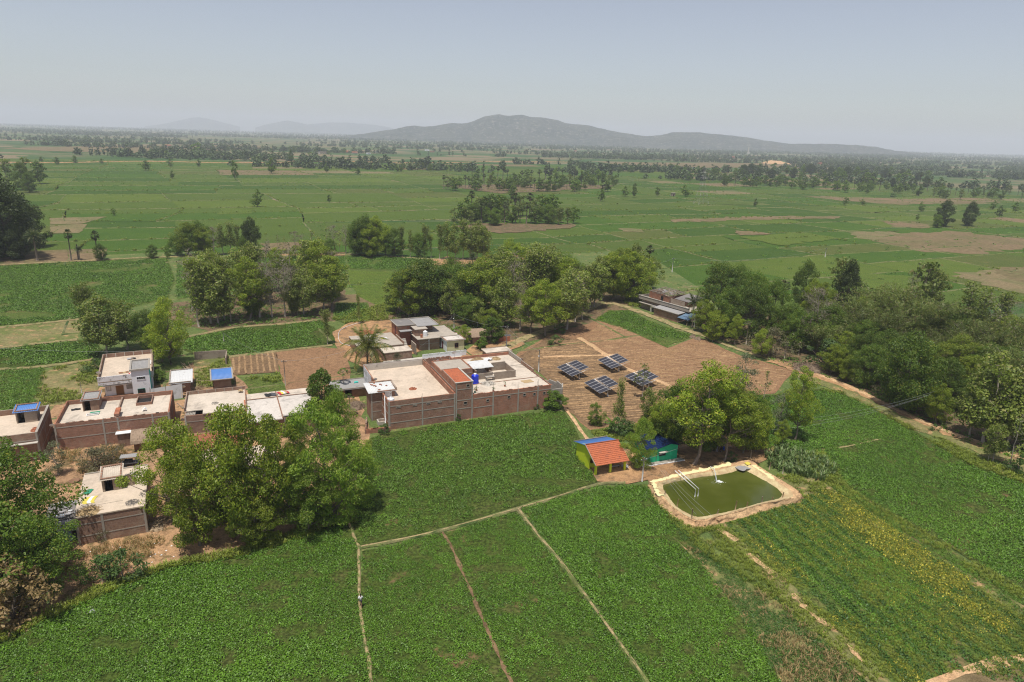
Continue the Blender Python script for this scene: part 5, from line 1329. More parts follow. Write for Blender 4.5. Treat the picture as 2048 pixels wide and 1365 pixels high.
H.box('room_side', 'white_wall', 1.86, -1.55, .05, 1.9, 4.4, 2.8); H.box('side_door', 'door_maroon', 1.82, 1.0, .1, 1.858, 2.0, 2.1); H.window(4.6, -1.6, 1.1, .9, 1.1, 'door_maroon', 'dark', 1)
o = H.box('balustrade', 'white_wall', -6.3, -6.1, 0, 5.6, -5.9, 1.1)
for z in (1.22, 1.46): MB().box(-6.3, -6.08, z, 5.6, -5.92, z + .14).build('balustrade_rail', MAT['white_wall'], o)
for k in range(9): MB().box(-6.25 + k * 1.46, -6.07, 1.1, -6.05 + k * 1.46, -5.93, 1.6).build('baluster', MAT['white_wall'], o)
# upper room with tin roofs
H.walls(-8.4, 8.2, -4.9, 14.4, 0, 5.4, 'brick_red'); H.walls(-4.4, 9.0, 1.6, 15.0, 3.45, 5.3, 'brick_dull', part='upper_room')
H.roof(-8.7, 7.9, -3.6, 14.6, 5.56, 'sheet_dark', .1, 'tin_roof'); H.roof(-3.5, 6.2, 2.4, 15.4, 5.52, 'sheet_grey', .1, 'tin_roof')
for b_ in ((-8.75, 7.85, 5.57, -3.6, 8.1, 5.7), (-8.75, 8.12, 5.57, -8.5, 14.4, 5.7), (-8.75, 14.42, 5.57, 2.4, 14.7, 5.72), (-3.62, 8.12, 5.57, -3.4, 14.4, 5.68), (2.2, 6.3, 5.53, 2.45, 14.4, 5.66)): H.box('roof_edge', 'concrete', *b_)
H.walls(-4.8, 4.2, -1.6, 7.6, 3.44, 5.2, 'brick_dull', part='upper_room'); H.roof(-5.0, 4.0, -1.4, 7.8, 5.34, 'roof_grey', .12, 'room_roof'); H.box('porch_roof', 'sheet_grey', -8.2, 6.4, 4.3, -4.95, 8.15, 4.4)
H.box('side_door', 'door_maroon', -8.45, 10.0, 2.9, -8.41, 11.2, 4.9)
# terraces at its left
H.walls(-20.6, 1.0, -9.2, 12.4, 0, 2.6, 'brick_dull', part='terrace_wall'); H.roof(-20.7, .9, -9.1, 12.5, 2.72, 'roof_grey', .14, 'terrace')
H.walls(-15.6, -3.4, -8.2, .9, 0, 2.1, 'brick_dull', part='terrace_wall'); H.roof(-15.7, -3.5, -8.1, .85, 2.25, 'roof_pale', .14, 'terrace')
H.walls(-9.1, 1.0, -8.9, 8.0, 0, 3.4, 'brick_dull', part='terrace_wall', sides='l'); H.walls(-8.1, -1.2, -6.3, 2.6, 0, 2.9, 'brick_grey', part='stair_wall', sides='r')
for k in range(9): H.box('stair_step', 'concrete_pale', -8.7, 1.2 + k * .42, 0, -7.4, 1.6 + k * .42, .35 + k * .32)
H.box('yard', 'concrete_pale', -16, -8.0, 0, 6.2, -3.6, .18)
water_tank('water_tank', 'white plastic water tank on the grey roof behind the compound', H.w(-2.3, 3.6, 3.42), 'tank_white', .62, 1.45)
o = H.box('chimney', 'brick_loose', -3.9, 2.4, 3.422, -3.4, 2.9, 4.3)
cloth('yellow cloth on the terrace behind the coconut palm', H.w(-12.4, 7.6, 2.73), 1.6, 1.2, ['cloth_yellow', 'cloth_white'], R(26), 31, amp=.1)
heap('brick_pile', 'wide heap of red bricks and tiles on the earth behind the coconut palm', 'bricks', at(733, 668), 3.2, .8, 'brick_loose', 51, 320, (.28, .07), 'loose brick heaps')
heap('brush_pile', 'brown brush heap beside the red brick heap behind the palm', 'brushwood', at(757, 671), 1.5, 1.0, 'twig', 52, 200, (.9, .02), stalky=True)
# ruin by the lane
h = House('brick_ruin', 'half-ruined brick hut with thatch under the bright green tree', 'hut', at(945, 690), 20)
h.walls(0, 0, 7.5, 5, 0, 2.2, 'brick_dull', hb=2.7); o = MB().corr(-.4, -.5, 5.2, 5.4, 2.2, 3.0, .4, .06).build('roof', MAT['thatch'], h.t)
h.walls(7.6, .4, 11, 4.4, 0, 1.5, 'brick_loose', part='broken_wall', sides='fl'); h.parapet_wear(7.8, .5, 10.8, .5, 1.5, 'brick_loose', 14, 61); h.door(3.6, 0, 0, 1.0, 1.9, 'dark')
h = House('brick_shed', 'low brick shed with pale flat roof behind the compound roof', 'shed', at(975, 722), 24)
h.walls(0, 0, 6.5, 3.6, 0, 1.9, 'brick_dull'); h.roof(-.3, -.3, 6.8, 3.9, 2.08, 'roof_pale'); h.box('roof_edge', 'brick_dull', -.3, 3.7, 2.082, 6.8, 3.9, 2.2); h.box('roof_edge', 'brick_dull', -.3, -.3, 2.082, 6.8, -.1, 2.2)
h = House('brick_wall', 'brick yard wall behind the compound between the dish and the straw', 'wall', at(928, 741), 21)
h.walls(0, 0, 15.5, .25, 0, 1.7, 'brick', sides='f', th=.25); h.parapet_wear(.2, .12, 15, .12, 1.7, 'brick', 16, 63)

# ---- the house at the edge of the wood
H = House('brick_house', 'grey concrete and brick house with a ruined top room by the wood', 'house', at(1318, 638), -55)
H15 = H
H.walls(-13.5, 5.4, 7.5, 16.0, 0, 3.4, 'brick_grey'); H.roof(-14.3, 4.6, 8.0, 16.2, 3.55, 'roof_grey')
H.walls(-14.3, 4.6, 8.0, 16.2, 3.56, 4.5, 'concrete', part='parapet', sides='fl', th=.2); H.box('parapet_coping', 'concrete_pale', -14.4, 4.5, 4.5, 8.05, 4.85, 4.6)
H.walls(-4.0, 1.6, 6.2, 5.35, 0, 2.6, 'brick_dull', part='front_room', hb=2.9)
o = MB().corr(-4.4, 1.1, 6.6, 5.3, 2.7, 3.1, .3, .05).build('front_roof', MAT['sheet_grey'], H.t)
for z_ in (1.2, 5.15): MB().box(-4.4, z_ - .1, 2.8 + (.32 if z_ > 3 else 0), 6.6, z_ + .12, 2.95 + (.32 if z_ > 3 else 0)).build('roof_edge', MAT['concrete_pale'], o)
H.box('porch_slab', 'concrete', -13.6, 4.0, 2.2, -4.5, 5.35, 2.34); H.door(-6.5, 5.4, 0, 1.3, 2.1, 'door_maroon'); H.box('door_pillar', 'concrete_pale', -8.2, 4.2, 0, -7.7, 4.6, 2.18)
H.walls(-12.2, 7.4, -3.0, 15.0, 3.57, 5.9, 'brick', part='top_room', sides='flr', th=.22); H.box('top_room', 'brick_grey', -2.4, 7.4, 3.57, 3.5, 7.62, 5.4); H.box('room_opening_dark_plate', 'dark', -6.8, 7.37, 3.6, -5.8, 7.41, 5.4)  # dark plate paints the unlit inside of an opening; wall stays solid
rr = random.Random(5)
for k in range(16):
    x = -12 + .62 * k
    MB().tube([(x + rr.uniform(-.3, .3), 6.8, 6.0 + rr.uniform(0, .2)), (x + rr.uniform(-.6, .6), 15.2, 6.5 + rr.uniform(-.2, .3))], .08, 5).build('rafter', MAT['wood_grey'], H.t)
for k in range(7): MB().tube([(-12.4, 7.4 + k * 1.2, 6.3 + .06 * k), (-2.6, 7.3 + k * 1.2 + rr.uniform(-.4, .4), 6.3 + .06 * k)], .07, 5).build('batten', MAT['wood_grey'], H.t)
for k in range(34): 
    x, y = rr.uniform(-11.8, -3.2), rr.uniform(7.6, 14.6)
    MB().box(x, y, 6.4, x + rr.uniform(.4, 1.1), y + rr.uniform(.3, .8), 6.52).build('roof_patch', MAT[rr.choice(['sheet_grey', 'cloth_grey', 'brick_grey', 'thatch'])], H.t)
H.walls(-2.0, 9.5, 4.0, 15.5, 3.57, 5.2, 'brick', part='top_room'); MB().corr(-2.4, 9.0, 4.4, 16, 5.2, 6.2, .3, .05).build('tiled_roof', MAT['sheet_dark'], H.t)
o = MB().corr(6.6, 1.0, 11.0, 6.0, 1.9, 3.0, .3, .04).build('lean_to_roof', MAT['slate'], H.t)
for x in (6.9, 10.6): MB().tube([(x, 1.2, 0), (x, 1.2, 1.95)], .06, 6).build('lean_to_post', MAT['wood'], H.t)
dish('white dish on the front of the house by the wood', H.w(-4.6, 1.4, 2.2), R(10), .55, .4)

# ---- lime green pavilion
H = House('pavilion', 'lime green open shed with orange tile front roof and blue back roof', 'shed', at(1191, 952), 22)
PV = H
MB().box(-.3, -.25, 0, 6.0, 7.4, .12).build('floor_slab', MAT['concrete'], H.t)
m_ = MB()
m_.add([(-.1, 2.4, 0), (.14, 2.4, 0), (.14, 7.2, 0), (-.1, 7.2, 0), (-.1, 2.4, 2.72), (.14, 2.4, 2.72), (.14, 7.2, 3.1), (-.1, 7.2, 3.1), (-.1, 4.2, 4.05), (.14, 4.2, 4.05)],
       [(0, 1, 2, 3), (0, 4, 5, 1), (0, 3, 7, 8, 4), (1, 5, 9, 6, 2), (3, 2, 6, 7), (4, 8, 9, 5), (8, 7, 6, 9)])
m_.build('side_wall', MAT['lime_paint'], H.t)
m_ = MB()
m_.add([(-.1, .1, 2.15), (.14, .1, 2.15), (.14, 2.39, 2.5), (-.1, 2.39, 2.5), (-.1, .1, 2.2), (.14, .1, 2.2), (.14, 2.39, 3.3), (-.1, 2.39, 3.3)], [(3, 2, 1, 0), (4, 5, 6, 7), (0, 1, 5, 4), (1, 2, 6, 5), (2, 3, 7, 6), (3, 0, 4, 7)])
m_.build('gable', MAT['lime_paint'], H.t)
H.box('back_wall', 'lime_paint', .15, 6.96, .12, 5.6, 7.2, 3.05); H.box('side_wall', 'lime_paint', 5.6, 4.4, .12, 5.84, 7.2, 3.0)
H.box('inner_wall', 'lime_paint', .15, 2.6, .12, 2.6, 2.8, 1.0)
for x in (.02, 2.85, 5.68): H.box('pillar', 'lime_paint', x - .17, -.05, .12, x + .17, .29, 2.2)
H.box('eave_beam', 'lime_paint', -.1, .0, 2.2, 5.85, .24, 2.34)
for x in (.5, 1.7, 2.9, 4.1, 5.3): MB().tube([(x, -.4, 2.12), (x, 3.4, 4.1)], .05, 6).build('rafter', MAT['wood_grey'], H.t)
m_ = MB(); rr = random.Random(7)
for j in range(12):
    for i in range(22):
        x = -.45 + i * .3; t0 = j / 12; y0 = -.6 + 4.1 * t0; z0 = 2.14 + 2.06 * t0
        dz = rr.uniform(-.012, .012); dx = rr.uniform(-.012, .012)
        y1, z1 = y0 + .39, z0 + .19
        u = .06
        m_.hexa([(x + dx, y0, z0 + dz), (x + .28 + dx, y0, z0 + dz), (x + .28 + dx, y1, z1 + dz - .03), (x + dx, y1, z1 + dz - .03)],
                [(x + dx, y0, z0 + u + dz), (x + .28 + dx, y0, z0 + u + dz + .02), (x + .28 + dx, y1, z1 + dz), (x + dx, y1, z1 + dz - .02)])
o = m_.build('roof_tile', MAT['tile'], H.t); o['kind'] = 'stuff'
MB().tube([(-.45, 3.55, 4.3), (6.2, 3.55, 4.3)], .1, 6).build('ridge', MAT['tile_old'], H.t)
MB().corr(-.45, 7.7, 6.2, 3.5, 3.05, 4.22, .22, .03).build('back_roof', MAT['sheet_blue'], H.t)
MB().hexa([(-.5, -.6, 2.14), (-.38, -.6, 2.14), (-.38, 3.5, 4.2), (-.5, 3.5, 4.2)], [(-.5, -.6, 2.3), (-.38, -.6, 2.3), (-.38, 3.5, 4.36), (-.5, 3.5, 4.36)]).build('verge_board', MAT['wood_grey'], H.t)
MB().tube([(-.6, 7.6, 3.15), (6.3, 7.6, 3.2)], .08, 6).build('roof_pole', MAT['wood_grey'], H.t)
for k in range(2):
    h = House('bench', ('grey metal bench at the front inside the lime green pavilion', 'grey metal bench behind the front one in the pavilion')[k], 'bench', PV.w(3.5, 1.0 + 1.5 * k, 0), 22, 'benches in the pavilion')
    h.t.location.z = .12
    h.box('seat', 'cloth_grey', 0, 0, .42, 1.8, .42, .47)
    for x in (.08, 1.66): h.box('leg', 'metal_dark', x, .05, 0, x + .06, .36, .42)
heap('brick_pile', 'pale loose bricks stacked by the right side of the pavilion', 'bricks', PV.w(6.5, 1.2, 0), .8, .3, 'cloth_grey', 71, 60, (.3, .08), 'loose brick heaps')
# turquoise hut
H = House('green_hut', 'turquoise hut with navy sheet roof under the pond trees', 'hut', at(1299, 928), 22)
HT = H
m_ = MB()
m_.add([(0, 0, 0), (5.7, 0, 0), (5.7, .22, 0), (0, .22, 0), (0, 0, 2.45), (4.0, 0, 3.35), (5.7, 0, 2.85), (0, .22, 2.45), (4.0, .22, 3.35), (5.7, .22, 2.85)],
       [(0, 1, 6, 5, 4), (3, 7, 8, 9, 2), (0, 3, 2, 1), (1, 2, 9, 6), (0, 4, 7, 3), (4, 5, 8, 7), (5, 6, 9, 8)])
m_.build('front_wall', MAT['green_paint'], H.t)
H.box('side_wall', 'green_paint', 0, .23, 0, .22, 5.0, 2.4); H.box('side_wall', 'green_paint', 5.48, .23, 0, 5.7, 5.0, 2.8); H.box('back_wall', 'green_paint', 0, 5.0, 0, 5.7, 5.2, 2.4)
m_ = MB()
for (xa, za, xb, zb) in ((-.35, 2.42, 4.0, 3.42), (4.0, 3.42, 6.05, 2.83)):
    n = 14
    m_.hexa([(xa, -.3, za), (xb, -.3, zb), (xb, 5.5, zb), (xa, 5.5, za)], [(xa, -.3, za + .06), (xb, -.3, zb + .06), (xb, 5.5, zb + .06), (xa, 5.5, za + .06)])
o = m_.build('roof', MAT['sheet_navy'], H.t)
for k in range(12): MB().hexa([(-.35, -.25 + .48 * k, 2.485), (4.0, -.25 + .48 * k, 3.485), (4.0, -.19 + .48 * k, 3.485), (-.35, -.19 + .48 * k, 2.485)], [(-.35, -.25 + .48 * k, 2.53), (4.0, -.25 + .48 * k, 3.53), (4.0, -.19 + .48 * k, 3.53), (-.35, -.19 + .48 * k, 2.53)]).build('roof_rib', MAT['sheet_navy'], o)
H.window(2.5, 0, 1.25, 1.25, .6, 'door_green', 'dark', 1, 'concrete_pale'); H.box('door_pole', 'metal_dark', 1.25, -.06, .1, 1.32, 0, 1.9)
H.box('plinth', 'white_dirty', -.8, -1.25, 0, 6.6, -1.05, .3); H.box('plinth', 'concrete', -.8, -1.04, 0, 6.6, -.02, .22); H.box('plinth', 'white_dirty', -2.1, -1.0, 0, -.85, 1.6, .45)
dish('small white dish on the turquoise hut step', H.w(-.6, .2, .45), R(22), .35, 1.4)

# ---- solar arrays
cellm = new_mat('solar_cell'); m_s, t, b, o_ = cellm; q = NB(t); p = q.obj()
b.inputs['Base Color'].default_value = (0.04, 0.04, 0.05, 1); b.inputs['Roughness'].default_value = .4; b.inputs['Specular IOR Level'].default_value = .22
def panel_meshes():
    c = MB()
    for j in range(2):
        for i in range(4):
            x0, y0 = .045 + i * .33, .05 + j * 1.165
            c.box(x0, y0, .03, x0 + .325, y0 + 1.14, .05)
    f = MB().box(0, 0, 0, 1.40, .04, .06).box(0, 2.36, 0, 1.40, 2.40, .06).box(0, .04, 0, .07, 2.36, .06).box(1.33, .04, 0, 1.40, 2.36, .06)
    return c, f
c_, f_ = panel_meshes()
me_c = c_.build('cells', m_s).data; me_f = f_.build('panel_frame', MAT['cloth_grey']).data
for ob in [ob for ob in bpy.data.objects if ob.name in ('cells', 'panel_frame')]: bpy.data.objects.remove(ob)
def solar_array(label, L, Bt):
    a = at(L[0], L[1], 1.4); b_ = at(Bt[0], Bt[1], 1.4); d_ = b_ - a
    t_ = thing('solar_array', label, 'solar array', (a.x, a.y, 0), math.atan2(d_.y, d_.x), 'solar arrays on the ploughed field')
    tl = R(15)
    def P(x, y, z=0.0): return Vector((x, y * math.cos(tl) - z * math.sin(tl), 1.4 + y * math.sin(tl) + z * math.cos(tl)))
    for n_, x0, y0 in ((5, 0, 0), (4, .58, 2.95)):
        for i in range(n_):
            p_ = link(bpy.data.objects.new('solar_panel', me_f), t_)
            p_.location = P(x0 + i * 1.44, y0); p_.rotation_euler = (tl, 0, 0)
            link(bpy.data.objects.new('solar_cells', me_c), p_)
    for x in (1.2, 6.2):
        MB().tube([(x, 2.6, 0), (x, 2.6, 2.0)], .1, 8).build('support_post', MAT['metal'], t_)
        MB().box(x - .3, 2.3, 0, x + .3, 2.9, .16).build('footing', MAT['concrete'], t_)
    MB().tube([P(-.1, 2.7, -.1), P(7.3, 2.7, -.1)], .08, 6).build('torque_tube', MAT['metal'], t_)
    for i in range(6):
        MB().tube([P(.1 + i * 1.38, .1, -.04), P(.1 + i * 1.38, 5.3, -.04)], .035, 5).build('purlin', MAT['metal'], t_)
    return t_
ox, oy, k = 1080, 680, 6.827
def cp(x, y): return (ox + x / k, oy + y / k)
solar_array('solar array closest to the brick compound', cp(230, 376), cp(432, 500))
solar_array('solar array farthest back on the ploughed field', cp(788, 275), cp(1000, 410))
solar_array('solar array in front, nearest the shrubs and clear of branches', cp(603, 588), cp(800, 722))
solar_array('solar array partly hidden behind the thin young tree', cp(1152, 498), cp(1385, 632))

# ------------------------------------------------------------------ trees and plants
def leaves_np(rng, centers, rc, n, size, elong=1.8, up=0.5, out=0.5, flat=0.65, droop=0.0, ctr=None):
    """n diamond leaves around every centre; returns vertices and quads."""
    C = np.repeat(np.asarray(centers), n, axis=0)
    RC = np.repeat(np.asarray(rc), n)[:, None]
    N = len(C)
    g = rng.normal(size=(N, 3)); g /= np.linalg.norm(g, axis=1)[:, None]
    rad = (0.45 + 0.6 * rng.random((N, 1)) ** 0.6)
    off = g * rad * RC * np.array([1, 1, flat])
    P = C + off
    P[:, 2] -= droop * (off[:, 0] ** 2 + off[:, 1] ** 2) / np.maximum(RC[:, 0], .1)
    nn = g * out + np.array([0, 0, up]) + rng.normal(size=(N, 3)) * 0.55
    nn /= np.linalg.norm(nn, axis=1)[:, None]
    t = rng.normal(size=(N, 3)); t[:, 2] -= droop * 2
    t -= nn * (t * nn).sum(1)[:, None]; t /= np.linalg.norm(t, axis=1)[:, None] + 1e-9
    b = np.cross(nn, t)
    s = size * (0.6 + 0.8 * rng.random((N, 1)))
    V = np.stack([P - t * s / 2, P + b * s / (2 * elong) + t * s * .08, P + t * s / 2, P - b * s / (2 * elong) + t * s * .08], axis=1).reshape(-1, 3)
    return V, np.arange(N * 4).reshape(-1, 4)

def tree_meshes(kind, seed, h=10.0, cb=0.3, cr=4.0, shape='round', ncl=40, rc=1.0, nleaf=150, size=0.3, elong=1.7, droop=0.0, tr=0.22, bark='bark', leaf='leaf_broad', twigs=0, up=0.5, flat=0.65, lean=0.0, gap=0.0, mult=1):
    rng = np.random.default_rng(seed); r_ = random.Random(seed)
    m_ = MB()
    n = 9
    ax = []
    la, wob = r_.uniform(0, 6.28), tr * 1.2
    px_, py_ = 0.0, 0.0
    topz = h * (0.86 if shape != 'umbrella' else .7)
    for i in range(n):
        t = i / (n - 1)
        ax.append(Vector((px_, py_, t * topz)))
        px_ += r_.gauss(0, wob * .8) + math.cos(la) * lean * h / n; py_ += r_.gauss(0, wob * .8) + math.sin(la) * lean * h / n
    m_.tube(ax, [tr * (1.25 if i == 0 else 1) * (1 - .85 * (i / (n - 1)) ** .8) + .02 for i in range(n)], 7)
    def axp(z):
        t = max(0, min(.999, z / topz)) * (n - 1); i = int(t); return ax[i].lerp(ax[i + 1], t - i)
    cen, rcs = [], []
    tries = 0
    while len(cen) < ncl and tries < 4000:
        tries += 1
        f = r_.random(); z = h * (cb + (1 - cb) * f)
        if shape == 'round': prof = max(0.0, 1 - (2 * f - .92) ** 2) ** .55
        elif shape == 'vase': prof = (.35 + .75 * f) * max(0.05, 1 - max(0, f - .6) ** 2 * 5)
        elif shape == 'cone': prof = .25 + .9 * (1 - f)
        elif shape == 'umbrella': prof = max(0, 1 - (2 * f - 1) ** 2) ** .4
        elif shape == 'column': prof = .55 + .35 * math.sin(3 * f + seed)
        else: prof = 1
        a = r_.uniform(0, 6.283)
        lob = 1 + .28 * math.sin(2 * a + seed) + .18 * math.sin(5 * a + 2 * seed + 4 * f)
        q_ = cr * prof * lob * math.sqrt(r_.uniform(.12, 1))
        c = axp(z) + Vector((q_ * math.cos(a), q_ * math.sin(a), 0)); c.z = z - .08 * q_
        if gap and any((c - Vector(o_)).length < gap for o_ in cen): continue
        cen.append(tuple(c)); rcs.append(rc * r_.uniform(.65, 1.3))
    for c in cen:
        c = Vector(c); q_ = (c - axp(c.z)).length
        z0 = max(h * cb * .75, c.z - q_ * r_.uniform(.5, .9)); a = axp(min(z0, topz * .98)); mid = a.lerp(c, .5) + Vector((r_.gauss(0, .12), r_.gauss(0, .12), r_.gauss(0, .1) - .04 * q_))
        r0 = tr * max(.12, .5 * (1 - z0 / h))
        m_.tube([a, mid, c], [r0, r0 * .6, .02], 5, False)
        for k in range(twigs):
            d_ = Vector((r_.gauss(0, 1), r_.gauss(0, 1), r_.gauss(.35, .8))).normalized() * rc * r_.uniform(.6, 1.5)
            p0 = mid.lerp(c, r_.uniform(.2, 1)); m_.tube([p0, p0 + d_ * .5 + Vector((0, 0, .05)), p0 + d_], [.028, .02, .008], 3, False)
    tm = m_.build('trunk', MAT[bark]); tme = tm.data; bpy.data.objects.remove(tm)
    V, F = leaves_np(rng, cen, rcs, nleaf, size, elong, up, .55, flat, droop)
    cme = np_mesh('crown', V, F, [MAT[leaf]])
    return dict(h=h, trunk=tme, crown=cme, name=kind)

KIND = {}
def reg(k, n, **a):
    KIND[k] = [tree_meshes(k, 100 * (i + 1) + (sum(ord(ch) * (j + 3) for j, ch in enumerate(k)) % 97), **a) for i in range(n)]
reg('broad', 4, h=12, cb=.16, cr=5.0, shape='round', ncl=58, rc=1.3, nleaf=364, size=.25, gap=1.0, twigs=1)
reg('mango', 3, h=12, cb=.12, cr=5.4, shape='round', ncl=62, rc=1.4, nleaf=364, size=.26, leaf='leaf_mango', bark='bark_dark', gap=1.0)
reg('pondtree', 3, h=14, cb=.28, cr=4.2, shape='round', ncl=48, rc=1.2, nleaf=310, size=.25, leaf='leaf_broad', bark='bark', gap=1.15, twigs=1)
reg('dark', 2, h=14, cb=.08, cr=6.6, shape='round', ncl=72, rc=1.6, nleaf=260, size=.40, leaf='leaf_dark', bark='bark_dark', gap=1.0)
reg('feather', 3, h=13, cb=.08, cr=4.6, shape='round', ncl=74, rc=1.25, nleaf=300, size=.36, elong=3.6, droop=.35, leaf='leaf_feather', gap=.8, flat=.5)
reg('teak', 5, h=13, cb=.32, cr=2.7, shape='column', ncl=32, rc=1.2, nleaf=78, size=.36, elong=1.35, tr=.15, leaf='leaf_teak', bark='bark_pale', twigs=3, gap=.8, flat=.9)
reg('teakfull', 3, h=12, cb=.25, cr=3.3, shape='round', ncl=40, rc=1.2, nleaf=128, size=.36, elong=1.35, tr=.18, leaf='leaf_teak', bark='bark_pale', twigs=2, gap=.8, flat=.85)
reg('lime', 2, h=9, cb=.14, cr=3.6, shape='round', ncl=40, rc=1.1, nleaf=250, size=.32, elong=1.5, leaf='leaf_lime', gap=.7)
reg('bare', 3, h=12, cb=.3, cr=3.4, shape='vase', ncl=38, rc=.9, nleaf=12, size=.3, tr=.17, leaf='leaf_grey', bark='bark_pale', twigs=7)
reg('sapling', 3, h=9, cb=.35, cr=1.3, shape='column', ncl=16, rc=.5, nleaf=14, size=.34, tr=.07, leaf='leaf_teak', bark='bark_pale', twigs=4)
reg('silver', 2, h=9, cb=.12, cr=3.2, shape='vase', ncl=34, rc=.9, nleaf=80, size=.3, elong=2.4, leaf='leaf_silver', bark='bark_pale', twigs=3)
reg('bush', 3, h=3, cb=.05, cr=1.7, shape='round', ncl=18, rc=.55, nleaf=70, size=.24, tr=.06, leaf='leaf_bush')
reg('scrub', 2, h=4, cb=.03, cr=2.4, shape='round', ncl=24, rc=.8, nleaf=70, size=.26, elong=2.6, tr=.07, leaf='leaf_grey', twigs=3)
reg('drybush', 1, h=6, cb=.03, cr=3.0, shape='round', ncl=44, rc=.9, nleaf=120, size=.34, droop=.3, leaf='leaf_dry', tr=.12, twigs=2)
reg('midtree', 4, h=10, cb=.16, cr=4.2, shape='round', ncl=30, rc=1.2, nleaf=34, size=.85, leaf='leaf_mango', bark='bark_dark', gap=.9)
reg('midthin', 2, h=10, cb=.25, cr=3.4, shape='vase', ncl=26, rc=1.0, nleaf=24, size=.7, leaf='leaf_bamboo', bark='bark', twigs=1)

def bamboo(seed):
    r_ = random.Random(seed); rng = np.random.default_rng(seed); m_ = MB(); cen = []
    for k in range(46):
        a = r_.uniform(0, 6.283); q_ = r_.uniform(.2, 1.3); L = r_.uniform(6, 10); sp = r_.uniform(1.5, 4.8)
        P = []
        for i in range(8):
            t = i / 7; P.append(Vector(((q_ + sp * t ** 2) * math.cos(a), (q_ + sp * t ** 2) * math.sin(a), L * (t - .18 * t ** 3))))
        m_.tube(P, [.05 * (1 - .8 * i / 7) + .008 for i in range(8)], 4, False)
        for i in range(2, 8): cen.append(tuple(P[i] + Vector((r_.gauss(0, .3), r_.gauss(0, .3), 0))))
    tm = m_.build('trunk', MAT['bark']); tme = tm.data; bpy.data.objects.remove(tm)
    V, F = leaves_np(rng, cen, [.75] * len(cen), 42, .5, 5.5, .2, .3, .8, .35)
    return dict(h=9.5, trunk=tme, crown=np_mesh('crown', V, F, [MAT['leaf_bamboo']]), name='bamboo_clump')
KIND['bamboo'] = [bamboo(1), bamboo(2)]

def frond_mesh(L, W, droop, npair, seed, name='frond', leaf='leaf_coco'):
    """One feather leaf: a curved midrib with paired leaflets."""
    r_ = random.Random(seed); V, F = [], []
    P = []
    for i in range(npair + 1):
        t = i / npair
        P.append(Vector((L * t * (1 - .18 * t), 0, L * (.32 * t - droop * t * t))))
    def q4(a, b, c, d): n_ = len(V); V.extend([a, b, c, d]); F.append((n_, n_ + 1, n_ + 2, n_ + 3))
    for i in range(npair):
        w = .035 * (1 - .7 * i / npair)
        q4(P[i] + Vector((0, -w, 0)), P[i + 1] + Vector((0, -w * .8, 0)), P[i + 1] + Vector((0, w * .8, 0)), P[i] + Vector((0, w, 0)))
        q4(P[i] + Vector((0, 0, -w)), P[i + 1] + Vector((0, 0, -w * .8)), P[i + 1] + Vector((0, 0, w * .8)), P[i] + Vector((0, 0, w)))
        t = i / npair
        ll = W * (math.sin(math.pi * min(1, .12 + .88 * t)) ** .6 * .9 + .1)
        for s_ in (-1, 1):
            d_ = (P[i + 1] - P[i]).normalized() * .55 + Vector((0, s_ * 1.0, -.45 - r_.uniform(0, .35)))
            tip = P[i] + d_.normalized() * ll * r_.uniform(.85, 1.1); m_ = P[i].lerp(tip, .5) + Vector((0, 0, .08 * ll)); ww = (P[i + 1] - P[i]) * .42
            q4(P[i] - ww * .3, m_ - ww, tip, m_ + ww)
    return np_mesh(name, [tuple(v) for v in V], F, [MAT[leaf]])

def palm_proto(kind, h, nf, L, W, droop, tr, leaf, seed, npair=14, lean=.05):
    r_ = random.Random(seed)
    ms = [frond_mesh(L * k, W, droop * d_, npair, seed + i, 'frond', leaf) for i, (k, d_) in enumerate(((1, .55), (1.05, .9), (.95, 1.35)))]
    P = [Vector((lean * h * (i / 8) ** 2, 0, h * i / 8)) for i in range(9)]
    tm = MB().tube(P, [tr * (1.5 if i == 0 else 1 - .25 * i / 8) for i in range(9)], 8).build('trunk', MAT['bark'])
    tme = tm.data; bpy.data.objects.remove(tm)
    fr = []
    for k in range(nf):
        a = k * 2.39996 + r_.uniform(-.2, .2); e = 1 - k / nf
        fr.append((0 if e < .35 else (1 if e < .7 else 2), a, R(30 * e - 68 * (1 - e)) + r_.uniform(-.12, .12)))
    return dict(h=h, trunk=tme, fronds=ms, spec=fr, top=P[-1], name=kind)
def merge_palm(p):
    """The palm's fronds as one crown mesh, for palms too small to pick out their leaves."""
    VV, FF = [], []; n = 0
    for (k, a, e) in p['spec']:
        me = p['fronds'][k]; v = np.empty(len(me.vertices) * 3); me.vertices.foreach_get('co', v); v = v.reshape(-1, 3)
        f = np.empty(len(me.loops), dtype=np.int32); me.loops.foreach_get('vertex_index', f); f = f.reshape(-1, 4)
        Mx = np.array(Matrix.Rotation(a, 3, 'Z') @ Matrix.Rotation(e, 3, 'Y'))
        VV.append(v @ Mx.T + np.array(p['top'])); FF.append(f + n); n += len(v)
    mat = p['fronds'][0].materials[0]
    p['crown'] = np_mesh('crown', np.concatenate(VV), np.concatenate(FF), [mat])
    return p
COCO = palm_proto('coconut_palm', 5.2, 26, 6.0, 1.5, .66, .18, 'leaf_coco', 3, 22, .06)
COCO2 = palm_proto('coconut_palm', 7.5, 18, 4.0, .9, .5, .16, 'leaf_palm', 6, 18, .03)
DATE = [merge_palm(palm_proto('date_palm', 7.0, 46, 3.1, .6, .5, .28, 'leaf_palm', 5, 12, .02))]

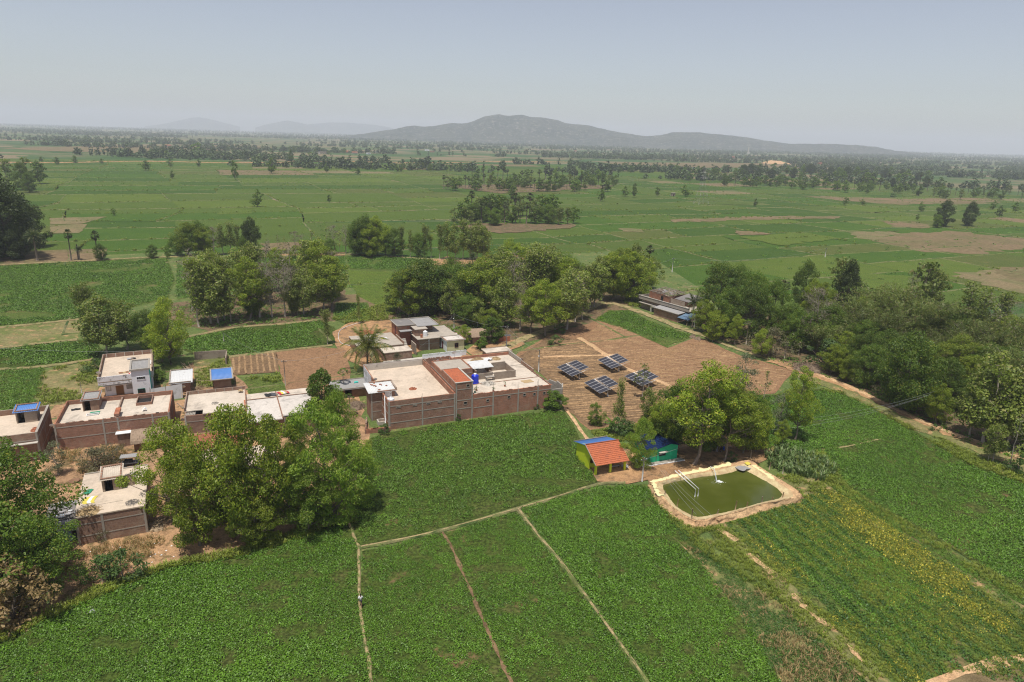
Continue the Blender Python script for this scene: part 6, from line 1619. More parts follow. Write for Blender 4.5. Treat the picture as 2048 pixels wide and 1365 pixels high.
def palmyra(seed, h=11):
    """A fan palm: tall bare trunk, a round head of stiff fans, a skirt of dead ones."""
    r_ = random.Random(seed); V, F = [], []
    top = Vector((.2, 0, h))
    for k in range(44):
        z = r_.uniform(-.75, 1); a = r_.uniform(0, 6.283); q_ = math.sqrt(1 - z * z)
        d_ = Vector((q_ * math.cos(a), q_ * math.sin(a), z)); L = r_.uniform(1.1, 1.5)
        c = top + d_ * L; s_ = d_.cross(Vector((0, 0, 1)) + Vector((.01, .02, 0))).normalized(); u_ = s_.cross(d_)
        for j in range(9):
            an = -1.15 + 2.3 * j / 8; dd = (d_ * math.cos(an) + s_ * math.sin(an) + u_ * r_.gauss(0, .12)).normalized()
            tip = c + dd * 1.05 + Vector((0, 0, -.12)); w = dd.cross(u_).normalized() * .12
            n_ = len(V); V += [tuple(c), tuple(c + dd * .55 + w), tuple(tip), tuple(c + dd * .55 - w)]; F.append((n_, n_ + 1, n_ + 2, n_ + 3))
        n_ = len(V); w = s_ * .03; V += [tuple(top - w), tuple(c - w), tuple(c + w), tuple(top + w)]; F.append((n_, n_ + 1, n_ + 2, n_ + 3))
    cme = np_mesh('crown', V, F, [MAT['leaf_palm']])
    m_ = MB().tube([(0, 0, 0), (.1, 0, h * .4), (.18, 0, h * .8), (.2, 0, h)], [.38, .26, .24, .28], 8)
    for k in range(14):
        a = r_.uniform(0, 6.283); m_.tube([top + Vector((0, 0, -.3)), top + Vector((.6 * math.cos(a), .6 * math.sin(a), -1.0)), top + Vector((.55 * math.cos(a), .55 * math.sin(a), -1.8))], [.05, .12, .16], 4, False)
    tm = m_.build('trunk', MAT['bark_dark']); tme = tm.data; bpy.data.objects.remove(tm)
    return dict(h=h + 2.2, trunk=tme, crown=cme, name='palmyra_palm')
KIND['palmyra'] = [palmyra(1), palmyra(2, 9.5)]
KIND['date'] = [dict(DATE[0], h=8.6)]

def papaya_proto(seed, h=4.5):
    r_ = random.Random(seed); m_ = MB().tube([(0, 0, 0), (.05, .02, h * .5), (0, .05, h)], [.11, .09, .06], 7); V, F = [], []
    for k in range(16):
        a = k * 2.4; e = r_.uniform(-.15, .8); d_ = Vector((math.cos(a) * math.cos(e), math.sin(a) * math.cos(e), math.sin(e))); L = r_.uniform(.6, .95)
        b_ = Vector((0, .05, h - .05 - .03 * k * (k % 2))); c = b_ + d_ * L; m_.tube([b_, c], .015, 3, False)
        s_ = d_.cross(Vector((0, 0, 1))).normalized()
        for j in range(7):
            an = -1.6 + 3.2 * j / 6; dd = (d_ * math.cos(an) + s_ * math.sin(an) + Vector((0, 0, -.25))).normalized() * r_.uniform(.38, .5); w = dd.cross(Vector((0, 0, 1))).normalized() * .11
            n_ = len(V); V += [tuple(c), tuple(c + dd * .6 + w), tuple(c + dd), tuple(c + dd * .6 - w)]; F.append((n_, n_ + 1, n_ + 2, n_ + 3))
    tm = m_.build('trunk', MAT['bark_pale']); tme = tm.data; bpy.data.objects.remove(tm)
    return dict(h=h + .7, trunk=tme, crown=np_mesh('crown', V, F, [MAT['leaf_lime']]), name='papaya_tree')
KIND['papaya'] = [papaya_proto(1), papaya_proto(2)]

NAMES = dict(broad='leafy_tree', mango='mango_tree', pondtree='leafy_tree', dark='dark_tree', feather='feathery_tree', teak='teak_tree', teakfull='teak_tree', lime='lime_green_tree', bare='bare_tree', sapling='sapling', silver='silver_leaved_tree', bush='bush', scrub='scrub_bush', drybush='dry_bush', midtree='field_tree', midthin='thin_tree', bamboo='bamboo_clump', palmyra='palmyra_palm', date='date_palm', papaya='papaya_tree')
TR = random.Random(21)
NTREE = [0]
def plant_w(kind, P, h, label, group=None, v=None, wide=1.0, cat=None):
    pr = KIND[kind]; p = pr[(TR.randrange(len(pr)) if v is None else v) % len(pr)]
    s_ = h / p['h']
    nm = NAMES[kind]
    cat = cat or ('palm' if 'palm' in nm else 'bush' if 'bush' in nm else 'bamboo' if 'bamboo' in nm else 'tree')
    t_ = thing(nm, label, cat, P, TR.uniform(0, 6.283), group)
    t_.scale = (s_ * wide, s_ * wide, s_)
    link(bpy.data.objects.new('trunk', p['trunk']), t_)
    link(bpy.data.objects.new('crown', p['crown']), t_)
    NTREE[0] += 1
    return t_
def plant(kind, xb, yb, yt, label, group=None, v=None, wide=1.0):
    return plant_w(kind, at(xb, yb), height(xb, yb, yt), label, group, v, wide)

# -- the big trees in front
G1 = 'big trees in front of the village'
plant('broad', 345, 1042, 850, 'leafy tree with open yellowish crown beside the front left house', G1, 0, .68)
plant('broad', 400, 1092, 925, 'low dense leafy tree with its crown nearest the bean field edge', G1, 1, .82)
plant('broad', 467, 1072, 815, 'tallest leafy tree of the front clump, its trunk showing below', G1, 2, .7)
plant('broad', 545, 1062, 832, 'leafy tree between the tallest one and the feathery trees in front', G1, 3, .68)
plant('broad', 455, 1010, 880, 'leafy tree behind the tallest one, over the red tiled house', G1, 0, .55)
plant('feather', 618, 1062, 905, 'feathery drooping tree with its foot by the path junction', G1, 0, .85)
plant('feather', 655, 1050, 800, 'largest feathery tree of the clump beside the bean field', G1, 1, .72)
plant('feather', 685, 970, 778, 'feathery tree at the right edge of the clump, over the bean field', G1, 2, .6)
plant('feather', 600, 960, 835, 'feathery tree hiding the right end of the two-panel roof house', G1, 0, .6)
plant('lime', 640, 852, 742, 'yellow-green feathery tree beside the two-panel roof', G1, 0, .75)
plant('broad', 520, 1090, 1000, 'short leafy tree at the foot of the tallest front tree', G1, 1, 1.1)
plant('mango', 35, 1160, 895, 'huge dense tree leaning into the left edge of the photo', G1, 0, .85)
plant('mango', -40, 1215, 960, 'dense dark tree cut off by the left edge, lower one', G1, 1, 1.0)
plant('mango', 70, 1195, 1045, 'low dark green tree under the huge tree at the left edge', G1, 2, 1.0)
plant('drybush', 28, 1235, 1120, 'golden dry bush at the left edge beside the bean field')
plant('bush', 205, 1165, 1115, 'thin green bush on the rubbish slope, left one of a pair', 'bushes on the rubbish slope')
plant('bush', 245, 1160, 1105, 'thin green bush on the rubbish slope, right one of a pair', 'bushes on the rubbish slope', 1)
plant('scrub', 205, 1085, 1062, 'small weed growing at the foot of the front left house wall')
plant('silver', 118, 950, 885, 'pale reedy shrub standing between the brick houses on the left')
plant('scrub', 190, 940, 900, 'dry brown thicket behind the front left house, left part', 'dry thickets behind the front left house', 0, 1.6)
plant('scrub', 228, 925, 893, 'dry brown thicket behind the front left house, right part', 'dry thickets behind the front left house', 1, 1.4)
plant('lime', 318, 765, 740, 'round bright green bush right of the white house', None, 1, 1.1)
# -- behind the white house
G2 = 'trees behind the white house'
plant('teakfull', 215, 712, 595, 'leafy teak with broad crown just behind the white house roof', G2, 0, 1.15)
plant('teakfull', 255, 700, 602, 'teak crown overlapping the back right of the white house', G2, 1, 1.1)
plant('teak', 178, 690, 570, 'tall thin teak rising left of the white house', G2, 0, .8)
plant('mango', 295, 705, 622, 'dark leafy tree behind the white house stair tower', G2, 0, .8)
plant('broad', 342, 730, 600, 'tall leafy tree right of the white house by the garden wall', G2, 0, .7)
plant('broad', 325, 725, 640, 'shorter leafy tree between the white house and the garden wall', G2, 3, .8)
plant('bush', 195, 742, 715, 'low bush at the back left corner of the white house', None, 0, 1.4)
plant('teak', 655, 690, 622, 'lone slim young tree at the corner of the bare garden strip', None, 1, .8)
plant('teak', 718, 650, 590, 'lone slender tree on the green patch behind the coconut palm', None, 2, .55)
# -- teak grove left of centre
def ordered(rows, kinds, grove, group, desc, seed, wide=1.0, jit=0):
    """rows: (name, [(x, y, ytop), ...]) from front to back; every tree is told by its row and its place in it."""
    r_ = random.Random(seed)
    for rn, pts in rows:
        pts = sorted(pts)
        for i, (x, y, yt) in enumerate(pts):
            k = r_.choice(kinds)
            plant(k, x, y, yt, ('%s %s from the left in the %s row of the %s' % (ordinal(i), desc.get(k, 'tree'), rn, grove)).replace('the only row of ', ''), group, None, wide * r_.uniform(.9, 1.15))
D1 = dict(teak='teak', teakfull='full teak', mango='dark tree', broad='leafy tree', bare='bare tree', midtree='dense tree', bamboo='bamboo', midthin='thin tree', palmyra='palmyra', lime='bright tree', sapling='sapling', dark='dark tree', pondtree='forked tree')
ordered([('front', [(398, 655, 520), (422, 648, 530), (437, 650, 535), (462, 645, 560), (450, 640, 520), (500, 640, 515), (520, 638, 525), (545, 637, 545), (570, 634, 520), (595, 632, 560), (608, 632, 540), (650, 622, 520), (665, 620, 510)]),
         ('middle', [(385, 622, 500), (430, 615, 505), (480, 612, 500), (515, 610, 490), (540, 608, 488), (585, 605, 488), (620, 602, 485), (645, 600, 478), (668, 602, 500)]),
         ('back', [(405, 590, 505), (500, 585, 498), (560, 580, 495), (600, 578, 492), (635, 576, 485)])],
        ['teak', 'teak', 'teakfull', 'pondtree', 'bare'], 'left teak grove', 'left teak grove', D1, 2)
plant('mango', 505, 636, 560, 'dark shade tree inside the teak grove left of centre', None, 1, .75)
plant('bamboo', 590, 632, 565, 'feathery dark green clump at the front of the left teak grove', None, 0, .7)
plant('papaya', 688, 788, 737, 'taller papaya tree left of the brick compound', 'papaya trees left of the compound')
plant('papaya', 673, 805, 762, 'shorter papaya tree by the mud shed', 'papaya trees left of the compound', 1)
plant('papaya', 700, 832, 788, 'papaya tree in front of the mud shed beside the feathery tree', 'papaya trees left of the compound', 0)
# -- line of trees behind: thin ones, clumps
ordered([('only', [(355, 512, 470), (378, 512, 445), (400, 510, 442), (412, 511, 455)])], ['mango', 'broad'], 'far bank clump', 'far bank clump', dict(mango='dense tree', broad='bushy tree'), 4, .9)
ordered([('only', [(430, 512, 455), (447, 510, 450), (462, 508, 445), (476, 508, 452)])], ['teak', 'bare'], 'airy far bank clump', 'airy far bank clump', dict(teak='airy tree', bare='bare tree'), 5)
plant('dark', 505, 512, 437, 'dark creeper-covered tree on the far bank', None, 0, .55)
plant('mango', 488, 514, 475, 'low dark tree at the foot of the creeper-covered tree', None, 1, .8)
ordered([('only', [(535, 508, 478), (556, 506, 470), (570, 508, 474), (590, 507, 462), (606, 506, 468), (625, 508, 460), (640, 509, 472), (655, 508, 455), (668, 507, 450), (680, 509, 462), (692, 508, 452), (700, 510, 466)])], ['sapling', 'sapling', 'bare'], 'far bank saplings', 'far bank saplings', dict(sapling='sapling', bare='bare young tree'), 6)
plant('mango', 660, 510, 478, 'small dark tree leaning among the bare saplings', None, 2, .8)
ordered([('only', [(715, 512, 440), (735, 512, 433), (755, 514, 436), (742, 516, 450), (772, 512, 450)])], ['broad', 'mango'], 'tall clump behind the bright field', 'tall clump behind the bright field', dict(broad='leafy tree', mango='dense tree'), 7, .75)
ordered([('only', [(790, 515, 458), (805, 514, 455), (820, 516, 462), (838, 516, 468), (850, 517, 455), (862, 516, 470)])], ['mango', 'teak', 'teak'], 'dark thin clump', 'dark thin clump', dict(mango='dark tree', teak='thin tree'), 8, .8)
ordered([('only', [(880, 520, 452), (895, 519, 446), (910, 520, 450), (925, 520, 442), (940, 521, 448), (955, 520, 444), (968, 522, 455)])], ['teakfull', 'teak'], 'teaks right of the thin clump', 'teaks right of the thin clump', D1, 9, .8)
# -- the wood in the middle
ordered([('front', [(815, 630, 545), (830, 632, 530), (850, 628, 520), (903, 640, 565), (935, 650, 590), (955, 655, 600), (985, 668, 620), (1005, 655, 560), (1040, 660, 570), (1062, 668, 575), (1090, 672, 560), (1110, 660, 580), (1133, 660, 540), (1150, 645, 545), (1165, 640, 550)]),
         ('second', [(800, 625, 550), (870, 620, 535), (890, 622, 545), (920, 625, 530), (945, 630, 535), (970, 632, 520), (1000, 628, 510), (1025, 630, 505), (1055, 632, 500), (1080, 630, 498), (1105, 628, 510), (1130, 625, 520), (1160, 622, 525), (1180, 618, 530)]),
         ('third', [(860, 600, 520), (905, 598, 518), (940, 596, 525), (975, 592, 505), (1005, 588, 495), (1035, 585, 490), (1065, 585, 488), (1095, 582, 492), (1125, 585, 510)])],
        ['teak', 'teak', 'teakfull', 'teakfull', 'pondtree', 'broad', 'bare', 'mango'], 'wood behind the compound', 'wood behind the compound', D1, 10, 1.05)
plant('mango', 875, 625, 545, 'dark dense tree near the left end of the wood behind the compound', None, 0, .8)
plant('mango', 905, 600, 515, 'olive dense tree at the back left of the wood behind the compound', None, 2, .7)
plant('mango', 1000, 640, 570, 'dark shade tree in the middle of the wood behind the compound', None, 1, .7)
plant('broad', 818, 635, 540, 'round leafy tree at the left end of the wood behind the compound', None, 2, .8)
plant('bare', 1065, 625, 520, 'pale bare tree standing in the middle wood', None, 0)
plant('bare', 1100, 615, 515, 'second pale bare tree in the middle wood, right of the first', None, 1)
ordered([('front', [(1188, 615, 520), (1205, 600, 515), (1225, 600, 505), (1245, 602, 498), (1262, 605, 505), (1280, 608, 530)]), ('back', [(1195, 580, 515), (1215, 575, 508), (1240, 572, 500), (1268, 575, 492), (1290, 580, 510)])],
        ['teak', 'teakfull', 'broad'], 'ruined-house copse', 'ruined-house copse', D1, 11, .85)
plant('palmyra', 1296, 540, 490, 'palmyra palm showing above the trees left of the ruined-top house')
plant('date', 945, 540, 508, 'shaggy palm behind the middle wood, left of a pair', 'shaggy palms behind the middle wood')
plant('date', 985, 545, 512, 'shaggy palm behind the middle wood, right of a pair', 'shaggy palms behind the middle wood')
plant('broad', 1018, 540, 478, 'leafy tree behind the middle wood beside the shaggy palms', None, 1, .8)
plant('lime', 985, 688, 637, 'bright green round tree over the ruined brick hut', None, 0, 1.05)
plant('lime', 963, 700, 675, 'small round bright green bush on the lane by the yellow room', None, 1, 1.2)
plant('broad', 930, 690, 650, 'bushy tree at the back of the cream room behind the compound', None, 2, .7)
plant('bush', 1003, 672, 655, 'small shrub on the lane verge by the solar lamp', None, 0)
plant('bush', 1112, 690, 672, 'shrub in shade at the top edge of the solar field', None, 1, 1.3)
plant('bush', 1120, 668, 648, 'shrub on the lane edge under the wood', None, 2)
plant('scrub', 795, 735, 708, 'grey-green bush growing behind the compound parapet', None, 0, .8)
# -- right of the ruined-top house
G3 = 'dark trees beside the ruined-top house'
plant('mango', 1430, 640, 528, 'big dark tree with rounded crown beside the ruined-top house', G3, 0, .85)
plant('mango', 1470, 630, 530, 'big dark tree right of the rounded one by the ruined-top house', G3, 1, .85)
plant('mango', 1505, 640, 548, 'dark tree with olive top at the right of the dark clump', G3, 2, .8)
plant('mango', 1450, 672, 575, 'dark tree in front of the rounded one above the path', G3, 1, .8)
plant('mango', 1492, 675, 572, 'dark tree in front at the right of the dark clump', G3, 0, .8)
plant('broad', 1408, 665, 600, 'low bushy tree right of the blue lean-to', G3, 3, .9)
plant('broad', 1425, 684, 622, 'feathery bushy tree nearest the corner of the path', G3, 1, .9)
plant('pondtree', 1470, 690, 630, 'small leafy tree by the path with hanging creeper', G3, 2, .8)
plant('mango', 1540, 670, 560, 'dark tree behind the palm in the right wood', G3, 1, .6)
plant('palmyra', 1562, 625, 560, 'palm with brown skirt behind the dark clump')
plant('broad', 1520, 715, 660, 'round olive bush tree on the path bend', G3, 0, .9)
plant('scrub', 1540, 712, 660, 'olive thorny bush on the path bend', None, 0, 1.2)
ordered([('only', [(1605, 625, 525), (1620, 640, 560), (1640, 648, 566)])], ['broad', 'mango'], 'tall clump in the right wood', 'tall clump in the right wood', dict(broad='leafy tree', mango='dark tree'), 13, .6)
plant('dark', 1690, 640, 525, 'tall brownish tree with ragged top in the right wood', None, 1, .5)
plant('midthin', 1665, 630, 515, 'thin pale tree left of the ragged tall tree', None, 0, .7)
plant('bare', 1630, 700, 575, 'white-trunked bare tree standing out of the right wood', None, 0, .9)
plant('bare', 1660, 690, 590, 'grey bare tree right of the white-trunked one', None, 1, .9)
ordered([('only', [(1570, 690, 610), (1590, 700, 622), (1610, 705, 625), (1655, 700, 610), (1672, 690, 618)])], ['mango', 'scrub'], 'white-trunk thicket', 'white-trunk thicket', dict(mango='dark tree', scrub='scrubby bush'), 14, .9)
plant('papaya', 1568, 722, 685, 'papaya tree by the path bend, taller one', 'papaya trees by the path bend')
plant('papaya', 1597, 712, 690, 'papaya tree by the path bend, shorter one', 'papaya trees by the path bend', 1)
plant('papaya', 1492, 690, 640, 'tall papaya tree beside the dark clump')
GB = 'bamboo clumps in the right wood'
for i, (x, y, yt, l_) in enumerate(((1720, 690, 590, 'olive bamboo clump next to the ragged tall tree'), (1760, 680, 575, 'tall feathery bamboo clump at the top of the right wood'), (1745, 715, 615, 'brownish rounded bamboo clump in front of the tall feathery one'), (1800, 700, 588, 'broad bamboo clump behind the big dark tree of the wood'), (1840, 700, 600, 'bamboo clump left of the dead spreading tree'), (1990, 745, 650, 'bamboo clump behind the big yellow-green tree'), (2030, 800, 690, 'bamboo clump at the right edge behind the yellow-green tree'), (1930, 740, 660, 'low bamboo clump between the dead tree and the yellow-green tree'), (2075, 760, 650, 'bamboo clump cut by the right edge of the photo'))):
    plant('bamboo', x, y, yt - 22, l_, GB, i, 1.0)
GW = 'trees in the right wood'
for k, x, y, yt, w_, l_ in (('midthin', 1835, 640, 525, .9, 'light airy tree at the top of the right wood'), ('teakfull', 1850, 640, 535, .9, 'yellowish leafy tree beside the airy one at the top of the right wood'), ('bare', 1810, 640, 548, .8, 'bare grey tree left of the airy top tree'),
        ('bare', 1885, 690, 610, 1.2, 'dead spreading tree in the middle of the right wood'), ('teak', 1920, 690, 570, 1.3, 'pale leafy tree behind the dead spreading tree'), ('teak', 1945, 700, 580, 1.2, 'pale leafy tree right of the dead spreading tree'), ('bare', 1960, 695, 585, 1.0, 'dark-stemmed sparse tree by the far right fields'), ('teak', 1990, 690, 590, 1.2, 'sparse leafy tree near the right end of the wood top'), ('bare', 2010, 680, 600, 1.0, 'leaning sparse tree at the right end of the wood top'), ('bare', 1880, 745, 690, 1.0, 'small dead white-branched tree above the big dark tree'),
        ('broad', 1660, 750, 690, .95, 'bright bushy tree at the left front of the wood by the track'), ('broad', 1692, 764, 712, .9, 'bright low tree hanging over the track'), ('mango', 1735, 776, 690, .8, 'dark bushy tree behind the bright low tree'), ('mango', 1720, 745, 665, .8, 'dark blue-green tree in the second line of the wood'), ('mango', 1800, 822, 668, .9, 'big dark green tree overhanging the field at the wood front'), ('mango', 1832, 828, 730, .75, 'dark tree right of the big dark green one'), ('scrub', 1770, 792, 745, 1.0, 'grey-green shrub left of the big dark green tree'),
        ('broad', 1872, 848, 768, .8, 'brownish shrubby tree between the dark tree and the yellow-green tree'), ('mango', 1890, 820, 720, .8, 'dark tree behind the yellow-green tree'), ('teakfull', 1965, 888, 712, 1.0, 'big yellow-green tree at the right end of the wood front'), ('teakfull', 1938, 876, 745, .9, 'left side companion of the big yellow-green tree'), ('teakfull', 2012, 896, 750, .9, 'right side companion of the big yellow-green tree'), ('teakfull', 1985, 925, 845, .8, 'small young tree in front of the big yellow-green tree'),
        ('sapling', 2016, 938, 825, 1.0, 'bare-trunked slim tree right of the track'), ('sapling', 1975, 925, 860, 1.0, 'slim dark-stemmed tree on the track verge'), ('mango', 2050, 900, 790, .8, 'dark tree at the right edge above the track'), ('mango', 1770, 720, 655, .7, 'dark round tree in the middle of the right wood'), ('bamboo', 1860, 730, 650, 1.0, 'olive bamboo thicket under the dead spreading tree'), ('bush', 1868, 866, 850, 1.0, 'round bush on the track below the dark tree'), ('bush', 2035, 948, 905, .7, 'thin shrub at the right edge of the track')):
    plant(k, x, y, yt, l_, GW, None, w_)
# -- by the pond
G4 = 'trees by the pond'
plant('pondtree', 1388, 930, 722, 'tall fork-trunked tree standing over the pond bank', G4, 0, 1.0)
plant('mango', 1345, 900, 765, 'dark dense tree over the turquoise hut roof', G4, 1, .7)
plant('pondtree', 1448, 925, 775, 'leaning broad tree right of the fork-trunked tree', G4, 1, .95)
plant('broad', 1485, 908, 790, 'leafy tree with yellowish leaves behind the pond corner', G4, 2, .8)
plant('broad', 1510, 905, 820, 'low leafy tree nearest the maize patch', G4, 3, .8)
plant('pondtree', 1463, 870, 762, 'leafy tree at the back of the pond clump', G4, 2, .8)
plant('mango', 1418, 903, 775, 'dark dense tree behind the fork-trunked tree by the pond', G4, 0, .8)
plant('mango', 1500, 885, 785, 'dark dense tree at the back right of the pond clump', G4, 2, .8)
plant('broad', 1318, 898, 800, 'dense tree left of the turquoise hut', G4, 1, .7)
plant('feather', 705, 1015, 880, 'low feathery tree nearest the footpath junction', G1, 0, .8)
plant('silver', 1480, 790, 710, 'feathery grey-green tree on the ploughed field behind the pond', G4, 0, 1.0)
plant('sapling', 1527, 800, 735, 'bare twiggy tree right of the feathery grey tree', G4, 0, 1.0)
plant('pondtree', 1590, 880, 735, 'tall green tree between the ploughed field and the right field', G4, 2, .65)
plant('silver', 1552, 870, 780, 'white-flowering thin tree left of the tall green tree', G4, 1, .8)
plant('pondtree', 1565, 895, 840, 'thin leaning tree at the field corner by the tall green one', G4, 0, .7)
plant('feather', 1277, 938, 835, 'olive feathery tree between the pavilion and the turquoise hut', G4, 2, .62)
plant('teakfull', 1290, 855, 780, 'bushy young tree left of the dark dense tree', G4, 0, .8)
plant('teak', 1235, 860, 760, 'thin young tree in front of the solar arrays', G4, 3, .6)
plant('sapling', 1285, 800, 728, 'tall slim young tree covering one solar array', G4, 1, 1.6)
plant('feather', 1192, 852, 806, 'small dense shrub tree at the corner of the solar field', G4, 1, .85)
plant('bush', 1250, 868, 835, 'bright bush behind the pavilion, left one', 'bushes behind the pavilion', 0, 1.1)
plant('bush', 1230, 872, 838, 'bright bush behind the pavilion, right one', 'bushes behind the pavilion', 1, 1.0)
plant('bush', 1462, 925, 905, 'small bush at the foot of the leaning broad tree', None, 2)
plant('lime', 1106, 820, 783, 'bright green broad-leaved bush against the compound corner', None, 1, 1.25)
plant('bush', 917, 842, 826, 'creeper bush climbing the foot of the compound tower', None, 0, .7)
plant('bush', 1075, 820, 810, 'small bush at the foot of the compound front wall', None, 1, 1.0)
plant('bush', 770, 868, 850, 'dark bush at the front left foot of the compound', None, 2, 1.2)
# banana plants
def banana_leaf():
    V, F = [], []; n = 8
    for i in range(n + 1):
        t = i / n; x = 1.7 * t; z = .9 * t - 1.05 * t * t; w = .28 * math.sin(math.pi * (.1 + .88 * t)) ** .6
        for s_ in (-1, 0, 1): V.append((x, s_ * w, z - .1 * abs(s_)))
    for i in range(n):
        for k in (0, 1): F.append((i * 3 + k, i * 3 + k + 1, i * 3 + 4 + k, i * 3 + 3 + k))
    return np_mesh('leaf', V, F, [MAT['leaf_lime']])
BL = banana_leaf()
for x, y, hh, l_ in ((1222, 868, 2.2, 'banana plant behind the pavilion by the solar field'), (898, 685, 2.0, 'banana plant behind the cream room, nearer one'), (905, 678, 2.4, 'banana plant behind the cream room, farther one')):
    t_ = thing('banana_plant', l_, 'banana plant', at(x, y), 0, 'banana plants')
    MB().tube([(0, 0, 0), (.03, 0, hh)], [.16, .1], 8).build('stem', MAT['leaf_lime'], t_)
    for k in range(9):
        o = link(bpy.data.objects.new('leaf', BL), t_); o.location = (0, 0, hh - .05 * k); o.rotation_euler = (0, R(-48 + 7 * k), k * 2.4); s_ = .9 + .25 * ((k * 7) % 3) / 2; o.scale = (s_, s_, s_)
# coconut palms with their fronds as parts
def coco(P, sc, p, label, rz):
    t_ = thing('coconut_palm', label, 'palm', P, rz); t_.scale = (sc,) * 3
    link(bpy.data.objects.new('trunk', p['trunk']), t_)
    for (k, a, e) in p['spec']:
        o = link(bpy.data.objects.new('frond', p['fronds'][k]), t_); o.location = p['top']; o.rotation_euler = (0, e, a)
    m_ = MB()
    for k in range(7): m_.lathe([(.001, -.16), (.12, -.08), (.13, .04), (.001, .15)], 8, tuple(p['top'] + Vector((.25 * math.cos(k * .9), .25 * math.sin(k * .9), -.35))))
    o = m_.build('coconut', MAT['leaf_lime'], t_); o['kind'] = 'stuff'
P = at(735, 742)
coco(P, height(735, 742, 692) / 5.2, COCO, 'yellowing coconut palm standing between the compound and the bare garden', 1.0)
P = at(1384, 655)
coco(P, height(1384, 655, 605) / 7.5, COCO2, 'green coconut palm in front of the house by the wood', 2.0)
# -- left edge
G5 = 'dark wood at the left edge'
for k, x, y, yt, w_, l_ in (('dark', 20, 515, 365, .95, 'huge dark tree of the left wood standing nearest the palms'), ('dark', 62, 495, 400, .75, 'dark tree at the right side of the left wood'), ('dark', -25, 480, 330, .9, 'huge dark tree behind at the left edge'), ('dark', -60, 520, 400, 1.0, 'dark tree cut off by the left edge beside the fields'), ('dark', 35, 520, 450, .8, 'low dark tree at the foot of the left wood'), ('mango', 45, 380, 325, .8, 'pale tree behind the left wood, nearer one'), ('midtree', 80, 368, 325, .9, 'tree at the far right of the left wood'), ('midthin', 20, 372, 318, 1.0, 'brownish bare-topped tree behind the left wood'), ('mango', 58, 385, 345, .9, 'light green tree in front of the brownish one'), ('midthin', 55, 365, 316, .9, 'second brownish tree behind the left wood')):
    plant(k, x, y, yt, l_, G5, None, w_)
plant('date', 75, 522, 463, 'bushy date palm in front of the dark left wood', None, 0, 1.0)
plant('date', 160, 522, 494, 'short date palm between the two ragged palmyras', None, 0, 1.0)
plant('palmyra', 143, 522, 458, 'leaning ragged palmyra right of the bushy date palm', None, 0, .8)
plant('palmyra', 197, 520, 461, 'ragged palmyra with pale dead fronds right of the short date palm', None, 1, .8)
plant('mango', 203, 522, 488, 'leafy tree round the foot of the right ragged palmyra', None, 1, .7)
plant('mango', 305, 517, 490, 'small spreading tree on the bank left of the bushy clump', None, 0, .8)
plant('midtree', 335, 518, 494, 'small conical tree beside the spreading one on the bank', None, 1, .5)
o = MB().tube([(0, 0, 0), (.1, 0, 6.5)], [.3, .22], 8).build('dead_trunk', MAT['bark_dark']); o.location = at(157, 520); tag(o, 'bare dead palm trunk behind the short date palm', 'tree trunk')
# -- isolated field trees
GF = 'lone trees on the plain'
for x, y, yt, w_, l_ in ((515, 414, 381, .8, 'lone dark tree in the middle of the left plain'), (471, 361, 320, .45, 'tall narrow lone tree on the left plain'), (543, 347, 318, .85, 'broad lone tree right of the narrow tall one'), (345, 358, 342, .8, 'small dark lone tree left of the narrow tall one'), (659, 405, 389, .7, 'small lone tree right of the dark lone tree on the left plain'), (292, 341, 322, 1.4, 'wide pale clump on the far left bank'), (341, 334, 318, .9, 'small tree right of the wide pale clump'), (398, 334, 319, .8, 'second small tree right of the wide pale clump'), (205, 328, 317, .9, 'third tree of the row on the far left bank'), (150, 326, 312, .9, 'second tree of the row on the far left bank'), (114, 330, 315, 1.0, 'first tree of the row on the far left bank'), (84, 324, 313, 1.0, 'small tree at the left start of the far bank'),
                        (653, 345, 329, .8, 'small lone tree near the middle of the far bank'), (715, 350, 333, .8, 'small lone tree right of the middle of the far bank'), (228, 432, 417, .8, 'little tree beside the yellowish fields at left'), (582, 325, 300, .6, 'tall far tree above the left plain'), (394, 308, 285, 1.3, 'round tree on the brown far field'), (1201, 403, 378, .8, 'lone dense tree below the palm grove'), (1025, 398, 372, .9, 'dense tree in front of the palm grove'), (1268, 396, 368, .5, 'slim palm-like lone tree right of the palm grove'), (1250, 394, 373, .8, 'dark bush tree beside the slim one right of the palm grove'), (1315, 393, 374, .7, 'sparse small tree left of the pylon'), (1370, 393, 371, 1.2, 'round pale tree left of the pylon'), (1510, 414, 398, .7, 'small sparse tree right of the pylon'),
                        (1690, 412, 396, .9, 'dark tree on the fallow strip at right, left one'), (1725, 410, 399, 1.2, 'low dark clump on the fallow strip at right'), (1842, 424, 405, .8, 'small dark tree left of the broad pair'), (1998, 435, 412, .8, 'dark tree at the far right plain, left one'), (2030, 425, 405, .8, 'dark tree at the far right plain, right one'), (1985, 420, 402, .8, 'third dark tree at the far right plain behind the others'), (1834, 440, 428, .8, 'tiny tree beside the broad pair on the plain')):
    plant('midtree', x, y, yt, l_, GF, None, w_)
for k, x, y, yt, w_, l_ in (('dark', 1885, 453, 402, .8, 'left and darker one of the broad pair on the right plain'), ('dark', 1935, 452, 405, .7, 'right one of the broad pair on the right plain'), ('mango', 1875, 456, 430, .9, 'low bright tree in front of the broad pair')):
    plant(k, x, y, yt, l_, 'broad trees on the right plain', None, w_)
plant('bush', 1785, 395, 386, 'bush on the bank of the right grove', None, 0, 1.6)
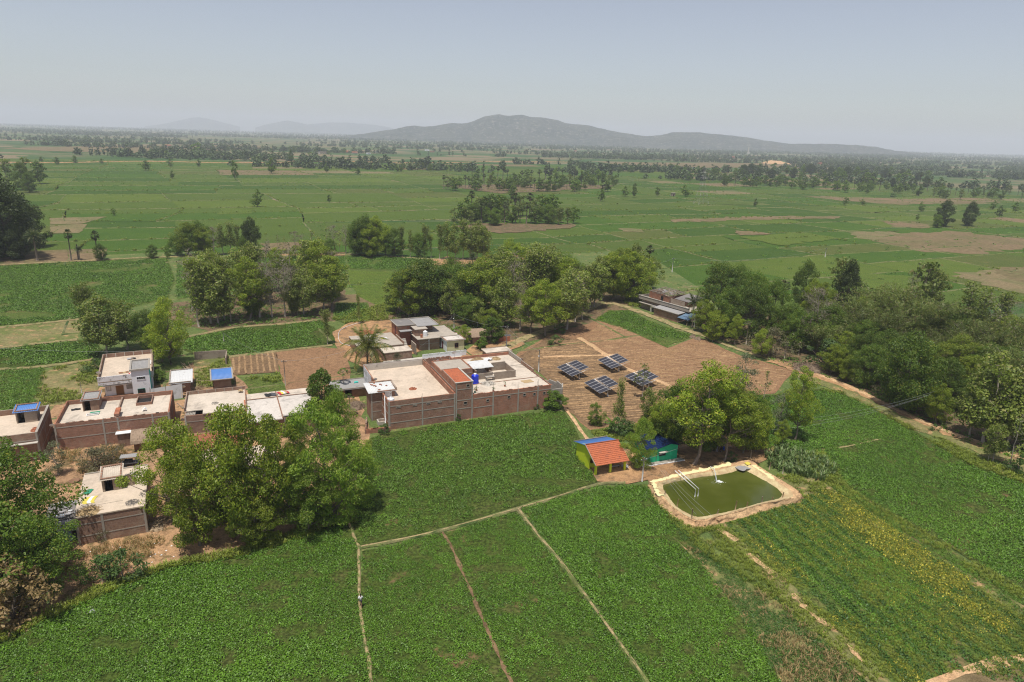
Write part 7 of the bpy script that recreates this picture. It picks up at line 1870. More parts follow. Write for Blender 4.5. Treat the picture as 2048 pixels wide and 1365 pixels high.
# -- mid groves
r5 = random.Random(31)
def grove(desc, group, x0, x1, yb0, yb1, h0, h1, n, kinds, nd, seed, slope=0.0):
    r_ = random.Random(seed); pts = []
    for i in range(n):
        x = x0 + (x1 - x0) * (i + r_.uniform(-.3, .3) + .5) / n; y = r_.uniform(yb0, yb1) + slope * (x - x0)
        pts.append((x, y))
    pts.sort()
    cnt = {}
    lst = []
    for x, y in pts:
        k = r_.choice(kinds); cnt[k] = cnt.get(k, 0) + 1; lst.append((k, x, y, cnt[k]))
    for k, x, y, c in lst:
        plant_w(k, at(x, y), r_.uniform(h0, h1) * (1.15 if k == 'palmyra' else 1), '%s %s from the left in the %s' % (ordinal(c - 1), nd.get(k, 'tree'), desc), group, None, r_.uniform(.85, 1.15))
ND = dict(midtree='dense tree', palmyra='palmyra palm', midthin='thin tree', dark='dark tree', mango='leafy tree', bamboo='bamboo clump', bare='bare tree', bush='bush')
grove('front of the mid-plain grove', 'mid-plain grove', 905, 1150, 444, 452, 9, 13, 24, ['midtree', 'midtree', 'midthin', 'palmyra', 'mango', 'midthin'], ND, 1)
grove('back of the mid-plain grove', 'mid-plain grove', 930, 1110, 432, 440, 12, 16, 16, ['midthin', 'palmyra', 'midtree', 'midthin'], ND, 2)
grove('front of the palm grove', 'palm grove', 885, 1230, 372, 384, 10, 14, 44, ['palmyra', 'palmyra', 'midtree', 'midthin', 'midtree'], ND, 3)
grove('back of the palm grove', 'palm grove', 940, 1225, 358, 368, 12, 16, 24, ['palmyra', 'midtree', 'palmyra'], ND, 4)
grove('tree strip above the left plain', 'tree strip above the left plain', 780, 935, 336, 344, 9, 12, 18, ['midtree', 'midthin'], ND, 5)
grove('front line of the pylon wood', 'wood right of the pylon', 1440, 1900, 362, 374, 10, 15, 34, ['midtree', 'midtree', 'palmyra', 'midtree'], ND, 6, .05)
grove('second line of the pylon wood', 'wood right of the pylon', 1450, 1880, 350, 362, 12, 18, 34, ['midtree', 'midtree', 'dark', 'palmyra'], ND, 7, .045)
grove('third line of the pylon wood', 'wood right of the pylon', 1480, 1860, 340, 350, 14, 20, 22, ['midtree', 'dark', 'midtree'], ND, 8, .04)
grove('clump left of the pylon top', 'clump left of the pylon top', 1370, 1450, 352, 364, 12, 17, 10, ['midtree', 'midtree', 'palmyra'], ND, 9)
grove('tree line of the far right', 'tree line of the far right', 1860, 2060, 388, 400, 9, 13, 18, ['midtree', 'midthin', 'palmyra'], ND, 10)
grove('palm line beyond the palm grove', 'palm line beyond the palm grove', 1180, 1440, 336, 346, 10, 14, 20, ['midtree', 'palmyra', 'midtree'], ND, 11, .03)
grove('scattered line at the far left', 'scattered line at the far left', 250, 700, 306, 318, 8, 14, 18, ['midtree'], ND, 12)
ND.update(broad='bushy tree', teakfull='pale tree', pondtree='forked tree')
grove('back line of the right wood', 'back line of the right wood', 1560, 2080, 655, 675, 8, 13, 16, ['bamboo', 'mango', 'broad', 'midthin', 'teakfull', 'bamboo'], ND, 41, .1)
grove('middle of the right wood', 'middle of the right wood', 1600, 2080, 700, 722, 8, 12, 15, ['mango', 'mango', 'broad', 'bamboo', 'pondtree'], ND, 42, .2)
grove('front line of the right wood', 'front line of the right wood', 1640, 2060, 728, 738, 5, 8, 13, ['mango', 'broad', 'mango', 'bush'], ND, 43, .3)

# ------------------------------------------------------------------ poles, wires, pond fittings, lamp, pylon
def pole(xb, yb, yt, label, arm=True, lean=0.0, r=.12, light=False, mat='pole_grey'):
    h = height(xb, yb, yt)
    t_ = thing('electric_pole', label, 'pole', at(xb, yb), R(24), 'electric poles in the village')
    MB().tube([(0, 0, 0), (lean, 0, h)], [r * 1.2, r * .8], 8).build('pole_shaft', MAT[mat], t_)
    if arm:
        MB().box(lean - .6, -.05, h - .45, lean + .6, .05, h - .36).build('cross_arm', MAT['metal_dark'], t_)
        for x in (-.5, 0, .5): MB().lathe([(.03, 0), (.06, .05), (.04, .12), (.001, .16)], 8, (lean + x, 0, h - .36)).build('insulator', MAT['pipe_white'], t_)
    if light:
        MB().tube([(0, 0, h * .72), (-.25, -.3, h * .74)], .03, 6).build('lamp_arm', MAT['metal_dark'], t_)
        MB().lathe([(.001, -.14), (.14, -.1), (.17, 0), (.1, .12), (.001, .14)], 10, (-.28, -.34, h * .74)).build('lamp_head', MAT['pipe_white'], t_)
    return at(xb, yb) + Vector((lean, 0, h - .3))
pA = pole(1077, 745, 700, 'grey pole with white lamp at the right side of the compound', False, light=True)
pB = pole(908, 665, 627, 'pale pole with white lamp behind the cream room', False, light=True)
pC = pole(1013, 694, 652, 'concrete pole carrying the small solar panel on the lane', True)
pD = pole(1030, 690, 668, 'thin bamboo pole beside the solar panel pole on the lane', False, r=.06, mat='wood')
pE = pole(571, 773, 720, 'wooden pole beside the grass patch of the bare garden', True, r=.09, mat='wood_grey')
pF = pole(448, 686, 664, 'thin pale pole standing in the bean field behind the sheds', False, r=.07)
pG = pole(1284, 964, 916, 'white-topped pole at the pond corner by the turquoise hut', True, r=.11)
pH = pole(164, 788, 765, 'thin pole on the dry grass left of the white house', False, r=.06)
pI = pole(735, 735, 694, 'dark pole standing among the coconut palm fronds', False, r=.08, mat='wood_grey')
pJ = pole(648, 733, 710, 'leaning stick pole in the bare garden', False, .9, .05, mat='wood')
pK = pole(1344, 545, 516, 'electric pole standing in the field left of the dark clump', True, r=.14)
pL = pole(1650, 515, 496, 'electric pole in the field above the right wood', True, r=.14)
pM = pole(1388, 655, 618, 'thin pole at the blue lean-to of the house by the wood', False, r=.07)
t_ = thing('solar_lamp', 'small blue solar panel fixed on the lane pole', 'solar lamp', at(1013, 694), R(200))
MB().box(-.75, .15, 3.4, .75, 1.15, 3.46).build('solar_panel', m_s, t_)
MB().box(-.8, .1, 3.36, .8, .15, 3.5).box(-.8, 1.15, 3.36, .8, 1.2, 3.5).box(-.8, .151, 3.36, -.75, 1.149, 3.5).box(.75, .151, 3.36, .8, 1.149, 3.5).build('panel_frame', MAT['metal'], t_)
MB().tube([(0, 0, 3.2), (0, .6, 3.38)], .04, 6).build('bracket', MAT['metal_dark'], t_)

def wire(a, b, sag, label, group='power lines', r=.018, mat='wire'):
    a, b = Vector(a), Vector(b); P = []
    for i in range(25):
        t = i / 24; p = a.lerp(b, t) - a; p.z -= sag * 4 * t * (1 - t); P.append(p)
    o = MB().tube(P, r, 4, False).build('wire', MAT[mat]); o.location = a
    return tag(o, label, 'wire', group)
wire(pF, pE, .8, 'sagging wire between the bean field pole and the wooden garden pole')
wire(pE, at(735, 735) + Vector((0, 0, 6)), .9, 'sagging wire between the garden pole and the coconut palm')
wire(pA, pC, .8, 'wire between the compound side pole and the solar panel pole')
wire(pB, pC, .8, 'wire between the cream room pole and the solar panel pole')
wire(pK, pL, 3.0, 'long wire across the field above the right wood')
wire(pK, at(1220, 580) + Vector((0, 0, 8)), 1.5, 'wire running left from the field pole to the trees')
eB = at(1840, 860) + Vector((0, 0, 7.5))
wire(pG, at(1437, 900) + Vector((0, 0, 4.0)), .4, 'wire between the pond corner pole and the pond trees')
for k, (dz, dy) in enumerate(((0, 0), (-.1, 2.2), (.1, 4.5))):
    wire(at(1480 + 10 * k, 905) + Vector((0, dy, 4.2)), eB + Vector((dy * .6, dy * .5, dz)), 1.6, ('lowest', 'middle', 'uppermost')[k] + ' of the three wires over the right field', r=.013)
for k in range(3):
    wire(at(1318 + 4 * k, 966) + Vector((0, 0, 2.4)), at(1390 + 16 * k, 1052) + Vector((0, 0, 1.9 - .1 * k)), .3, ('left', 'middle', 'right')[k] + ' of the three low wires over the pond', r=.016)
wire(pB, at(840, 742) + Vector((0, 0, 6.0)), .6, 'wire from the cream room pole to the compound courtyard')
wire(at(0, 745) + Vector((-20, 0, 7)), at(345, 742) + Vector((0, 0, 5)), 1.2, 'wire crossing in front of the white house')
# pond fence posts
pts = [(1327, 1000, 982), (1352, 1023, 998), (1382, 1050, 1018), (1432, 1035, 1027), (1469, 1026, 1002), (1491, 1023, 1004), (1523, 1012, 993), (1541, 1010, 1002), (1563, 1003, 984), (1595, 998, 981), (1501, 918, 900), (1538, 940, 925), (1565, 948, 938)]
for i, (x, y, yt) in enumerate(pts):
    h = max(1.4, height(x, y, yt))
    o = MB().tube([(0, 0, 0), (TR.uniform(-.1, .25), TR.uniform(-.1, .1), h)], [.1, .07], 6).build('fence_post', MAT['wood' if i % 3 else 'wood_grey']); o.location = at(x, y)
    tag(o, '%s wooden post round the pond, counted from its left corner along the near bank' % ordinal(i), 'post', 'fence posts round the pond')
# two intake pipes
for k in range(2):
    a = at(1350 + 7 * k, 942 - k, 1.3); b_ = at(1391.5 + 6 * k, 979 - 1.2 * k, 1.9); c = Vector((b_.x, b_.y, WZ - .3))
    o = MB().tube([Vector((0, 0, 0)), b_ - a], .06, 8).tube([b_ - a, c - a], .06, 8).build('intake_pipe', MAT['pipe_white']); o.location = a
    tag(o, ('left', 'right')[k] + ' one of two white pipes bent down into the pond', 'pipe', 'white pipes into the pond')
a = at(1421, 934, 1.3)
b_ = at(1433, 963, WZ)
o = MB().tube([(0, 0, 0), Vector((b_.x - a.x, b_.y - a.y, .5)) * .45 + Vector((0, 0, .25))], .07, 8).build('outlet_pipe', MAT['pipe_white']); o.location = a; tag(o, 'short white outlet pipe on the far bank of the pond', 'pipe')
m, t, bs, o_ = new_mat('splash'); bs.inputs['Base Color'].default_value = (.85, .87, .85, 1); bs.inputs['Roughness'].default_value = .3; MAT['splash'] = m
m_ = MB(); rr = random.Random(4)
p0 = Vector((b_.x - a.x, b_.y - a.y, .5)) * .45 + Vector((0, 0, .25)); p1 = b_ - a
for i in range(14):
    t0 = i / 14; q_ = p0.lerp(p1, t0); q_.z = p0.z + (p1.z - p0.z) * t0 ** 2 ; m_.lathe([(.001, -.16), (.07 + .03 * t0, 0), (.001, .16)], 6, tuple(q_))
for i in range(120):
    r_ = abs(rr.gauss(0, .55)); an = rr.uniform(0, 6.283); s_ = rr.uniform(.03, .09) * max(.4, 1.2 - r_)
    m_.lathe([(.001, 0), (s_ * 1.4, .01), (s_, s_ * .7), (.001, s_)], 6, (p1.x + r_ * math.cos(an) + .35, p1.y + .7 * r_ * math.sin(an) - .1, p1.z - .005 + max(0, .3 - r_) * rr.random()))
o = m_.build('water_spray', MAT['splash']); o.location = a; tag(o, 'white jet of water splashing into the pond', 'water jet'); o['kind'] = 'stuff'
# green tarp, sheets at the pond corner
cloth('grey plastic sheet at the back corner of the pond', at(1486, 936, .9), 2.2, 1.8, ['sheet_grey'], .5, 41, 'plastic_sheet', 'sheet', amp=.12)
cloth('bright yellow sheet folded at the back corner of the pond', at(1495, 929, 1.05), 1.0, .8, ['cloth_yellow'], .5, 42, 'plastic_sheet', 'sheet', amp=.5)
cloth('white plastic bag lying in the bean field at lower left', at(183, 1226), .8, .6, ['cloth_white'], .2, 43, 'plastic_bag', 'bag', amp=.5)
rr = random.Random(17)
m_ = MB()
for k in range(70):
    x, y = rr.gauss(280, 55), rr.gauss(1110, 22)
    if not (120 < x < 420): continue
    p = at(x, y); s_ = rr.uniform(.06, .14); m_.hexa([p + Vector(v) * s_ for v in ((-1, -.7, .3), (1, -.6, .3), (.9, .8, .3), (-.8, .7, .3))], [p + Vector(v) * s_ for v in ((-.8, -.7, .6), (.8, -.6, .7), (.7, .7, .9), (-.8, .6, .5))])
o = m_.build('litter', MAT['cloth_white']); tag(o, 'scattered white scraps of litter on the rubbish slope', 'litter'); o['kind'] = 'stuff'
heap('brush_pile', 'pile of bleached sticks against the front left house right wall', 'brushwood', at(308, 1055), 1.5, .7, 'wood', 72, 90, (1.8, .03), stalky=True)
heap('brush_pile', 'long heap of cut grey branches beside the wood track', 'brushwood', at(1615, 740), 4.0, 1.2, 'twig', 73, 320, (2.6, .04), stalky=True)
heap('dung_heap', 'two dark round dung mounds on the path bend, left one', 'dung heap', at(1386, 676), 1.1, 1.0, 'twig', 74, 40, (.3, .06), 'dung heaps on the path bend')
heap('dung_heap', 'two dark round dung mounds on the path bend, right one', 'dung heap', at(1396, 680), 1.1, 1.0, 'twig', 75, 40, (.3, .06), 'dung heaps on the path bend')
h_ = thing('grinding_ring', 'round clay ring on the earth behind the front left house', 'clay ring', at(149, 964))
MB().lathe([(.7, 0), (.8, .25), (.65, .3), (.5, .1), (.001, .08)], 18).build('ring_body', MAT['mud_wall'], h_)
o = MB().tube([at(1030 + 0 * k, 690) - at(1030, 690) for k in range(1)] + [Vector((4, -3, .1)), Vector((9, -2, .1))], .04, 6).build('hose', MAT['pipe_white']); o.location = at(680, 680) + Vector((0, 0, .25))
tag(o, 'pale hose lying on the earth behind the coconut palm', 'hose')
P = [at(x, y, .32) for x, y in ((737, 640), (690, 655), (677, 668), (681, 685), (700, 692))]
o.data = MB().tube([p - P[0] for p in smooth_line([np.array(p) for p in P], 6) for p in [Vector(p)]], .06, 6).build('hose', MAT['pipe_white']).data
bpy.data.objects.remove([x for x in bpy.data.objects if x.name.startswith('hose') and x is not o][0]); o.location = P[0]

# lattice pylon on the plain
pb = at(1402, 409); ph_ = height(1402, 409, 336)
t_ = thing('transmission_tower', 'grey lattice transmission tower standing on the plain', 'pylon', pb, R(15))
m_ = MB(); lv = [(0, 5.2), (.25, 3.6), (.5, 2.0), (.7, 1.2), (.85, 1.0), (1.0, .5)]
cs = ((-1, -1), (1, -1), (1, 1), (-1, 1))
for (f0, w0), (f1, w1) in zip(lv[:-1], lv[1:]):
    for i, (sx, sy) in enumerate(cs):
        a, b_ = Vector((sx * w0, sy * w0, f0 * ph_)), Vector((sx * w1, sy * w1, f1 * ph_)); m_.tube([a, b_], .09, 4)
        nx, ny = cs[(i + 1) % 4]; c, d_ = Vector((nx * w0, ny * w0, f0 * ph_)), Vector((nx * w1, ny * w1, f1 * ph_))
        m_.tube([a, d_], .045, 4); m_.tube([c, b_], .045, 4); m_.tube([b_, d_], .045, 4)
m_.build('lattice', MAT['sheet_grey'], t_)
for f, w in ((.72, 4.6), (.86, 4.0), (.98, 3.0)):
    MB().tube([(-w, 0, f * ph_), (0, 0, f * ph_ + .9), (w, 0, f * ph_)], .1, 4).tube([(-w, 0, f * ph_), (w, 0, f * ph_)], .07, 4).build('cross_arm', MAT['sheet_grey'], t_)
    for s_ in (-1, 1): MB().tube([(s_ * w, 0, f * ph_), (s_ * w, 0, f * ph_ - 1.4)], .09, 5).build('insulator', MAT['metal_dark'], t_)
h = House('pump_house', 'tiny brick pump house on the plain left of the pylon', 'hut', at(1344, 393), 20)
h.walls(0, 0, 4, 3, 0, 3.2, 'brick_grey'); h.roof(-.3, -.3, 4.3, 3.3, 3.4, 'roof_grey'); h.door(2, 0, 0, 1.2, 2.2, 'dark')
# far village houses and temple
rr = random.Random(23)
k = 0
for (x, y) in ((705, 308), (722, 306), (735, 309), (748, 307), (628, 308), (640, 308), (760, 304), (690, 306), (470, 298), (330, 294), (530, 297), (850, 302), (1075, 302), (1150, 305), (1388, 312), (1398, 314), (1450, 316), (1462, 317), (1640, 330), (1660, 333), (1700, 325), (1800, 335), (1980, 352), (860, 305), (905, 300)):
    P = at(x, y); s_ = P.length / 900.0
    h = House('far_house', '%s far hazy house of the villages on the plain, counted from the left' % ordinal(k), 'house', P, rr.uniform(-20, 40), 'far houses on the plain'); k += 1
    w, d_, hh = rr.uniform(8, 15), rr.uniform(6, 9), rr.uniform(3.2, 5)
    h.walls(0, 0, w, d_, 0, hh, rr.choice(['white_wall', 'brick_grey', 'concrete_pale', 'brick_red']), part='wall')
    m_ = MB(); rl = rr.random() < .5
    if rl: m_.hexa([(-.4, -.4, hh), (w + .4, -.4, hh), (w + .4, d_ + .4, hh), (-.4, d_ + .4, hh)], [(-.4, d_ / 2 - .1, hh + 2.2), (w + .4, d_ / 2 - .1, hh + 2.2), (w + .4, d_ / 2 + .1, hh + 2.2), (-.4, d_ / 2 + .1, hh + 2.2)])
    else: m_.box(-.3, -.3, hh + .002, w + .3, d_ + .3, hh + .3)
    m_.build('roof', MAT['tile_old' if rl else 'roof_pale'], h.t); h.window(w * .3, 0, 1, 1.2, 1.2, 'wood', 'dark', 0); h.door(w * .65, 0, 0, 1.1, 2.1, 'dark')
t_ = thing('temple', 'pale far temple tower in front of the low hills', 'temple', at(1496, 309)); hh = height(1496, 309, 293)
MB().box(-6, -5, 0, 6, 5, hh * .25).build('temple_base', MAT['concrete_pale'], t_)
MB().lathe([(4, hh * .25), (3.8, hh * .45), (2.6, hh * .75), (1.2, hh * .92), (.5, hh * .95), (.8, hh * .97), (.001, hh)], 12).build('temple_spire', MAT['concrete_pale'], t_)

# ------------------------------------------------------------------ people and motorcycles
def figure(name, label, P, rz, pose, shirt, trouser, long_leg=True, group=None, hgt=1.7, shoes='rubber'):
    """One continuous body grown over a skeleton; hair, shirt and trousers are its children."""
    k = hgt / 1.72
    J = {}
    def j(n, x, y, z, rx, ry=None): J[n] = (Vector((x, y, z)) * k, rx * k, (ry or rx) * k)
    hipL, hipR = pose['legs']
    j('pel', 0, 0, pose['pel'], .125, .10); j('waist', 0, pose['bend'] * .3, pose['pel'] + .17, .115, .085); j('chest', 0, pose['bend'] * .75, pose['pel'] + .36, .145, .10)
    j('neck0', 0, pose['bend'], pose['pel'] + .53, .07); j('neck', 0, pose['bend'] * 1.1, pose['pel'] + .60, .05); j('jaw', 0, pose['bend'] * 1.15 + .015, pose['pel'] + .67, .075, .08); j('head', 0, pose['bend'] * 1.15, pose['pel'] + .75, .08, .095); j('crown', 0, pose['bend'] * 1.15 - .01, pose['pel'] + .82, .055, .065)
    E_ = [('pel', 'waist'), ('waist', 'chest'), ('chest', 'neck0'), ('neck0', 'neck'), ('neck', 'jaw'), ('jaw', 'head'), ('head', 'crown')]
    for s_, leg, arm in ((-1, hipL, pose['arms'][0]), (1, hipR, pose['arms'][1])):
        n = 'L' if s_ < 0 else 'R'
        j('hip' + n, s_ * .095, 0, pose['pel'] - .05, .09); j('knee' + n, s_ * .10 + leg[0][0], leg[0][1], leg[0][2], .058); j('ank' + n, s_ * .10 + leg[1][0], leg[1][1], leg[1][2], .04); j('toe' + n, s_ * .11 + leg[1][0], leg[1][1] + .15, max(.03, leg[1][2] - .05), .035, .03)
        j('sh' + n, s_ * .18, pose['bend'] * .95, pose['pel'] + .47, .06); j('el' + n, s_ * .24 + arm[0][0], pose['bend'] + arm[0][1], pose['pel'] + .47 + arm[0][2], .042); j('wr' + n, s_ * .25 + arm[1][0], pose['bend'] + arm[1][1], pose['pel'] + .47 + arm[1][2], .028)
        d_ = (J['wr' + n][0] - J['el' + n][0]).normalized()
        pm = J['wr' + n][0] / k + d_ * .07; j('palm' + n, pm.x, pm.y, pm.z, .036, .02)
        E_ += [('pel', 'hip' + n), ('hip' + n, 'knee' + n), ('knee' + n, 'ank' + n), ('ank' + n, 'toe' + n), ('chest', 'sh' + n), ('sh' + n, 'el' + n), ('el' + n, 'wr' + n), ('wr' + n, 'palm' + n)]
        sd = d_.cross(Vector((s_, 0.2, 0))).normalized()
        for f, (off, ln) in enumerate(((-.03, .062), (-.01, .075), (.011, .07), (.031, .055))):
            a = pm + d_ * .025 + sd * off; b_ = a + d_ * ln * .6; c = b_ + d_ * ln * .4 + Vector((-s_ * .012, 0, 0))
            j('f%d%s' % (f, n), b_.x, b_.y, b_.z, .0095); j('t%d%s' % (f, n), c.x, c.y, c.z, .0075); E_ += [('palm' + n, 'f%d%s' % (f, n)), ('f%d%s' % (f, n), 't%d%s' % (f, n))]
        a = J['wr' + n][0] / k + d_ * .03 - sd * .04; b_ = a + d_ * .045 - sd * .012
        j('h0' + n, a.x, a.y, a.z, .011); j('h1' + n, b_.x, b_.y, b_.z, .009); E_ += [('wr' + n, 'h0' + n), ('h0' + n, 'h1' + n)]
    names_ = list(J); ix = {n: i for i, n in enumerate(names_)}
    def grow(keep, inflate, nm):
        nn = [n for n in names_ if n in keep]; ii = {n: i for i, n in enumerate(nn)}
        me = bpy.data.meshes.new(nm); me.from_pydata([tuple(J[n][0]) for n in nn], [(ii[a], ii[b]) for a, b in E_ if a in ii and b in ii], [])
        ob = bpy.data.objects.new(nm, me); COL.objects.link(ob)
        sk = ob.modifiers.new('s', 'SKIN'); sk.use_smooth_shade = True
        for n, v in zip(nn, me.skin_vertices[0].data): v.radius = (J[n][1] + inflate, J[n][2] + inflate); v.use_root = (n == nn[0])
        sb = ob.modifiers.new('u', 'SUBSURF'); sb.levels = sb.render_levels = 1
        dg = bpy.context.evaluated_depsgraph_get(); m2 = bpy.data.meshes.new_from_object(ob.evaluated_get(dg)); m2.name = nm
        bpy.data.objects.remove(ob)
        return m2
    t_ = thing(name, label, 'person', P, rz, group)
    body = grow(set(names_), 0, 'body'); body.materials.clear(); body.materials.append(MAT['skin'])
    ob = link(bpy.data.objects.new('body', body), t_)
    sh = grow({'pel', 'waist', 'chest', 'shL', 'shR', 'elL', 'elR'}, .018, 'shirt'); sh.materials.clear(); sh.materials.append(MAT[shirt]); link(bpy.data.objects.new('shirt', sh), t_)
    tr_ = grow({'pel', 'hipL', 'hipR', 'kneeL', 'kneeR'} | ({'ankL', 'ankR'} if long_leg else set()), .022, 'trousers'); tr_.materials.clear(); tr_.materials.append(MAT[trouser]); link(bpy.data.objects.new('trousers', tr_), t_)
    hd = J['head'][0]
    hm = MB(); vs = []
    for i in range(6):
        th = i / 5 * 1.7
        for q_ in range(14):
            a = 2 * math.pi * q_ / 14; front = max(0, math.sin(a))
            th2 = th * (1 - .42 * front); vs.append(hd + Vector((.098 * math.sin(th2) * math.cos(a), .112 * math.sin(th2) * math.sin(a) - .008, .125 * math.cos(th2))) * k)
    hm.add(vs, [(i * 14 + q_, i * 14 + (q_ + 1) % 14, (i + 1) * 14 + (q_ + 1) % 14, (i + 1) * 14 + q_) for i in range(5) for q_ in range(14)], True)
    hm.build('hair', MAT['hair'], t_)
    for s_ in (-1, 1):
        MB().lathe([(.001, -.012), (.011, 0), (.001, .012)], 8, tuple(hd + Vector((s_ * .032, .088, -.005)) * k)).build('eye', MAT['dark'], t_)
        MB().lathe([(.001, -.03), (.014, 0), (.001, .03)], 8, tuple(hd + Vector((s_ * .086, -.005, -.01)) * k)).build('ear', MAT['skin'], t_)
    MB().hexa([hd + Vector(v) * k for v in ((-.014, .085, -.045), (.014, .085, -.045), (.012, .118, -.038), (-.012, .118, -.038))], [hd + Vector(v) * k for v in ((-.006, .085, .005), (.006, .085, .005), (.005, .094, .002), (-.005, .094, .002))]).build('nose', MAT['skin'], t_)
    MB().box(hd.x - .022 * k, hd.y + .088 * k, hd.z - .066 * k, hd.x + .022 * k, hd.y + .094 * k, hd.z - .058 * k).build('mouth', MAT['door_maroon'], t_)
    return t_
stand = dict(pel=.93, bend=.0, legs=(((0, .02, .5), (0, -.02, .075)), ((.0, .02, .5), (.02, -.02, .075))), arms=(((-.03, -.02, -.28), (-.03, .06, -.52)), ((.03, -.02, -.28), (.03, .06, -.52))))
walk = dict(pel=.92, bend=.03, legs=(((0, .16, .52), (0, .22, .08)), ((0, .02, .49), (0, -.26, .12))), arms=(((-.04, -.12, -.26), (-.03, -.08, -.50)), ((.04, .08, -.27), (.02, .22, -.47))))
reach = dict(pel=.93, bend=.05, legs=(((0, .02, .5), (0, -.02, .075)), ((.03, .05, .5), (.06, .02, .075))), arms=(((-.02, .14, -.22), (.04, .38, -.26)), ((.02, .12, -.24), (-.02, .36, -.22))))
figure('person', 'person in a white top and dark shorts walking on the footpath', tuple(at(722, 1217)[:2]) + (.3,), R(4), walk, 'cloth_white', 'cloth_dark', False)
PG = 'people round the motorcycles under the pond trees'
figure('person', 'person in a light grey shirt and grey trousers beside the motorcycle', at(1433, 906), R(-15), reach, 'cloth_lilac', 'cloth_grey', True, PG)
figure('person', 'person in a lilac shirt and black trousers, left one by the motorcycle', at(1428, 904), R(-50), stand, 'cloth_lilac', 'cloth_dark', True, PG)
figure('person', 'person in a dark red top standing behind the motorcycle', at(1435, 897), R(170), reach, 'cloth_red', 'cloth_dark', True, PG)
figure('person', 'person in dark blue standing right of the motorcycles', at(1447, 903), R(120), stand, 'cloth_dark', 'cloth_blue', True, PG)
def motorcycle(label, P, rz, tank):
    t_ = thing('motorcycle', label, 'motorcycle', P, rz, 'motorcycles under the pond trees')
    def torus(c, Rr, r, n=22, m=8):
        vs = []
        for i in range(n):
            a = 2 * math.pi * i / n
            for q_ in range(m):
                b_ = 2 * math.pi * q_ / m; rad = Rr + r * math.cos(b_); vs.append((c[0] + rad * math.cos(a), c[1] + r * math.sin(b_), c[2] + rad * math.sin(a)))
        return vs, [(i * m + q_, ((i + 1) % n) * m + q_, ((i + 1) % n) * m + (q_ + 1) % m, i * m + (q_ + 1) % m) for i in range(n) for q_ in range(m)]
    for x in (-.62, .64):
        w = MB().add(*torus((x, 0, .3), .245, .055), True).build('tyre', MAT['rubber'], t_)
        m_ = MB().add(*torus((x, 0, .3), .19, .018), True).tube([(x, -.06, .3), (x, .06, .3)], .05, 8)
        for q_ in range(5): a = q_ * 1.2566; m_.tube([(x, 0, .3), (x + .19 * math.cos(a), 0, .3 + .19 * math.sin(a))], .014, 4)
        m_.build('rim', MAT['metal'], w)
    MB().tube([(-.62, .08, .3), (-.2, .09, .42), (.35, .05, .85)], .025, 6).tube([(-.62, -.08, .3), (-.2, -.09, .42), (.35, -.05, .85)], .025, 6).build('frame', MAT['metal_dark'], t_)
    MB().tube([(.64, .07, .3), (.4, .07, .95)], .025, 6).tube([(.64, -.07, .3), (.4, -.07, .95)], .025, 6).build('fork', MAT['metal'], t_)
    MB().lathe([(.001, -.17), (.12, -.13), (.16, 0), (.13, .12), (.001, .16)], 10, (-.02, 0, .42)).build('engine', MAT['metal_dark'], t_)
    MB().hexa([(-.1, -.1, .68), (.32, -.12, .72), (.32, .12, .72), (-.1, .1, .68)], [(-.1, -.08, .84), (.3, -.1, .93), (.3, .1, .93), (-.1, .08, .84)]).build('fuel_tank', MAT[tank], t_)
    MB().hexa([(-.8, -.1, .72), (-.12, -.12, .68), (-.12, .12, .68), (-.8, .1, .72)], [(-.82, -.09, .83), (-.12, -.1, .79), (-.12, .1, .79), (-.82, .09, .83)]).build('saddle', MAT['cloth_black'], t_)
    MB().tube([(.3, -.36, 1.0), (.4, -.12, .98), (.4, .12, .98), (.3, .36, 1.0)], .02, 6).build('handlebar', MAT['metal'], t_)
    MB().lathe([(.001, -.1), (.09, -.06), (.1, .05), (.001, .06)], 10, (.52, 0, .86)).build('headlight', MAT['pipe_white'], t_)
    MB().tube([(-.1, -.13, .3), (-.75, -.15, .36)], .045, 8).build('exhaust', MAT['metal'], t_)
    MB().tube([(-.9, 0, .55), (-.62, 0, .66), (-.4, 0, .58)], [.06, .08, .06], 6).build('mudguard', MAT[tank], t_)
motorcycle('red motorcycle standing in front of the group under the trees', at(1440, 903), R(75), 'red_paint')
motorcycle('dark motorcycle behind the red one under the trees', at(1443, 899), R(60), 'metal_dark')

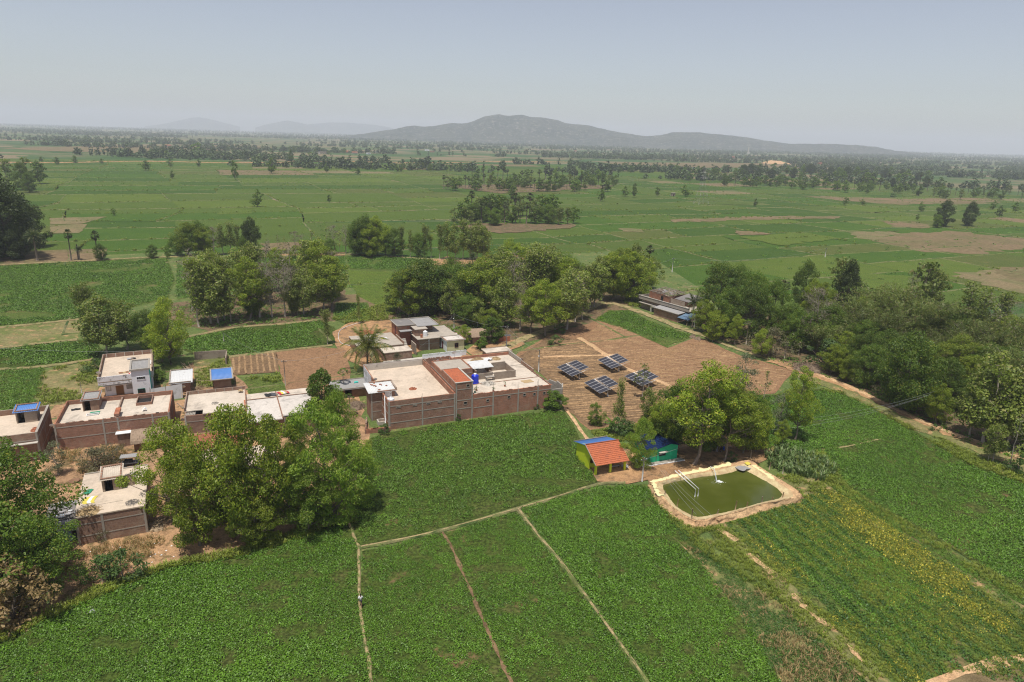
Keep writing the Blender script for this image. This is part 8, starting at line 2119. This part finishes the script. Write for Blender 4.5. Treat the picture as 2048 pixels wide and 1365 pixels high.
# ------------------------------------------------------------------ far woods (one hazy mass beyond counting)
def points_object(name, pts, scl, rot, idx, coll, label=None, extra=None):
    n = len(pts)
    me = bpy.data.meshes.new(name); me.vertices.add(n); me.vertices.foreach_set('co', np.asarray(pts, dtype=np.float32).ravel())
    for an, arr_ in (('scl', scl), ('rotz', rot)):
        me.attributes.new(an, 'FLOAT', 'POINT').data.foreach_set('value', np.asarray(arr_, dtype=np.float32))
    me.attributes.new('idx', 'INT', 'POINT').data.foreach_set('value', np.asarray(idx, dtype=np.int32))
    o = link(bpy.data.objects.new(name, me))
    md = o.modifiers.new('scatter', 'NODES'); md.node_group = scatter_group(coll)
    o['kind'] = 'stuff'
    if label: o['label'] = label
    return o
GROUPS = {}
def scatter_group(coll):
    if coll.name in GROUPS: return GROUPS[coll.name]
    g = bpy.data.node_groups.new('scatter_' + coll.name, 'GeometryNodeTree')
    g.interface.new_socket('Geometry', in_out='INPUT', socket_type='NodeSocketGeometry'); g.interface.new_socket('Geometry', in_out='OUTPUT', socket_type='NodeSocketGeometry')
    N = g.nodes.new; gi, go = N('NodeGroupInput'), N('NodeGroupOutput')
    ci = N('GeometryNodeCollectionInfo'); ci.inputs['Collection'].default_value = coll; ci.inputs['Separate Children'].default_value = True; ci.inputs['Reset Children'].default_value = True
    ip = N('GeometryNodeInstanceOnPoints'); ip.inputs['Pick Instance'].default_value = True
    def attr(nm, ty):
        a = N('GeometryNodeInputNamedAttribute'); a.data_type = ty; a.inputs['Name'].default_value = nm; return a.outputs[0]
    cx = N('ShaderNodeCombineXYZ'); g.links.new(attr('rotz', 'FLOAT'), cx.inputs[2])
    er = N('FunctionNodeEulerToRotation'); g.links.new(cx.outputs[0], er.inputs[0])
    cs_ = N('ShaderNodeCombineXYZ'); s_ = attr('scl', 'FLOAT')
    for i in range(3): g.links.new(s_, cs_.inputs[i])
    g.links.new(gi.outputs[0], ip.inputs['Points']); g.links.new(ci.outputs[0], ip.inputs['Instance']); g.links.new(attr('idx', 'INT'), ip.inputs['Instance Index'])
    g.links.new(er.outputs[0], ip.inputs['Rotation']); g.links.new(cs_.outputs[0], ip.inputs['Scale']); g.links.new(ip.outputs[0], go.inputs[0])
    GROUPS[coll.name] = g
    return g
def source(cname, meshes):
    c = bpy.data.collections.new(cname)
    for i, me in enumerate(meshes): c.objects.link(bpy.data.objects.new('%s_source_%d' % (cname, i), me))
    return c
def far_tree(seed, h, r, n, size, shape):
    rng = np.random.default_rng(seed); cen = []
    for k in range(n):
        f = rng.random(); z = h * (.12 + .82 * f); pr = max(.1, 1 - (2 * f - .8) ** 2) ** .5 if shape == 0 else (.6 if f > .5 else .25)
        a = rng.random() * 6.283; q_ = r * pr * math.sqrt(rng.random()); cen.append((q_ * math.cos(a), q_ * math.sin(a), z))
    V, F = leaves_np(rng, cen, [r * .34] * n, 7, size, 1.3, .5, .6, .7)
    return np_mesh('far_tree', V, F, [MAT['leaf_far']])
FT = source('far_tree', [far_tree(1, 10, 5, 22, 2.4, 0), far_tree(2, 13, 5.5, 24, 2.6, 0), far_tree(3, 8, 4.2, 18, 2.2, 0), far_tree(4, 14, 3.4, 16, 2.0, 1)])
rng = np.random.default_rng(77)
def far_points(n, y0, y1, thr, sc, seed, nx=1 / 260, ny=1 / 120, keep=None):
    """Woods gathered in belts and clumps of the land itself."""
    y = np.sqrt(rng.uniform(y0 ** 2, y1 ** 2, n)); x = y * rng.uniform(-.86, .86, n)
    c, s_ = math.cos(R(12)), math.sin(R(12)); u = x * c + y * s_; v = -x * s_ + y * c
    m_ = VN.fbm(u * nx + seed, v * ny + seed * 3, 4)
    ok = m_ > thr
    x, y = x[ok], y[ok]
    if keep is not None:
        k = keep(x, y); x, y = x[k], y[k]
    return np.stack([x, y, np.zeros_like(x)], 1)
A_ = far_points(18000, 1050, 2300, .605, 1.0, 3, 1 / 330, 1 / 90)
B_ = far_points(25000, 2300, 6000, .56, 1.3, 9, 1 / 600, 1 / 170)
C_ = far_points(14000, 6000, 13500, .47, 1.8, 15, 1 / 900, 1 / 500)
pts = np.concatenate([A_, B_, C_])
scl = np.concatenate([rng.uniform(.35, 1.35, len(A_)), rng.uniform(.7, 1.25, len(B_)), rng.uniform(1.0, 1.7, len(C_))])
points_object('far_woods', pts, scl, rng.uniform(0, 6.283, len(pts)), rng.integers(0, 4, len(pts)), FT, 'hazy belts of woodland far out on the plain')
print('far trees', len(pts))

# ------------------------------------------------------------------ crops, grass: nobody could count them
def tuft(seed, n, r, h, size, elong, mat, up=.7, droop=0.0, mound=True):
    rg = np.random.default_rng(seed)
    a = rg.uniform(0, 6.283, n); q_ = r * np.sqrt(rg.random(n)); z = h * (1 - (q_ / r) ** 2 * .75) * (.45 + .55 * rg.random(n))
    P = np.stack([q_ * np.cos(a), q_ * np.sin(a), z], 1)
    nn = np.stack([np.cos(a) * .45, np.sin(a) * .45, np.full(n, up)], 1) + rg.normal(size=(n, 3)) * .38; nn /= np.linalg.norm(nn, axis=1)[:, None]
    t = rg.normal(size=(n, 3)); t -= nn * (t * nn).sum(1)[:, None]; t /= np.linalg.norm(t, axis=1)[:, None]; b = np.cross(nn, t)
    s_ = size * rg.uniform(.65, 1.3, (n, 1))
    V = np.stack([P - t * s_ / 2, P + b * s_ / (2 * elong), P + t * s_ / 2, P - b * s_ / (2 * elong)], 1).reshape(-1, 3)
    return np_mesh('plant', V, np.arange(n * 4).reshape(-1, 4), [MAT[mat]])
def blade_tuft(seed, n, r, h, w, mat, spread=.5):
    rg = random.Random(seed); V, F = [], []
    for k in range(n):
        a = rg.uniform(0, 6.283); q_ = r * math.sqrt(rg.random()); b_ = Vector((q_ * math.cos(a), q_ * math.sin(a), 0)); hh = h * rg.uniform(.6, 1.2); a2 = rg.uniform(0, 6.283)
        d_ = Vector((math.cos(a2), math.sin(a2), 0)) * hh * spread * rg.uniform(.3, 1.2); m_ = b_ + Vector((0, 0, hh * .7)) + d_ * .45; tip = b_ + Vector((0, 0, hh * .95)) + d_ * 1.25
        s_ = Vector((-math.sin(a2), math.cos(a2), 0)) * w; n_ = len(V); V += [tuple(b_ - s_ * .6), tuple(b_ + s_ * .6), tuple(m_ + s_), tuple(m_ - s_), tuple(tip)]
        F += [(n_, n_ + 1, n_ + 2, n_ + 3), (n_ + 3, n_ + 2, n_ + 4, n_ + 4)]
    me = bpy.data.meshes.new('plant'); me.from_pydata(V, [], [f if f[2] != f[3] else f[:3] for f in F]); me.materials.append(MAT[mat]); return me
CROP = source('crop', [tuft(i, 30, .38, .34, .145, 1.35, 'crop_leaf') for i in range(4)])
CROPB = source('crop_bush', [tuft(20 + i, 48, .60, .55, .19, 1.4, 'crop_leaf_b') for i in range(4)])
CROPF = source('crop_far', [tuft(40 + i, 22, .66, .45, .3, 1.3, 'crop_leaf_b') for i in range(3)])
DARK = source('crop_dark', [tuft(60 + i, 24, .36, .32, .15, 1.6, 'crop_dark') for i in range(3)])
GRASS = source('grass', [blade_tuft(80 + i, 16, .35, .42, .035, 'grass_leaf', .7) for i in range(3)])
YEL = source('yellow_plant', [tuft(90 + i, 18, .4, .35, .17, 1.4, 'crop_yellow') for i in range(3)])
MAIZE = source('maize', [blade_tuft(100 + i, 12, .12, 1.3, .06, 'maize_leaf', .55) for i in range(3)])
DRYG = source('dry_grass', [blade_tuft(110 + i, 14, .4, .5, .03, 'leaf_dry', .8) for i in range(2)])

srng = np.random.default_rng(5)
def scatter(name, polys, spacing, coll, nvar, s0, s1, label, thr=None, nscale=.12, seed=0, rows=None, z=.14, thin=1.0, px=True, rowamp=.25, holes=()):
    """Plants set out over polygons (photo px unless px=False): in rows if rows=(angle, row distance); noise opens bare patches."""
    PT = []
    for poly in polys:
        W_ = wpoly(poly) if px else poly
        ang, rd = rows if rows else (srng.uniform(0, 90), spacing)
        c, s_ = math.cos(R(ang)), math.sin(R(ang))
        Q = np.array([(x * c + y * s_, -x * s_ + y * c) for x, y in W_])
        u = np.arange(Q[:, 0].min(), Q[:, 0].max(), spacing); v = np.arange(Q[:, 1].min(), Q[:, 1].max(), rd)
        U, V_ = np.meshgrid(u, v); U = U.ravel(); V_ = V_.ravel()
        U = U + srng.normal(0, spacing * .32, len(U)); V_ = V_ + srng.normal(0, rd * (rowamp if rows else .32), len(V_))
        x, y = U * c - V_ * s_, U * s_ + V_ * c
        ok = inside(W_, x, y)
        # keep to what the picture and its surroundings can show
        ok &= (y > 40) & (np.abs(x) < .95 * y + 14)
        x, y = x[ok], y[ok]
        if thr is not None:
            m_ = VN.fbm(x * nscale + seed * 7.3, y * nscale + seed * 3.1, 4); k = m_ > thr + srng.normal(0, .02, len(m_)); x, y = x[k], y[k]
        if thin < 1: k = srng.random(len(x)) < thin; x, y = x[k], y[k]
        for hp in holes:
            k = ~inside(wpoly(hp), x, y); x, y = x[k], y[k]
        PT.append(np.stack([x, y], 1))
    P = np.concatenate(PT); n = len(P)
    f = VN.fbm(P[:, 0] * .07 + 50, P[:, 1] * .07, 3)
    sc = (s0 + (s1 - s0) * srng.random(n)) * (.72 + .56 * f)
    print('stuff', name, n)
    return points_object(name, np.concatenate([P, np.full((n, 1), z)], 1), sc, srng.uniform(0, 6.283, n), srng.integers(0, nvar, n), coll, label)
F1 = [(-420, 1400), (-40, 1296), (100, 1238), (190, 1190), (330, 1140), (480, 1115), (560, 1086), (692, 1052), (706, 1068), (713, 1098), (715, 1130), (717, 1200), (724, 1265), (735, 1330), (740, 1365), (768, 1560), (-420, 1560)]
F3 = [(721, 1104), (840, 1079), (1032, 1026), (1123, 1132), (1204, 1246), (1287, 1365), (1384, 1540), (775, 1540), (744, 1365), (738, 1310), (721, 1200)]
F5 = [(1043, 1020), (1195, 976), (1290, 974), (1304, 990), (1350, 1060), (1410, 1140), (1500, 1260), (1565, 1380), (1600, 1480), (1620, 1540), (1420, 1540), (1297, 1365), (1214, 1246), (1136, 1138), (1080, 1070)]
FUR = [(882, 1066), (890, 1066), (911, 1099), (940, 1169), (971, 1239), (1007, 1320), (1028, 1365), (1067, 1450), (1055, 1450), (1017, 1365), (994, 1321), (960, 1241), (930, 1171), (900, 1101)]
PR0, PR1 = at(1075, 1072), at(1210, 1250)
RB = math.degrees(math.atan2(PR1.y - PR0.y, PR1.x - PR0.x))
scatter('bean_crop', [F1, F5], .36, CROP, 4, .75, 1.5, 'low green bean plants covering the near fields', .36, .45, 1, rows=(RB, .52), rowamp=.22)
scatter('bean_crop', [F3], .36, CROP, 4, .7, 1.4, 'low green bean plants with brown gaps between two footpaths', .40, .5, 41, rows=(RB, .54), rowamp=.2, holes=[FUR])
scatter('weeds', [F1, F3, F5], .8, CROP, 4, .35, .6, 'small seedlings and weeds between the bean plants', None, .3, 31, holes=[FUR])
scatter('bean_crop', [[(744, 880), (780, 868), (910, 848), (1105, 825), (1126, 829), (1148, 864), (1166, 905), (1190, 964), (1035, 1008), (840, 1064), (726, 1086), (714, 1046), (722, 985), (742, 938)]], .62, CROPB, 4, .75, 1.25, 'bushy green plants in the field below the compound', .385, .35, 2, rows=(24, .95))
scatter('crop_patchy', [[(1312, 992), (1420, 1110), (1560, 1202), (1690, 1326), (1800, 1440), (1640, 1500), (1565, 1380), (1500, 1260), (1410, 1140), (1350, 1060)]], .40, DARK, 3, .8, 1.4, 'dark patchy plants along the edge of the near field', .39, .3, 3)
scatter('bean_crop', [[(1534, 796), (1600, 787), (1650, 782), (1715, 803), (1825, 868), (1935, 933), (2048, 972), (2300, 1066), (2480, 1316), (2300, 1316), (2048, 1182), (1902, 1092), (1702, 978), (1602, 924), (1540, 902), (1500, 868)]], .56, CROP, 4, 1.0, 1.6, 'green plants filling the right-hand field', .34, .25, 4)
scatter('bean_crop', [[(375, 679), (470, 660), (638, 644), (664, 657), (668, 688), (560, 700), (450, 713), (398, 709), (368, 698)], [(-160, 538), (0, 534), (150, 526), (333, 519), (348, 560), (332, 598), (160, 637), (0, 652), (-190, 660)], [(355, 520), (510, 517), (690, 514), (692, 560), (500, 580), (352, 600)], [(-230, 710), (0, 701), (188, 681), (200, 702), (186, 720), (0, 737), (-240, 748)], [(692, 515), (770, 514), (858, 522), (846, 542), (702, 538)], [(675, 608), (732, 609), (742, 638), (690, 646), (668, 638)]], .85, CROPF, 3, .8, 1.3, 'leafy plants in the fields behind the village', .34, .09, 5)
scatter('bean_crop', [[(-240, 757), (0, 745), (88, 738), (83, 788), (58, 826), (0, 845), (-260, 866)], [(1196, 641), (1217, 625), (1256, 624), (1298, 645), (1380, 674), (1334, 690), (1326, 690), (1242, 654)]], .8, CROPB, 4, .7, 1.4, 'uneven weedy plants in the side fields', .43, .13, 6)
# vegetable plot in rows
VP = [(1452, 1050), (1590, 1005), (1640, 985), (1700, 1010), (1860, 1115), (2048, 1230), (2250, 1350), (2100, 1385), (1920, 1345), (1800, 1370), (1660, 1245), (1560, 1150)]
P0_, P1_ = at(1500, 1060), at(1760, 1300)
RA = math.degrees(math.atan2(P1_.y - P0_.y, P1_.x - P0_.x))
scatter('vegetable_rows', [VP], .34, DARK, 3, 1.2, 2.0, 'dark green vegetable plants in rows on the plot by the pond', .41, .09, 7, rows=(RA, 2.3), rowamp=.1)
scatter('vegetable_rows', [[(1500, 1060), (1640, 1000), (1800, 1110), (2000, 1250), (1900, 1340), (1760, 1290), (1600, 1150)]], .36, CROP, 4, .8, 1.4, 'bright green plants between the rows of the vegetable plot', .47, .12, 8, rows=(RA, 1.15), rowamp=.2)
scatter('yellow_plants', [[(1640, 985), (1668, 985), (1760, 1042), (1880, 1124), (2000, 1205), (2046, 1240), (2016, 1275), (1900, 1206), (1760, 1108), (1665, 1036)]], .40, YEL, 3, .9, 1.6, 'yellowing gourd plants in a band across the vegetable plot', .41, .16, 9, z=.3)
scatter('yellow_plants', [[(1475, 1052), (1500, 1045), (1600, 1140), (1720, 1250), (1860, 1365), (1820, 1380), (1680, 1270), (1560, 1150)]], .5, YEL, 3, .7, 1.2, 'few yellowish plants along the left rows of the vegetable plot', .55, .13, 10)
scatter('vegetable_rows', [[(1620, 965), (1660, 955), (1740, 1010), (1900, 1105), (2048, 1200), (2250, 1310), (2230, 1328), (2040, 1222), (1880, 1128), (1720, 1030)]], .34, CROPB, 4, .55, 1.0, 'dense green hedge of plants along the edge of the vegetable plot', .40, .15, 11, rows=(RA, 1.3), rowamp=.16)
scatter('maize', [[(1528, 908), (1580, 900), (1648, 925), (1678, 950), (1645, 968), (1590, 954), (1536, 938)]], .6, MAIZE, 3, .6, 1.15, 'patch of young maize beside the pond')
scatter('yellow_plants', [[(1560, 1020), (1640, 985), (1760, 1042), (2046, 1240), (2010, 1300), (1860, 1290), (1700, 1160)]], .7, YEL, 3, .5, 1.0, 'scattered yellow-green plants over the right half of the vegetable plot', .45, .12, 33, z=.25)
# grasses
scatter('grass', [VP], .36, GRASS, 3, .4, .7, 'short bright grass between the vegetable rows', .36, .2, 32, z=.17)
scatter('grass', [[(1380, 1048), (1430, 1048), (1565, 1190), (1645, 1290), (1740, 1385), (1690, 1335), (1560, 1215), (1420, 1122), (1330, 1035)], [(1600, 775), (1700, 785), (1840, 855), (1960, 918), (2060, 955), (2060, 975), (1935, 930), (1825, 866), (1715, 802), (1640, 784), (1540, 796)], [(1545, 952), (1640, 955), (1655, 985), (1605, 1000), (1590, 972)], [(1296, 985), (1330, 1012), (1420, 1060), (1440, 1075), (1400, 1085), (1330, 1030)], [(1600, 925), (1700, 982), (1900, 1096), (2048, 1186), (2250, 1300), (2240, 1318), (2040, 1205), (1880, 1110), (1690, 995), (1640, 962)], [(1420, 1052), (1452, 1048), (1560, 1150), (1800, 1370), (1790, 1420), (1690, 1326), (1560, 1200)]], .42, GRASS, 3, .6, 1.15, 'rough grass along the edges of the near plots and the track', .34, .25, 12, z=.17, thin=.85)
scatter('grass', [[(1180, 866), (1300, 850), (1330, 862), (1285, 905), (1250, 900), (1200, 880)], [(1575, 890), (1640, 900), (1700, 985), (1600, 940)], [(690, 1050), (735, 880), (745, 880), (718, 985), (712, 1050)], [(340, 1130), (480, 1100), (560, 1072), (690, 1040), (690, 1056), (480, 1118), (330, 1142), (100, 1240), (0, 1292), (0, 1275), (190, 1180)]], .4, GRASS, 3, .8, 1.5, 'rough grass on the verges of the near fields', .38, .15, 13, z=.2)
scatter('grass', [[(85, 745), (188, 725), (196, 748), (192, 798), (110, 808), (66, 826)], [(495, 760), (558, 748), (572, 788), (504, 792)], [(388, 708), (452, 703), (466, 768), (393, 778)], [(660, 640), (800, 600), (790, 640), (690, 650)], [(1240, 600), (1300, 590), (1295, 615), (1260, 615)]], .75, GRASS, 3, .9, 1.7, 'rough grass round the village houses', .45, .12, 14, z=.22)
scatter('undergrowth', [[(1590, 738), (1700, 772), (1840, 842), (1960, 905), (2060, 940), (2200, 990), (2200, 700), (2048, 620), (1900, 600), (1600, 600), (1430, 660), (1480, 700)], [(780, 640), (810, 615), (1000, 580), (1180, 590), (1160, 640), (1050, 670), (900, 660)], [(350, 650), (340, 615), (500, 590), (690, 590), (680, 632), (560, 648), (420, 660)]], 1.5, CROPF, 3, .5, 1.4, 'low undergrowth on the floor of the woods', .52, .08, 15, z=.25)
scatter('dry_weeds', [[(130, 1185), (330, 1120), (480, 1095), (420, 1080), (300, 1075), (150, 1100), (110, 1150)], [(160, 950), (245, 920), (260, 895), (120, 900), (110, 940)], [(1350, 1075), (1420, 1120), (1560, 1210), (1690, 1330), (1760, 1420), (1600, 1480), (1560, 1380), (1500, 1260), (1410, 1140)]], .55, DRYG, 2, .6, 1.2, 'dry brown weeds on bare earth', .54, .22, 16, z=.2)
# grass along the banks of the plain
B1 = []
for (a, b) in bund_pts:
    a = np.array(a[:2]); b = np.array(b[:2]); L = np.linalg.norm(b - a)
    if L < 5 or srng.random() < .25: continue
    n = int(L / 2.6); t = srng.random(n)[:, None]
    q_ = a + (b - a) * t + srng.normal(0, .5, (n, 2))
    m_ = VN.fbm(q_[:, 0] * .03 + 5, q_[:, 1] * .03, 2); B1.append(q_[m_ > .45])
Q = np.concatenate(B1); Q = Q[(Q[:, 1] > 235) & (Q[:, 1] < 1100) & (np.abs(Q[:, 0]) < .9 * Q[:, 1] + 20)]
points_object('bank_grass', np.concatenate([Q, np.full((len(Q), 1), .25)], 1), srng.uniform(1.0, 2.6, len(Q)), srng.uniform(0, 6.283, len(Q)), srng.integers(0, 3, len(Q)), GRASS, 'tufts of grass along the banks between the fields of the plain')
# light grass clumps scattered over the plain
n = 5200
y = np.sqrt(srng.uniform(240 ** 2, 1000 ** 2, n)); x = y * srng.uniform(-.85, .85, n); m_ = VN.fbm(x * .012 + 3, y * .012, 3); k = m_ > .5
x, y = x[k], y[k]
points_object('plain_tufts', np.stack([x, y, np.full(len(x), .05)], 1), srng.uniform(.8, 2.4, len(x)), srng.uniform(0, 6.283, len(x)), srng.integers(0, 3, len(x)), CROPF, 'pale clumps of weeds scattered over the plain')
